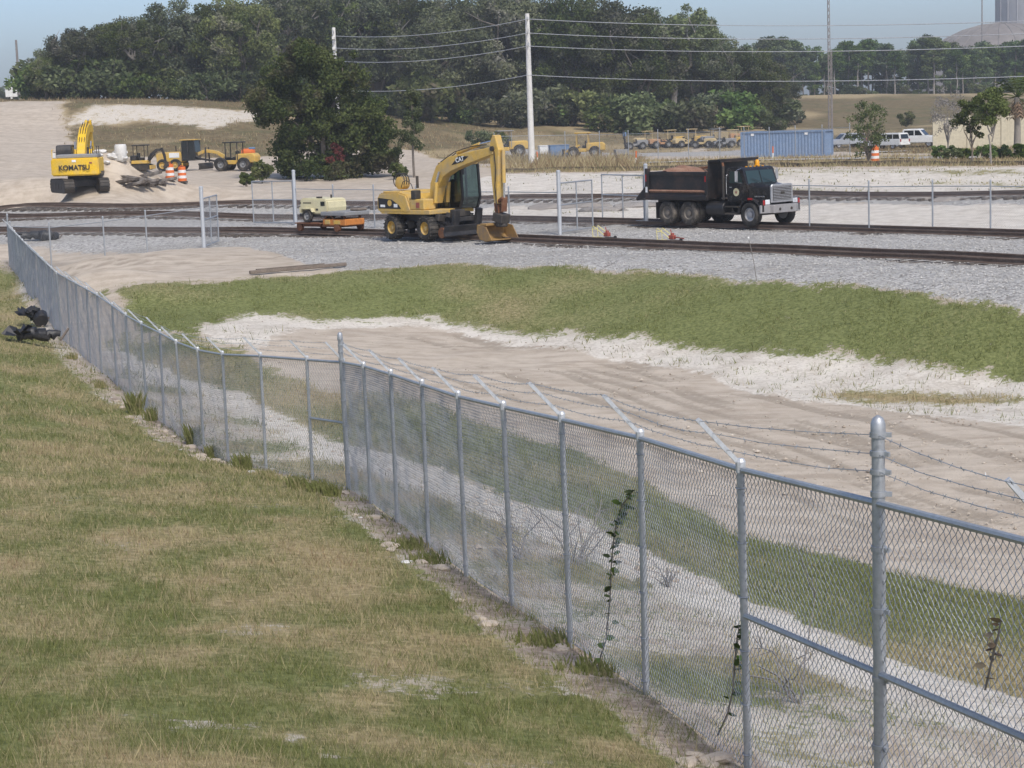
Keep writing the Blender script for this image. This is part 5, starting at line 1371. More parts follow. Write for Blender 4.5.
# ------------------------------------------------------------------ cars by the road
def car(kind, label, g, rz, mat, sc=1.0):
    t = thing({'pickup': 'pickup_truck', 'suv': 'parked_car'}[kind], label, {'pickup': 'pickup truck', 'suv': 'car'}[kind], g, rz, 'cars parked beyond the road', sc)
    m = M[mat]; w = .95
    L0, L1 = (-2.75, 2.75) if kind == 'pickup' else (-2.4, 2.3)
    for x in (-1.7 if kind == 'pickup' else -1.35, 1.75 if kind == 'pickup' else 1.4):
        for s in (-1, 1): wheel(t, (x, s * .82, .38), .38, .24, .24, 'tyre', 'alu', s)
    if kind == 'pickup':
        MB().prism([(L0, .5), (L1 - .1, .45), (L1, .7), (L1 - .05, 1.08), (1.4, 1.2), (L0, 1.2)], -w, w).build('body', m, t, .06, False, 2)
        cabp = [(1.35, 1.18), (.75, 1.85), (.6, 1.92), (-.95, 1.92), (-1.1, 1.85), (-1.15, 1.18)]
        wins = [[(1.05, 1.26), (.7, 1.78), (.22, 1.78), (.22, 1.26)], [(.12, 1.26), (.12, 1.78), (-.9, 1.78), (-1.0, 1.26)]]
    else:
        MB().prism([(L0, .45), (L1 - .1, .42), (L1, .65), (L1 - .1, .98), (1.2, 1.12), (L0 + .02, 1.12)], -w, w).build('body', m, t, .06, False, 2)
        cabp = [(1.2, 1.1), (.45, 1.76), (.3, 1.82), (-2.1, 1.82), (-2.25, 1.74), (-2.38, 1.1)]
        wins = [[(.85, 1.18), (.4, 1.68), (-.35, 1.68), (-.35, 1.18)], [(-.45, 1.18), (-.45, 1.68), (-1.25, 1.68), (-1.25, 1.18)], [(-1.35, 1.18), (-1.35, 1.68), (-2.12, 1.68), (-2.25, 1.18)]]
    cab = MB().prism(cabp, -w + .1, w - .1).build('cabin', m, t, .06, False, 2)
    for wn in wins:
        for s in (-1, 1): MB().add([(x, s * (w - .096), z) for x, z in wn], [tuple(range(4))]).build('side_window', M['glass_black'], cab)
    a, b_ = cabp[0], cabp[1]; MB().add([(a[0] - .04, -.72, a[1] + .08), (a[0] - .04, .72, a[1] + .08), (b_[0] + .06, .68, b_[1] - .04), (b_[0] + .06, -.68, b_[1] - .04)], [(0, 1, 2, 3)]).build('windshield', M['glass_black'], cab)
    a, b_ = cabp[-1], cabp[-2]; MB().add([(a[0] - .015, -.7, a[1] + .1), (a[0] - .015, .7, a[1] + .1), (b_[0] - .012, .66, b_[1] - .06), (b_[0] - .012, -.66, b_[1] - .06)], [(0, 1, 2, 3)]).build('rear_window', M['glass_black'], cab)
    for s in (-1, 1):
        MB().box((L1 - .04, s * .72, .86), (.06, .34, .18)).build('headlamp', M['lamp_clear'], t, .01)
        MB().box((L0 - .01, s * .82, .98), (.06, .16, .3)).build('tail_lamp', M['lamp_red'], t, .01)
    MB().box((L1 + .02, 0, .55), (.14, 1.75, .2)).build('front_bumper', M['alu' if kind == 'pickup' else mat], t, .03)
    MB().box((L0 - .05, 0, .55), (.14, 1.75, .2)).build('rear_bumper', M['alu' if kind == 'pickup' else mat], t, .03)
    MB().box((L0 - .02, 0, .8), (.03, .36, .16)).build('number_plate', M['letter_white'], t)
    if kind == 'pickup': MB().span((L0 + .1, -.8, 1.12), (-1.25, .8, 1.215)).build('bed_liner', M['black'], t)
car('pickup', 'white crew-cab pickup truck facing right beside the cream wall', ground(915, 147.5), R(-28), 'white', .95)
car('suv', 'white estate car seen from behind, left of the white pickup truck', ground(888, 149.5), R(132), 'white', .86)
car('suv', 'silver car half hidden behind the young oak', ground(846, 148), R(196), 'silver', .82)

def wall_building():
    p = ground(935, 149.5); q = p + Vector((14, 2.0, 0)); d = q - p
    t = thing('garden_wall', 'cream stucco wall behind the palms at the right', 'wall', p, math.atan2(d.y, d.x)); L = d.length; Hh = 2.75
    MB().span((0, 0, -.3), (L, .3, Hh)).build('panel', M['wall'], t, .02)
    MB().span((-.1, -.08, Hh + .002), (L, .38, Hh + .16)).build('coping', M['wall'], t, .02)
    for k in range(int(L / 3.4) + 1): MB().span((k * 3.4 - .25, -.12, -.3), (k * 3.4 + .25, -.001, Hh + .3)).build('pilaster', M['wall'], t, .02)
wall_building()

# road, and the strip drawn for the grass shadow below it
def strip(name, pts, width, mat, dz, kind='structure'):
    P = resample([Vector((p.x, p.y, 0)) for p in pts], 1.2); d = np.gradient(P, axis=0); d /= np.linalg.norm(d, axis=1)[:, None]; n = np.stack([-d[:, 1], d[:, 0], 0 * d[:, 0]], 1)
    cols = [-.5, -.25, 0, .25, .5]; V = []
    for c in cols:
        q = P + n * c * width; q[:, 2] = H(q[:, 0], q[:, 1]) + dz; V.append(q)
    V = np.stack(V, 1); m_ = len(P); V = V.reshape(-1, 3); k = len(cols)
    i = np.arange(m_ - 1)[:, None] * k; j = np.arange(k - 1)[None]
    F = np.stack([i + j, i + j + 1, i + k + j + 1, i + k + j], -1).reshape(-1, 4)
    o = link_mesh(name, np_mesh(name, V, F, True), mat); tag(o, kind=kind); return o
M['road'] = paint('pale_worn_road', (.40, .385, .36), .95, 0, (.30, .28, .25), .5, .5, .1)
strip('road', [ground(x, y) for x, y in ((640, 163.5), (700, 162.3), (780, 160.7), (860, 159.6), (940, 158.8), (1020, 158.2))] + [ptz(1100, 157.5, .8)], 4.4, M['road'], .10)
strip('path', [ground(860, 154), ground(885, 152.5), ground(905, 151.5)] , 1.6, M['road'], .08)
def shadow_strip(label, pts, h):  # low dark strip added where grass shadow lies below the road
    P = [Vector(p) for p in pts]; t = thing('shadow_strip', label, 'shadow strip', P[0]); o0 = P[0].copy()
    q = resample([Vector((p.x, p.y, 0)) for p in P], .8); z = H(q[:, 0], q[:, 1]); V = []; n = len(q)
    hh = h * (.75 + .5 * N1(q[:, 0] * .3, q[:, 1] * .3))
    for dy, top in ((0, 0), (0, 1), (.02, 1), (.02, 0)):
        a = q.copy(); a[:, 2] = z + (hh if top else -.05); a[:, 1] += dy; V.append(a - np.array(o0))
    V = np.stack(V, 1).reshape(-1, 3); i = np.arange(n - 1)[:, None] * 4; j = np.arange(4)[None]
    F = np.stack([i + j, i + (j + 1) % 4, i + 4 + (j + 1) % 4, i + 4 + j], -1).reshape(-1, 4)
    link_mesh('shadow_sheet', np_mesh('shadow_sheet', V, F), M['shadow'], t)
    for k in range(0, n, 4): MB().span((q[k, 0] - o0.x - .02, q[k, 1] - o0.y - .06, z[k] - o0.z - .1), (q[k, 0] - o0.x + .02, q[k, 1] - o0.y - .02, z[k] - o0.z + hh[k] + .04)).build('stake', M['timber'], t)  # uprights added along the shadow strip
M['shadow'] = paint('grass_shadow_brown', (.11, .095, .075), .9, 0, (.25, .20, .14), .8, 1.0, .1)  # dark brown puts the grass shadow into the colour
shadow_strip('dark strip drawn for grass shadow along the far white bank behind the dump truck', [ground(x, y) for x, y in ((505, 172.5), (600, 171), (700, 169), (780, 166.5), (860, 166), (940, 165.5), (1020, 165))] + [ptz(1090, 165, 1.15)], .27)

# orange-topped survey laths
for px, py, lb in ((773, 160, 'right of the dump truck cab'), (538, 163.5, 'right of the white utility pole'), (636, 165, 'behind the dump bed'), (876.5, 158, 'beside the lone orange barrel')):
    g = ground(px, py); t = thing('survey_stake', 'orange-painted survey stake standing ' + lb, 'stake', g, RNG.uniform(0, 1)); t.rotation_euler[1] = RNG.uniform(-.08, .08)
    MB().span((-.04, -.03, 0), (.04, .03, .5)).build('lower_lath', M['letter_white'], t); MB().span((-.041, -.031, .5), (.041, .031, 1.0)).build('painted_top', M['orange'], t)

# ------------------------------------------------------------------ utility poles, wires, mast
def upole(label, base, top_z, r0, r1, mat, arms=True):
    t = thing('utility_pole', label, 'utility pole', base); h = top_z - base.z
    MB().cyl((0, 0, -.3), (0, 0, h), r0, r1, n=14).build('shaft', M[mat], t, 0, True)
    if arms:
        for dz in (.55, 1.55, 2.55):
            b = MB(); b.bar((0, 0, h - dz), (-.0, -.5, h - dz + .1), .06); i = b.build('bracket', M['galv'], t)
            MB().lathe([(.03, 0), (.07, .03), (.04, .07), (.08, .11), (.04, .15), (.06, .2)], (0, -.5, h - dz + .08), 'z', 8).build('insulator', M['galv_bright'], i, 0, True)
    return t
PB = ground(532, 165.5); PT = ptd(527.3, 13.5, PB.y)
P1 = upole('tall white concrete utility pole in front of the wood', PB, PT.z, .27, .17, 'conc')
Q0 = ptd(338, 160, PB.y + 36); QT = ptd(333.5, 27.5, PB.y + 36); QB = Vector((QT.x, QT.y, h1(QT.x, QT.y)))
P2 = upole('white concrete utility pole rising behind the big round tree', QB, QT.z, .26, .17, 'conc')
for dz in (1.0, 2.0, 3.0): MB().box((0, -.3, QT.z - QB.z - dz), (.35, .25, .3)).build('transformer_box', M['conc'], P2, .03)
MA = ground(830, 154); mt = thing('radio_mast', 'very tall thin grey mast rising out of the picture right of the container', 'mast', MA)
b = MB(); hm = 22.0; rad = .18
cs = [(rad * math.cos(a), rad * math.sin(a)) for a in (0, 2.094, 4.189)]
for c in cs: MB().cyl((c[0], c[1], 0), (c[0] * .35, c[1] * .35, hm), .038, .022, n=6).build('leg', M['pole_wood'], mt)
for k in range(36):
    z0 = k * hm / 36; z1 = (k + 1) * hm / 36; f0 = 1 - .65 * z0 / hm; f1 = 1 - .65 * z1 / hm
    for i in range(3):
        p, q = cs[i], cs[(i + 1) % 3]; b.bar((p[0] * f0, p[1] * f0, z0), (q[0] * f1, q[1] * f1, z1), .03)
b.build('lattice', M['pole_wood'], mt)
MB().cyl((.25, 0, 0), (.25, 0, 9.5), .06, .05, n=8).build('riser_pipe', M['pole_wood'], mt)
WP = ground(17, 99.5); wt = ptd(16, 40, 300); wz = Vector((wt.x, wt.y, h1(wt.x, wt.y)))
upole('dark thin utility pole at the far left edge', wz, wt.z, .22, .16, 'pole_wood', False)
for px, py, top, d, lb in ((780, 128, 74, 300, 'bare wooden pole at the edge of the field left of the mast'),):
    tp = ptd(px, top, d); bs = Vector((tp.x, tp.y, h1(tp.x, tp.y))); upole(lb, bs, tp.z, .2, .13, 'pole_wood', False)
def cable(label, p, q, sag, r=.026):
    p = Vector(p); q = Vector(q); pts = []
    for i in range(25):
        t = i / 24; c = p.lerp(q, t); c.z -= sag * 4 * t * (1 - t); pts.append(c - p)
    o = MB().tube(pts, r, 5).build('power_line', M['cable'], None, 0, True); o.location = p
    tag(o, label, 'power line', 'overhead power lines')
M['cable'] = flat('aluminium_cable', (.55, .56, .57), .5, .2)
for k, (ya, yb, ye) in enumerate(((19, 36, 19), (33, 48, 31), (46, 61, 43), (75, 90, 74))):
    a = ptd(527.8, ya, PB.y - .5); l = ptd(335, yb, QT.y - .5); r_ = ptd(1290, ye - 11, PB.y - 55)
    nm = ('topmost', 'second', 'third', 'lowest')[k]
    cable(nm + ' overhead power line left of the white concrete pole', a, l, .55)
    cable(nm + ' overhead power line right of the white concrete pole', a, r_, .7)

# ------------------------------------------------------------------ far things
def dome():
    D = 900.0; c = ptd(1000, 60, D); ap = ptd(1000, 23, D); s = FPX / D
    z0 = h1(c.x, c.y); hh = ap.z - z0; rad = 95 / s
    t = thing('storage_dome', 'great grey-brown storage dome beyond the pines at the right', 'dome', (c.x, D, z0))
    b = MB(); prof = [(rad, 0), (rad, hh * .1)]
    for k in range(1, 9): a = k / 8 * math.pi / 2; prof.append((rad * math.cos(a) * .98 + .3, hh * (.1 + .9 * math.sin(a) ** 1.15)))
    b.lathe(prof, n=48); b.build('shell', M['dome'], t, 0, True)
    for k in range(24):
        a = 2 * math.pi * k / 24; MB().tube([(r_ * 1.003 * math.cos(a), r_ * 1.003 * math.sin(a), z) for r_, z in prof[1:]], .25, 4).build('seam', M['dome'], t)
    D2 = 980.0; c = ptd(1030, 60, D2); ap = ptd(1030, -40, D2); z0 = h1(c.x, c.y)
    t = thing('silo', 'pale grey silo tower rising behind the storage dome', 'silo', (c.x, D2, z0)); rad = 33 * D2 / FPX; hh = ap.z - z0
    MB().lathe([(rad, 0), (rad, hh), (rad * .9, hh + 1.5)], n=40).build('barrel', M['silo'], t, 0, True)
    for k in range(20):
        a = 2 * math.pi * k / 20; MB().bar((rad * math.cos(a), rad * math.sin(a), 0), (rad * math.cos(a), rad * math.sin(a), hh), .5).build('rib', M['silo'], t)
    D3 = 860.0; tp = ptd(982, -8, D3); z0 = h1(tp.x, D3)
    t = thing('antenna_pole', 'thin grey antenna pole standing left of the silo tower', 'antenna', (tp.x, D3, z0))
    MB().cyl((0, 0, 0), (0, 0, tp.z - z0), .45, .25, n=8).build('shaft', M['pole_wood'], t, 0, True); MB().cyl((0, 0, (tp.z - z0) * .6), (0, 0, (tp.z - z0) * .63), .6, n=8).build('collar', M['pole_wood'], t)
M['dome'] = paint('weathered_dome_cladding', (.21, .185, .165), .9, 0, (.29, .27, .25), .5, .05, .1)
M['silo'] = paint('pale_grey_silo_concrete', (.34, .34, .35), .9, 0, (.26, .26, .27), .5, .05, .1)
dome()
def site_cabin():
    tp = ptd(12, 100, 262); z = h1(tp.x, tp.y); t = thing('site_cabin', 'small white box trailer on the skyline at the far left', 'cabin', (tp.x, tp.y, z), R(10))
    MB().span((-.75, -.6, .35), (.75, .6, 1.6)).build('body', M['white'], t, .03); MB().span((.2, -.612, .8), (.55, -.601, 1.25)).build('window', M['glass_black'], t)
    for s in (-1, 1): wheel(t, (0, s * .5, .25), .25, .15, .15, 'tyre', 'white', s)
site_cabin()

# ------------------------------------------------------------------ loose things in the middle distance
def beam():
    p = ground(250, 276); q = ground(346, 268); d = q - p
    t = thing('timber_beam', 'long grey timber beam lying at the top of the grassy bank', 'beam', p + Vector((0, 0, .12)), math.atan2(d.y, d.x)); L = d.xy.length
    t.rotation_euler[1] = -math.atan2(d.z, L)
    b = MB(); b.box((L / 2, 0, -.02), (L, .15, .12)); b.build('plank', M['timber'], t, .02)
    MB().box((L * .42, .02, .06), (L * .7, .10, .03)).build('top_board', M['timber'], t)
beam()
def silt_heap(px, py, label, pts, r):
    g = ground(px, py); t = thing('black_sheeting', label, 'plastic sheeting', g)
    b = MB(); P = [Vector(p) for p in pts]; q = []
    for i in range(len(P) - 1):
        for k in range(5): q.append(P[i].lerp(P[i + 1], k / 5) + Vector((random.uniform(-.04, .04), random.uniform(-.05, .05), random.uniform(-.03, .05))))
    b.tube(q, [r * random.uniform(.55, 1.3) for _ in q], 9); b.build('rolled_sheet', M['plastic_black'], t, 0, True)
    b = MB(); c = q[0]
    for k in range(7):
        a = k * .9; b.add([c, c + Vector((.3 * math.cos(a), .3 * math.sin(a), .1 + .2 * random.random())), c + Vector((.45 * math.cos(a + .5), .45 * math.sin(a + .5), .3 * random.random())), c + Vector((.3 * math.cos(a + .9), .3 * math.sin(a + .9), .02))], [(0, 1, 2, 3)])
    b.build('crumpled_edge', M['plastic_black'], t)
    MB().bar((q[-1].x, q[-1].y, 0), (q[-1].x + .1, q[-1].y + .6, .25), .05).build('broken_stake', M['timber'], t)
silt_heap(19, 343, 'crumpled roll of black plastic lying on the lawn by the curved fence', [(0, 0, .15), (.3, 0, .2), (.75, .05, .15), (1.15, .2, .18)], .15)
silt_heap(30, 327, 'bunched black plastic sheeting leaning near the curved fence behind the roll', [(.0, .0, .35), (.15, .1, .5), (.35, .0, .3), (.45, -.5, .12)], .2)
silt_heap(28, 243, 'dark sheeting in the ditch at the far end of the curved fence', [(-.6, 0, .2), (.2, .2, .3), (.9, .1, .25), (1.5, .3, .2)], .28)
g = ground(757, 281); t = thing('leaning_rod', 'thin pale rod leaning out of the grassy bank', 'rod', g); MB().tube([(0, 0, -.1), (-.09, 0, .6), (-.24, 0, 1.35)], [.014, .012, .008], 6).build('shaft', M['twig'], t, 0, True); MB().lathe([(.02, 1.3), (.03, 1.33), (.02, 1.36)], (-.24, 0, 0), n=8).build('tip', M['letter_white'], t)
# ------------------------------------------------------------------ vegetation
M['leaf_oak'] = leaf_mat('oak_leaves', (.044, .064, .024), (.150, .175, .068), (.18, .178, .13), .3)
M['leaf_green'] = leaf_mat('bright_leaves', (.045, .080, .020), (.15, .20, .06), None, .3)
M['leaf_mid'] = leaf_mat('mixed_leaves', (.044, .066, .022), (.150, .178, .066), (.15, .13, .085), .3)
M['leaf_big'] = leaf_mat('round_tree_leaves', (.036, .056, .018), (.125, .150, .052), (.12, .105, .065), .3, False)
M['leaf_pine'] = leaf_mat('pine_needles', (.045, .080, .026), (.145, .195, .066), None, .3)
M['leaf_palm'] = leaf_mat('palm_fronds', (.04, .07, .015), (.14, .18, .05), None, .25)
M['leaf_dead'] = leaf_mat('dead_fronds', (.15, .11, .07), (.30, .23, .15), None, .2)
M['leaf_grey'] = leaf_mat('grey_twig_haze', (.12, .11, .10), (.23, .215, .195), None, .1)

def leaf_cloud(C, Rr, per, size, rng, aspect=.55, squash=.8, up=.35, shell=.45):
    """leaf-sized diamonds spread through clumps; C (n,3), Rr (n,)"""
    C = np.asarray(C, float); Rr = np.asarray(Rr, float)
    k = np.maximum(3, (per * (Rr / Rr.mean()) ** 2).astype(int)); idx = np.repeat(np.arange(len(C)), k); n = len(idx)
    d = rng.normal(size=(n, 3)); d /= np.linalg.norm(d, axis=1)[:, None]
    rad = (shell + (1 - shell) * rng.random(n)) * np.where(rng.random(n) < .12, 1.25, 1)
    P = C[idx] + d * (rad * Rr[idx])[:, None] * np.array([1, 1, squash])
    nrm = rng.normal(size=(n, 3)) + d * .5; nrm[:, 2] += up; nrm /= np.linalg.norm(nrm, axis=1)[:, None]
    t = rng.normal(size=(n, 3)); t -= nrm * (t * nrm).sum(1)[:, None]; t /= np.linalg.norm(t, axis=1)[:, None]
    b = np.cross(nrm, t); s = size * rng.uniform(.55, 1.35, n)
    a = t * s[:, None]; b = b * (s * aspect)[:, None]
    V = np.stack([P - a, P + b * .9 - a * .1, P + a, P - b], 1).reshape(-1, 3)
    F = np.arange(4 * n).reshape(-1, 4)
    ct = rng.random(len(C))
    tint = np.clip(rng.random(n) * .6 + ct[idx] * .5 - .05, 0, 1)
    return V, F, tint
def leaf_obj(name, cl, mat, parent):
    V, F, tint = cl
    return link_mesh(name, np_mesh(name, V, F, False, {'tint': ('FACE', tint)}), mat, parent)

def limb_path(p, q, rng, n=5, wob=.12):
    p = np.array(p, float); q = np.array(q, float); L = np.linalg.norm(q - p); pts = []
    for i in range(n + 1):
        t = i / n; c = p + (q - p) * t + rng.normal(size=3) * L * wob * .35 * math.sin(math.pi * t); c[2] += L * .10 * math.sin(math.pi * t); pts.append(c)
    return pts
def make_tree(name, Hh, Rc, rng, mat, bark='bark', base=.3, nclump=46, per=120, leaf=.34, clump=.24, limbs=6, lean=0.0, trunk=.34, flatten=1.0, pine=False, squash=.8):
    """tapered trunk with limbs, crown of leaf clumps; returns a root with parts trunk and crown (no label yet)"""
    root = bpy.data.objects.new(name, None); COL.objects.link(root); root.empty_display_size = .5
    b = MB(); fork = Hh * base
    top = np.array([lean * Hh, 0, Hh * (.93 if pine else .62)])
    b.tube(limb_path((0, 0, -.4), top, rng, 7, .10 if not pine else .03), list(np.linspace(trunk, trunk * .28, 8)), 7)
    C = []; Rr = []
    if pine:
        for i in range(nclump):
            t = rng.random() ** .7; z = Hh * (base + (1 - base) * t); w = Rc * (1 - .62 * t) * (.35 + .65 * rng.random()); a = rng.random() * 6.283
            C.append((lean * z + w * math.cos(a), w * math.sin(a), z)); Rr.append(Rc * clump * rng.uniform(.7, 1.3))
            if i % 3 == 0: b.tube([(lean * z, 0, z - .5), C[-1]], [trunk * .2, trunk * .05], 4)
    else:
        cz0 = Hh * (base + (1 - base) * .52); rz = Hh * (1 - base) * .48
        for i in range(limbs):
            a = 6.283 * (i + rng.uniform(-.3, .3)) / limbs; e = rng.uniform(.15, .8)
            q = (Rc * .85 * math.cos(a) * math.cos(e), Rc * .85 * math.sin(a) * math.cos(e), cz0 + rz * .85 * math.sin(e) * rng.uniform(.5, 1.1)); p = (0, 0, fork * rng.uniform(.7, 1.15))
            pts = limb_path(p, q, rng); b.tube(pts, list(np.linspace(trunk * .55, trunk * .13, len(pts))), 6)
            for k in range(3):
                s = pts[rng.integers(2, 5)]; e2 = np.array(s) + rng.normal(size=3) * Rc * .28 + np.array([0, 0, Rc * .12])
                b.tube([s, (np.array(s) + e2) / 2 + rng.normal(size=3) * .1, e2], [trunk * .2, trunk * .13, trunk * .05], 5)
        for i in range(nclump):
            d = rng.normal(size=3); d[2] = d[2] * .9 + .15; d /= np.linalg.norm(d); r = rng.uniform(.35, 1.0) ** .6 * rng.uniform(.82, 1.08)
            C.append((d[0] * Rc * r + lean * cz0, d[1] * Rc * r, cz0 + d[2] * rz * r * flatten)); Rr.append(Rc * clump * rng.uniform(.6, 1.35))
    b.build('trunk', M[bark], root, 0, True)
    leaf_obj('crown', leaf_cloud(C, Rr, per, leaf, rng, squash=squash), M[mat], root)
    return root
def place(proto, first, p, s, rz, label, cat, group):
    o = proto if first else copy_tree(proto)
    o.location = p; o.scale = s if isinstance(s, tuple) else (s,) * 3; o.rotation_euler = (0, 0, rz)
    return tag(o, label, cat, group)

trng = np.random.default_rng(21)
OAKS = [make_tree('oak_tree', 15, 6.6, trng, 'leaf_oak', bk, ba, nc, 300 if bk == 'bark' else 210, .20, cl, 6 if bk == 'bark' else 8, ln, .42 if bk == 'bark' else .5) for bk, ba, nc, cl, ln in
        (('bark', .12, 84, .21, .0), ('bark_pale', .34, 60, .18, .05), ('bark', .06, 92, .19, -.04), ('bark_pale', .40, 54, .19, .06), ('bark', .10, 80, .20, 0), ('bark_pale', .30, 64, .17, -.06))]
SHR = [make_tree('shrub', 3.4, 2.6, trng, m_, 'bark', .02, 22, 90, .24, .34, 4, 0, .07) for m_ in ('leaf_green', 'leaf_mid', 'leaf_oak')]
PINES = [make_tree('pine_tree', 12.5, 2.7, trng, 'leaf_pine', bk, ba, 40, 85, .24, .30, 0, ln, .2, pine=True) for bk, ba, ln in (('bark_pale', .42, .01), ('bark_pale', .34, -.01), ('bark_pale', .48, .015), ('bark', .05, 0))]
used = set()
def put(lst, k, *a):
    p = lst[k]; f = id(p) not in used; used.add(id(p)); return place(p, f, *a)

TOP = np.array([(20, 82), (34, 60), (50, 38), (75, 22), (110, 15), (170, 11), (230, 2), (300, -8), (400, -8), (435, 3), (470, -2), (560, 2), (600, 14), (640, 8), (690, 20), (720, 40), (760, 56), (800, 74)], float)
n = 0
pxs = [44, 72, 104, 138, 170, 204, 238, 270, 304, 338, 372, 406, 440, 474, 508, 540, 574, 606, 640, 672, 704, 732, 758]
for i, px in enumerate(pxs):
    d = 268 + 16 * trng.random() - (26 if px < 250 else 0); d = d if px < 690 else d + 10
    tp = ptd(px, np.interp(px, TOP[:, 0], TOP[:, 1]) + trng.uniform(-9, 14), d); z = h1(tp.x, d); hh = max(5, tp.z - z); s = hh / 14.2
    put(OAKS, i % 6, (tp.x, d, z - .1), (s * trng.uniform(.95, 1.15), s * .95, s), trng.uniform(0, 6.28), ORD[i] + ' oak from the left along the front of the dark wood', 'oak tree', 'oaks along the front of the wood')
for i, px in enumerate(range(52, 790, 33)):
    d = 305 + 25 * trng.random() - (20 if px < 250 else 0)
    tp = ptd(px, np.interp(px, TOP[:, 0], TOP[:, 1]) + trng.uniform(0, 16), d); z = h1(tp.x, d); hh = max(5, tp.z - z); s = hh / 14.2
    put(OAKS, (0, 2, 4)[i % 3], (tp.x, d, z - .1), (s * 1.15, s, s), trng.uniform(0, 6.28), 'oak standing deeper in the wood behind its front row', 'oak tree', 'oaks deeper in the wood')
# undergrowth along the wood edge
k = 0
for i, px in enumerate(np.linspace(34, 778, 44)):
    d = (238 if px < 255 else 252) + 10 * trng.random(); x = (px - 512) / 2000 * d * 1.0
    p = ptd(px, 100, d); z = h1(p.x, d); s = trng.uniform(.5, 1.5) * (1.25 if 55 < px < 130 or 430 < px < 500 else 1)
    put(SHR, 0 if 55 < px < 125 else (0, 1, 2, 1, 2)[i % 5], (p.x, d, z - .15), (s * 1.25, s, s), trng.uniform(0, 6.28), (ORD[i] if i < len(ORD) else 'rightmost-but-' + str(44 - i)) + ' shrub from the left in the green undergrowth before the wood', 'shrub', 'shrubs along the edge of the wood')
for i, px in enumerate(np.linspace(60, 770, 24)):
    d = 288 - (18 if px < 255 else 0); p = ptd(px, 100, d); z = h1(p.x, d); s = trng.uniform(1.3, 2.0)
    put(SHR, 1 + i % 2, (p.x, d, z - .2), (s * 1.4, s, s), trng.uniform(0, 6.28), 'tall shrub in the shade between the oaks of the wood', 'shrub', 'shrubs in the shade of the wood')
# pine belt at the right
ptop = np.array([(735, 50), (760, 42), (775, 36), (800, 44), (830, 50), (850, 38), (880, 42), (900, 50), (920, 38), (945, 40), (975, 46), (1000, 42), (1040, 38)], float)
for r_, d0, n_ in ((0, 425, 38), (1, 445, 46)):
    for i, px in enumerate(np.linspace(738, 1050, n_)):
        px = px + trng.uniform(-5, 5); d = d0 + 14 * trng.random()
        tp = ptd(px, np.interp(px, ptop[:, 0], ptop[:, 1]) + trng.uniform(-3, 10 if r_ else 14), d); z = h1(tp.x, d); s = max(4, tp.z - z) / 12.8
        put(PINES, 3 if r_ and i % 4 else (i * 3 + r_) % 4 if not r_ else i % 3, (tp.x, d, z - .1), (s * 1.25, s * 1.25, s), trng.uniform(0, 6.28), (ORD[i] + ' pine from the left along the near edge of the far pine belt') if not r_ else 'pine deeper in the far pine belt', 'pine tree', 'pines at the near edge of the far belt' if not r_ else 'pines deeper in the far belt')
for i, px in enumerate(np.linspace(745, 1035, 26)):
    d = 416 + 30 * trng.random(); p = ptd(px, 96, d); z = h1(p.x, d); s = trng.uniform(.3, .8)
    put(SHR, i % 3, (p.x, d, z - .1), (s * 1.3, s, s), trng.uniform(0, 6.28), ORD[i] + ' bush from the left at the foot of the far pines', 'shrub', 'bushes at the foot of the pines')
# far trees at the left edge
for i, px in enumerate((2, 9, 22, 30, -8)):
    d = 420 + 30 * trng.random(); tp = ptd(px, 86 + trng.uniform(-2, 5), d); z = h1(tp.x, d); s = max(3, tp.z - z) / 15.3
    put(OAKS, i % 6, (tp.x, d, z), s, trng.uniform(0, 6.28), 'small far tree on the skyline at the left edge', 'tree', 'far trees at the left edge')

# ---- the big round tree and its neighbours
def big_tree():
    g = ground(332, 178.5); s = FPX / g.y; rng = np.random.default_rng(5)
    t = thing('round_tree', 'big dense round tree in the middle with foliage almost to the ground', 'tree', g)
    u = lambda px, py, dy=0.0: np.array([(px - 335) / s, dy, (178.5 - py) / s])
    b = MB()
    for (px, py, dy, r) in ((285, 95, .6, .20), (318, 75, -.5, .24), (350, 70, .3, .22), (380, 105, -.6, .18), (300, 120, -1, .14), (365, 135, -1.2, .14), (395, 140, .2, .12)):
        pts = limb_path((rng.normal(0, .15), 0, -.3), u(px, py, dy), rng, 6, .14); b.tube(pts, list(np.linspace(r, r * .2, len(pts))), 6)
    b.build('trunk', M['bark'], t, 0, True)
    lobes = [(278, 80, 26, 26), (300, 66, 30, 22), (325, 64, 30, 22), (352, 74, 30, 24), (262, 92, 16, 16), (340, 100, 40, 30), (300, 105, 34, 30), (378, 110, 28, 30), (385, 140, 24, 30), (350, 145, 36, 32), (312, 150, 32, 26), (288, 138, 18, 22), (395, 155, 14, 20), (270, 110, 16, 14), (325, 165, 36, 12), (370, 165, 26, 12), (335, 125, 40, 24), (345, 165, 34, 14), (318, 130, 30, 24), (360, 125, 34, 24), (290, 160, 14, 14), (335, 85, 36, 20)]
    C = []; Rr = []
    for px, py, rx, ry in lobes:
        px = 330 + (px - 330) * .9; rx *= .88; ry *= .92
        for i in range(13):
            d = rng.normal(size=3); d /= np.linalg.norm(d); r = rng.uniform(.3, 1.08)
            C.append(u(px + d[0] * rx * r, py + d[2] * ry * r, d[1] * rx / s * r * 1.1 + rng.normal(0, .8))); Rr.append(rng.uniform(.4, 1.1))
    C = np.array(C); C[:, 2] = np.maximum(C[:, 2], .35); Rr = np.array(Rr); red = (rng.random(len(C)) < .04)
    leaf_obj('crown', leaf_cloud(C, Rr, 260, .125, rng, shell=.2), M['leaf_big'], t)
    C2 = np.array([u(347, 150, -4.6), u(350, 156, -4.5), u(344, 146, -4.4), u(340, 158, -4.7)]); leaf_obj('reddish_foliage', leaf_cloud(C2, np.full(4, .38), 60, .13, rng), M['leaf_red'], t)
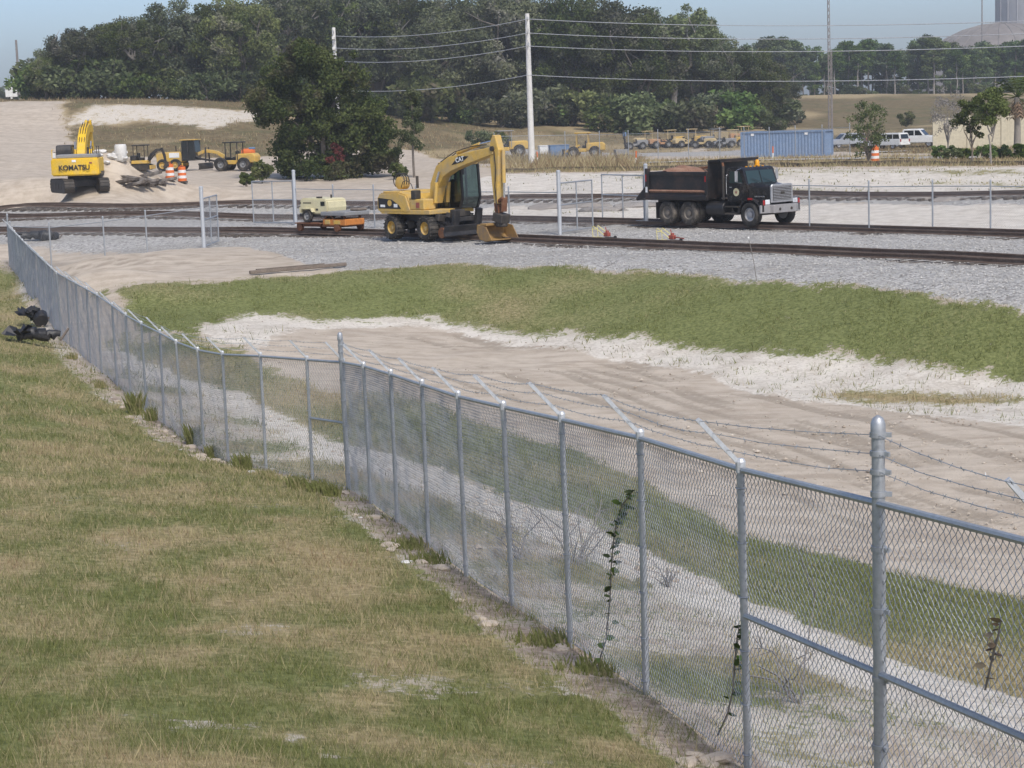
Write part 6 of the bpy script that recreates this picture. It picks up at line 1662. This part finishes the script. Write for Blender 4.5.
M['leaf_red'] = leaf_mat('reddish_leaves', (.08, .03, .02), (.20, .075, .05), None, .3)
big_tree()
def single(name, label, cat, px, py, top, Rpx, mat, rng, depth=None, **kw):
    g = ground(px, py); s = FPX / g.y; Hh = (py - top) / s
    t = make_tree(name, Hh, Rpx / s, rng, mat, **kw); t.location = g; return tag(t, label, cat)
single('slender_tree', 'slender feathery tree with straight thin trunk right of the big round tree', 'tree', 414.5, 178, 94, 16, 'leaf_mid', trng, bark='bark', base=.28, nclump=48, per=90, leaf=.09, clump=.30, trunk=.10, pine=True)
single('young_oak', 'young oak with open crown beside the road in front of the silver car', 'oak tree', 868, 166, 101, 21, 'leaf_mid', trng, base=.10, nclump=60, per=46, leaf=.075, clump=.24, limbs=9, trunk=.06)
single('bare_shrub', 'grey leafless shrub in front of the cream wall', 'shrub', 948, 158, 88, 18, 'leaf_grey', trng, bark='twig', base=.22, nclump=50, per=40, leaf=.06, clump=.26, limbs=10, trunk=.06)
single('dark_tree', 'dark small tree between the leafless shrub and the palm, left of the two', 'tree', 972, 163, 94, 17, 'leaf_mid', trng, base=.25, nclump=46, per=110, leaf=.08, clump=.26, limbs=5, trunk=.06)
single('dark_tree', 'greener small tree standing just left of the palm', 'tree', 992, 166, 88, 19, 'leaf_oak', trng, bark='bark_pale', base=.42, nclump=42, per=120, leaf=.085, clump=.28, limbs=5, trunk=.07)
for px, py, top, rp, lb in ((760, 128, 104, 14, 'dark bush at the right end of the wood behind the container'), (743, 126, 96, 16, 'dark bush just left of the wood end bush'), (776, 122, 110, 8, 'small bush in the dry field right of the wood'), (906, 127, 112, 8, 'small bush alone in the dry field above the white pickup'),
                            (798, 124, 112, 7, 'little bush in the dry field left of the mast'), (262, 184, 162, 12, 'low bush at the left foot of the big round tree'), (246, 187, 174, 7, 'low scrubby bush left of the big round tree'), (398, 180, 163, 9, 'low bush at the right foot of the big round tree'), (500, 150, 132, 10, 'green bush above the excavator boom'), (478, 148, 128, 12, 'bush on the brown slope left of the excavator stick'), (940, 160, 146, 8, 'low grey-green shrub before the cream wall corner'), (962, 160, 148, 8, 'low green shrub under the dark small tree'), (1003, 160, 146, 9, 'low green shrub beside the palm trunk'), (984, 161, 143, 12, 'broad green shrub under the greener small tree'), (1020, 161, 144, 10, 'green shrub right at the foot of the palm'), (952, 161, 148, 10, 'grey-green shrub under the leafless shrub')):
    single('bush', lb, 'bush', px, py, top, rp, 'leaf_mid' if px < 930 else 'leaf_green', trng, base=.02, nclump=22, per=110 if px < 930 else 60, leaf=.10, clump=.34 if px < 930 else .26, limbs=4, trunk=.04)

def palm():
    g = ground(1017, 160); s = FPX / g.y; rng = np.random.default_rng(9)
    t = thing('palm_tree', 'palm tree with green fan fronds and dead skirt at the right edge', 'palm tree', g); Hh = (160 - 98) / s
    MB().tube([(0, 0, -.2), (.03, 0, Hh * .5), (0, 0, Hh)], [.24, .2, .17], 10).build('trunk', M['bark_pale'], t, 0, True)
    def frond(a, e, L, drop):
        b = MB(); d = np.array([math.cos(a) * math.cos(e), math.sin(a) * math.cos(e), math.sin(e)]); pts = []
        for i in range(6):
            q = d * L * i / 5; q[2] -= drop * (i / 5) ** 2; pts.append(q + np.array([0, 0, Hh]))
        side = np.array([-math.sin(a), math.cos(a), 0]); V = []; F = []
        for i in range(2, 6):
            for k in range(-4, 5):
                if k == 0: continue
                p = pts[i]; tip = p + (d * .5 + side * k * .22) * L * .28 + np.array([0, 0, -.05 * abs(k)]); w = np.array([0, 0, .035]); m = len(V)
                V += [p, (p + tip) / 2 + side * .03 + w, tip, (p + tip) / 2 - side * .03]; F.append((m, m + 1, m + 2, m + 3))
        return b.tube(pts, [.025, .022, .018, .014, .01, .006], 4), V, F
    for k in range(26):
        b, V, F = frond(k * 2.4, rng.uniform(-.15, 1.25), rng.uniform(1.5, 2.0), rng.uniform(.2, .6)); b.add(V, F); me = b.mesh('frond')
        at = me.attributes.new('tint', 'FLOAT', 'FACE'); at.data.foreach_set('value', np.full(len(me.polygons), rng.random(), np.float32)); link_mesh('frond', me, M['leaf_palm'], t)
    for k in range(18):
        b, V, F = frond(k * 2.4, rng.uniform(-1.35, -.7), rng.uniform(.8, 1.3), .1); b.add(V, F); me = b.mesh('dead_frond')
        at = me.attributes.new('tint', 'FLOAT', 'FACE'); at.data.foreach_set('value', np.full(len(me.polygons), rng.random(), np.float32)); link_mesh('dead_frond', me, M['leaf_dead'], t)
palm()

# ------------------------------------------------------------------ grass and weeds (too many to count)
def blade_mat():
    m = bpy.data.materials.new('grass_blades'); t = NT(m); a = t.attr('tint')
    c = t.mix(t.ramp(a, .15, .85), t.mix(t.ramp(t.noise(30, 2, t.pos()), .3, .7), (.12, .138, .045), (.24, .255, .092)), (.47, .39, .23))
    c = t.mix(t.ramp(a, .95, 1.2), c, (.26, .185, .11))
    d = t.n('ShaderNodeBsdfDiffuse'); t.put(d, 0, c); tr = t.n('ShaderNodeBsdfTranslucent'); t.put(tr, 0, c)
    mx = t.n('ShaderNodeMixShader'); t.put(mx, 0, .3); t.t.links.new(d.outputs[0], mx.inputs[1]); t.t.links.new(tr.outputs[0], mx.inputs[2]); t.t.links.new(mx.outputs[0], t.out.inputs[0]); return m
M['blade'] = blade_mat()
def tufts(name, x, y, dry, h, w, nb, spread, rng, label, cat='grass'):
    n = len(x); z = H(x, y); h, w, spread = [np.broadcast_to(np.asarray(v, float), (n,)) for v in (h, w, spread)]; X = np.repeat(x, nb) + rng.normal(0, 1, n * nb) * np.repeat(spread, nb); Yy = np.repeat(y, nb) + rng.normal(0, 1, n * nb) * np.repeat(spread, nb)
    Z = np.repeat(z, nb) - .01; hh = np.repeat(h, nb) * rng.uniform(.5, 1.3, n * nb); ww = np.repeat(w, nb) * rng.uniform(.6, 1.3, n * nb)
    a = rng.random(n * nb) * 6.283; ln = rng.uniform(.2, .9, n * nb); b = rng.random(n * nb) * 6.283
    dx, dy = np.cos(a) * ww / 2, np.sin(a) * ww / 2
    P0 = np.stack([X - dx, Yy - dy, Z], 1); P1 = np.stack([X + dx, Yy + dy, Z], 1); P2 = np.stack([X + np.cos(b) * hh * ln, Yy + np.sin(b) * hh * ln, Z + hh], 1)
    V = np.stack([P0, P1, P2], 1).reshape(-1, 3); F = np.arange(3 * n * nb).reshape(-1, 3)
    tint = np.repeat(dry, nb) + rng.normal(0, .22, n * nb)
    o = link_mesh(name, np_mesh(name, V, F, False, {'tint': ('FACE', tint)}), M['blade']); tag(o, label, cat, None, 'stuff'); return o
grng = np.random.default_rng(77)
def scatter(n, ylo, yhi, ulo, uhi):
    Y = np.exp(grng.uniform(math.log(ylo), math.log(yhi), n)); return grng.uniform(ulo, uhi, n) * Y, Y
x, y = scatter(120000, 9.5, 92, -.29, .12); zo = zones(x, y); k = (zo[5] == 1) & (grng.random(len(x)) < zo[0]); x, y, dr = x[k], y[k], zo[1][k]; sc = np.clip(y / 14, .8, 4)
tufts('lawn_grass', x, y, dr, .045 * sc ** .5 * grng.uniform(.5, 1.6, len(x)), .006 * sc, 4, .03 * sc, grng, 'short green and straw-coloured grass growing over the foreground lawn')
x, y = scatter(9000, 9.5, 60, -.29, .12); zo = zones(x, y); k = (zo[5] == 1) & (N1.fbm(x * 2.2, y * 2.2, 2) > .5); x, y, dr = x[k], y[k], zo[1][k]; sc = np.clip(y / 14, .8, 3)
tufts('lawn_stalks', x, y, dr + grng.choice([-.2, .35], len(x)), grng.uniform(.07, .17, len(x)), .006 * sc, 5, .035, grng, 'taller straw stalks and clumps scattered in the foreground lawn')
x, y = scatter(70000, 44, 74, -.25, .30); zo = zones(x, y); k = (zo[5] == 2) & (grng.random(len(x)) < zo[0] * (.35 + 1.1 * sst(N2.fbm(x * .8, y * .8, 3), .35, .6))); x, y, dr = x[k], y[k], zo[1][k]
tufts('bank_grass', x, y, dr * .9, np.where(grng.random(len(x)) < .06, .17, .05) * grng.uniform(.5, 1.6, len(x)), .022, 4, .09, grng, 'rough green grass covering the bank below the gravel')
x, y = scatter(90000, 9, 60, -.25, .30); zo = zones(x, y); inn = inpoly(x, y, Z_INNER) | inpoly(x, y, Z_SHELF) | inpoly(x, y, Z_STRIP) | inpoly(x, y, Z_WHITE) | inpoly(x, y, Z_PATCH)
k = inn & (zo[5] != 1) & (zo[5] != 2) & (grng.random(len(x)) < zo[0] ** 1.6 + .015); x, y, dr = x[k], y[k], zo[1][k]; sc = np.clip(y / 14, .8, 4)
tufts('basin_grass', x, y, dr, .06 * sc ** .6 * grng.uniform(.5, 1.6, len(x)), .006 * sc, 4, .035 * sc, grng, 'patchy green grass on the slope and shelf inside the fence')
x, y = scatter(26000, 98, 250, -.26, .30); zo = zones(x, y); k = (zo[5] >= 4) & (grng.random(len(x)) < zo[0] ** 1.3 * .9) & (zo[3] < .5); x, y, dr = x[k], y[k], zo[1][k]
tufts('field_grass', x, y, np.clip(dr, .3, 1.2), np.where(zo[5][k] == 4, .11, .28) * grng.uniform(.4, 1.6, len(x)), .07, 4, .3, grng, 'dry brown and green grass on the far banks and fields')
vg = []
for _ in range(900):
    px_ = grng.uniform(500, 1023); c_ = ground(px_, np.interp(px_, (505, 600, 700, 780, 860, 940, 1020), (172.8, 171.3, 169.3, 166.8, 166.3, 165.8, 165.3)) + grng.uniform(-1.0, .6)); vg.append((c_.x, c_.y - .2))
vg = np.array(vg)
tufts('verge_grass', vg[:, 0], vg[:, 1], grng.uniform(.5, 1.2, 900), grng.uniform(.15, .4, 900), .04, 6, .25, grng, 'ragged brown grass along the foot of the dark shadow strip')
# tall rusty weeds round the white pole
pw = [ground(grng.uniform(494, 640), grng.uniform(158, 171)) for _ in range(420)]
tufts('dry_weeds', np.array([p.x for p in pw]), np.array([p.y for p in pw]), np.full(420, 1.0), grng.uniform(.4, 1.1, 420), np.full(420, .07), 7, np.full(420, .25), grng, 'tall rusty brown weeds round the foot of the white utility pole', 'weeds')

# weeds at the foot of the fence, each a clump of its own
def weed(px, py, hgt, n, label, dry=.1, wide=.16):
    g = ground(px, py); t = thing('weed_clump', label, 'weed', g, 0); V = []; F = []; tint = []
    for i in range(n):
        a = grng.random() * 6.283; r = wide * grng.random(); h_ = hgt * grng.uniform(.4, 1.1); x0, y0 = r * math.cos(a), r * math.sin(a) ; w = .004 + .006 * grng.random()
        b = grng.random() * 6.283; tx, ty = x0 + math.cos(b) * h_ * .35, y0 + math.sin(b) * h_ * .35; m = len(V)
        V += [(x0 - w, y0, 0), (x0 + w, y0, 0), (tx * .4 + x0 * .6 + w * 1.3, ty * .4 + y0 * .6, h_ * .6), (tx, ty, h_)]; F.append((m, m + 1, m + 2, m + 3)); tint.append(dry + grng.normal(0, .15))
    link_mesh('leaves', np_mesh('leaves', V, F, False, {'tint': ('FACE', tint)}), M['blade'], t)
    MB().tube([(0, 0, -.05), (.02, .01, hgt * .5), (.0, .03, hgt * .9)], [.008, .006, .003], 5).build('stem', M['twig'], t)
for px, py, hg, n, lb in ((136, 415, .5, 70, 'tall dark green weed clump at the fence foot near the black plastic'), (150, 421, .32, 50, 'low weed clump just right of the tall dark weed'), (194, 446, .42, 60, 'upright weed clump between two posts of the curved fence'), (214, 458, .26, 60, 'bushy weed clump at a post of the curved fence'), (243, 470, .28, 60, 'weed clump at the fence foot midway to the corner post'),
                          (268, 480, .2, 40, 'small weed clump left of the corner post brace'), (298, 488, .2, 70, 'grassy weed clump left of the corner post'), (330, 496, .2, 110, 'bright green grass clump at the corner post'), (318, 493, .2, 90, 'bright green grass clump beside the corner post clump'), (408, 548, .16, 70, 'green grass tuft at the fence foot right of the corner post'), (430, 562, .15, 60, 'green grass tuft farther right along the fence foot'),
                          (545, 645, .15, 60, 'green grass tuft below the middle of the near fence'), (590, 672, .14, 60, 'green grass tuft near the vine on the near fence'), (100, 388, .22, 40, 'small yellow-green weed along the curved fence'), (72, 360, .2, 40, 'small weed near the white stone by the curved fence')):
    weed(px, py, hg * (.75 if px > 400 else 1), n * 3, lb, .25 if n > 45 else .45, .16 if px < 400 else .3)

def vine(label, pts, leaf, n, green=True):
    P = [Vector(p) for p in pts]; t = thing('climbing_vine', label, 'vine', P[0]); Q = [p - P[0] for p in P]
    MB().tube(Q, [.006] * (len(Q) - 1) + [.003], 5).build('stem', M['twig'], t, 0, True)
    L = [(Q[i] - Q[i - 1]).length for i in range(1, len(Q))]; me = None
    for i in range(n):
        f = ((i + .5) / n) ** .6 * (len(Q) - 1); k = min(int(f), len(Q) - 2); c = Q[k].lerp(Q[k + 1], f - k) + Vector((grng.normal(0, .012), grng.normal(0, .012), 0))
        a = grng.random() * 6.283; s = leaf * grng.uniform(.6, 1.2); d = Vector((math.cos(a), math.sin(a) * .5, grng.uniform(-.5, .3))).normalized(); b = d.cross(Vector((grng.normal(), grng.normal(), 1))).normalized()
        V = [c, c + d * s * .35 + b * s * .32, c + d * s * .75 + b * s * .22, c + d * s, c + d * s * .75 - b * s * .22, c + d * s * .35 - b * s * .32]
        me = np_mesh('leaf', np.array(V), np.array([[0, 1, 2, 3], [0, 3, 4, 5]]), False, {'tint': ('FACE', [grng.random() * .7] * 2)}); link_mesh('leaf', me, M['leaf_green'] if green else M['leaf_dead'], t)
def on_fence(px, py):
    """point on the near fence run along a line of sight"""
    d = ray(px, py); best = None
    for a, c in zip(FENCE_A, FENCE_A[1:]):
        r = d.x / d.y; den = (c[0] - a[0]) - r * (c[1] - a[1])
        tt = (r * a[1] - a[0]) / den
        if -.001 <= tt <= 1.001: y_ = a[1] + (c[1] - a[1]) * tt; best = ptd(px, py, y_ - .03)
    return best
vine('green leafy vine climbing the fence in the middle of the near run', [on_fence(*p) for p in ((597, 668), (606, 640), (610, 600), (611, 570), (613, 545), (617, 520), (622, 505), (634, 490))], .075, 60)
vine('withered vine with dark curled leaves high on the fence at the right edge', [on_fence(*p) for p in ((985, 690), (990, 668), (994, 650), (998, 636), (1001, 620))], .065, 13, False)
vine('yellowing vine hanging beside the second post from the right', [on_fence(*p) for p in ((718, 735), (728, 712), (733, 690), (735, 660), (737, 640), (739, 626))], .07, 24)

# dead brush on the shelf behind the fence
def brush(px, py, label, Rm, n):
    g = ground(px, py); t = thing('dead_brush', label, 'brush', g); rng = np.random.default_rng(int(px))
    for i in range(n):
        a = rng.random() * 6.283; e = rng.uniform(.5, 1.4); L = Rm * rng.uniform(.6, 1.3); q = (math.cos(a) * math.cos(e) * L, math.sin(a) * math.cos(e) * L, math.sin(e) * L)
        b = MB(); p = limb_path((0, 0, -.05), q, rng, 5, .2); b.tube(p, [.010, .009, .008, .006, .004, .003], 4)
        for k in range(4): s = p[rng.integers(1, 5)]; b.tube([s, np.array(s) + rng.normal(size=3) * L * .22], [.005, .002], 3)
        b.build('branch', M['twig'], t)
brush(575, 565, 'leafless grey brush behind the middle of the near fence', 1.3, 9)
brush(520, 560, 'low leafless brush left of the larger grey brush', .8, 7)
brush(800, 705, 'small leafless twigs behind the fence left of the terminal post', .7, 6)
brush(668, 588, 'dark tuft of twigs on the white sand strip', .3, 8)
M['clod'] = paint('dry_soil_clod', (.48, .41, .33), .95, 0, (.33, .26, .20), .6, 5, .1)
_RKC = [m.copy() for m in _RK]
for m in _RKC: m.materials.clear()
# stones and clods in the bare strip by the fence
for k in range(70):
    f = grng.random() ** .6; i = int(3 + f * 17); a, c = (FENCE_A + FENCE_B[1:])[i], (FENCE_A + FENCE_B[1:])[i + 1]; tt = grng.random()
    tx, ty = c[0] - a[0], c[1] - a[1]; L = math.hypot(tx, ty); o_ = grng.uniform(.1, .6); X, Yp = a[0] + tx * tt - ty / L * o_, a[1] + ty * tt + tx / L * o_
    o = link_mesh('stone', _RK[k % 4] if k % 9 == 0 else _RKC[k % 4], M['clod'])
    s = grng.uniform(.05, .2) * (.6 if k % 9 == 0 else 1); o.location = (X, Yp, h1(X, Yp) + s * .1); o.scale = (s * 1.5, s, s * .7); o.rotation_euler = (0, 0, grng.uniform(0, 6))
    tag(o, 'clod or stone in the bare strip along the fence foot', 'stone', 'stones along the fence foot')

# ------------------------------------------------------------------ loose clods and ballast stones
def pebble_mat(name, a, b_):
    m = bpy.data.materials.new(name); t = NT(m); t.bsdf(t.mix(t.attr('tint'), a, b_), .95, 0, None, .1); return m
def pebbles(name, x, y, size, mat, label, cat):
    n = len(x); z = H(x, y); O = np.array([(1, 0, 0), (0, 1, 0), (-1, 0, 0), (0, -1, 0), (0, 0, .7), (0, 0, -.5)], float)
    a = grng.random(n) * 6.283; ca, sa = np.cos(a), np.sin(a); J = O[None] * grng.uniform(.6, 1.3, (n, 6, 1)) * size[:, None, None]
    V = np.stack([J[..., 0] * ca[:, None] - J[..., 1] * sa[:, None] + x[:, None], J[..., 0] * sa[:, None] + J[..., 1] * ca[:, None] + y[:, None], J[..., 2] + z[:, None] + size[:, None] * .2], -1).reshape(-1, 3)
    T = np.array([(0, 1, 4), (1, 2, 4), (2, 3, 4), (3, 0, 4), (1, 0, 5), (2, 1, 5), (3, 2, 5), (0, 3, 5)]); F = (np.arange(n)[:, None, None] * 6 + T[None]).reshape(-1, 3)
    o = link_mesh(name, np_mesh(name, V, F, False, {'tint': ('FACE', np.repeat(grng.random(n), 8))}), mat); tag(o, label, cat, None, 'stuff')
M['ballast'] = pebble_mat('ballast_stones', (.27, .26, .24), (.50, .485, .455)); M['clods'] = pebble_mat('sand_clods', (.33, .275, .215), (.54, .48, .40))
x, y = scatter(26000, 54, 100, -.28, .29); zo = zones(x, y); k = zo[3] > .5; x, y = x[k], y[k]
pebbles('ballast_stones', x, y, grng.uniform(.02, .055, len(x)), M['ballast'], 'loose pale ballast stones scattered between and beside the tracks', 'gravel')
x, y = scatter(8000, 22, 64, -.16, .29); zo = zones(x, y); k = (zo[0] < .5) & (zo[3] < .5) & (zo[5] != 1) & (zo[5] != 2) & (N2.fbm(x * .5, y * .5, 3) + .25 * zo[2] > .52); x, y = x[k], y[k]
pebbles('sand_clods', x, y, grng.uniform(.010, .038, len(x)) * np.where(grng.random(len(x)) < .05, 2, 1), M['clods'], 'small sand clods and pebbles strewn over the basin floor', 'clods')

# ------------------------------------------------------------------ hazy air
def haze():
    z0, z1 = -30.0, 60.0
    o = MB().span((-2700, -60, z0), (2700, 1620, z1)).build('haze', None); o['kind'] = 'stuff'
    m = bpy.data.materials.new('hazy_air'); m.use_nodes = True; nt = m.node_tree; nt.nodes.clear()
    out = nt.nodes.new('ShaderNodeOutputMaterial'); v = nt.nodes.new('ShaderNodeVolumePrincipled')
    v.inputs['Color'].default_value = (.90, .92, .94, 1); v.inputs['Density'].default_value = .00042; v.inputs['Anisotropy'].default_value = .2
    nt.links.new(v.outputs[0], out.inputs['Volume']); o.data.materials.append(m)
haze()
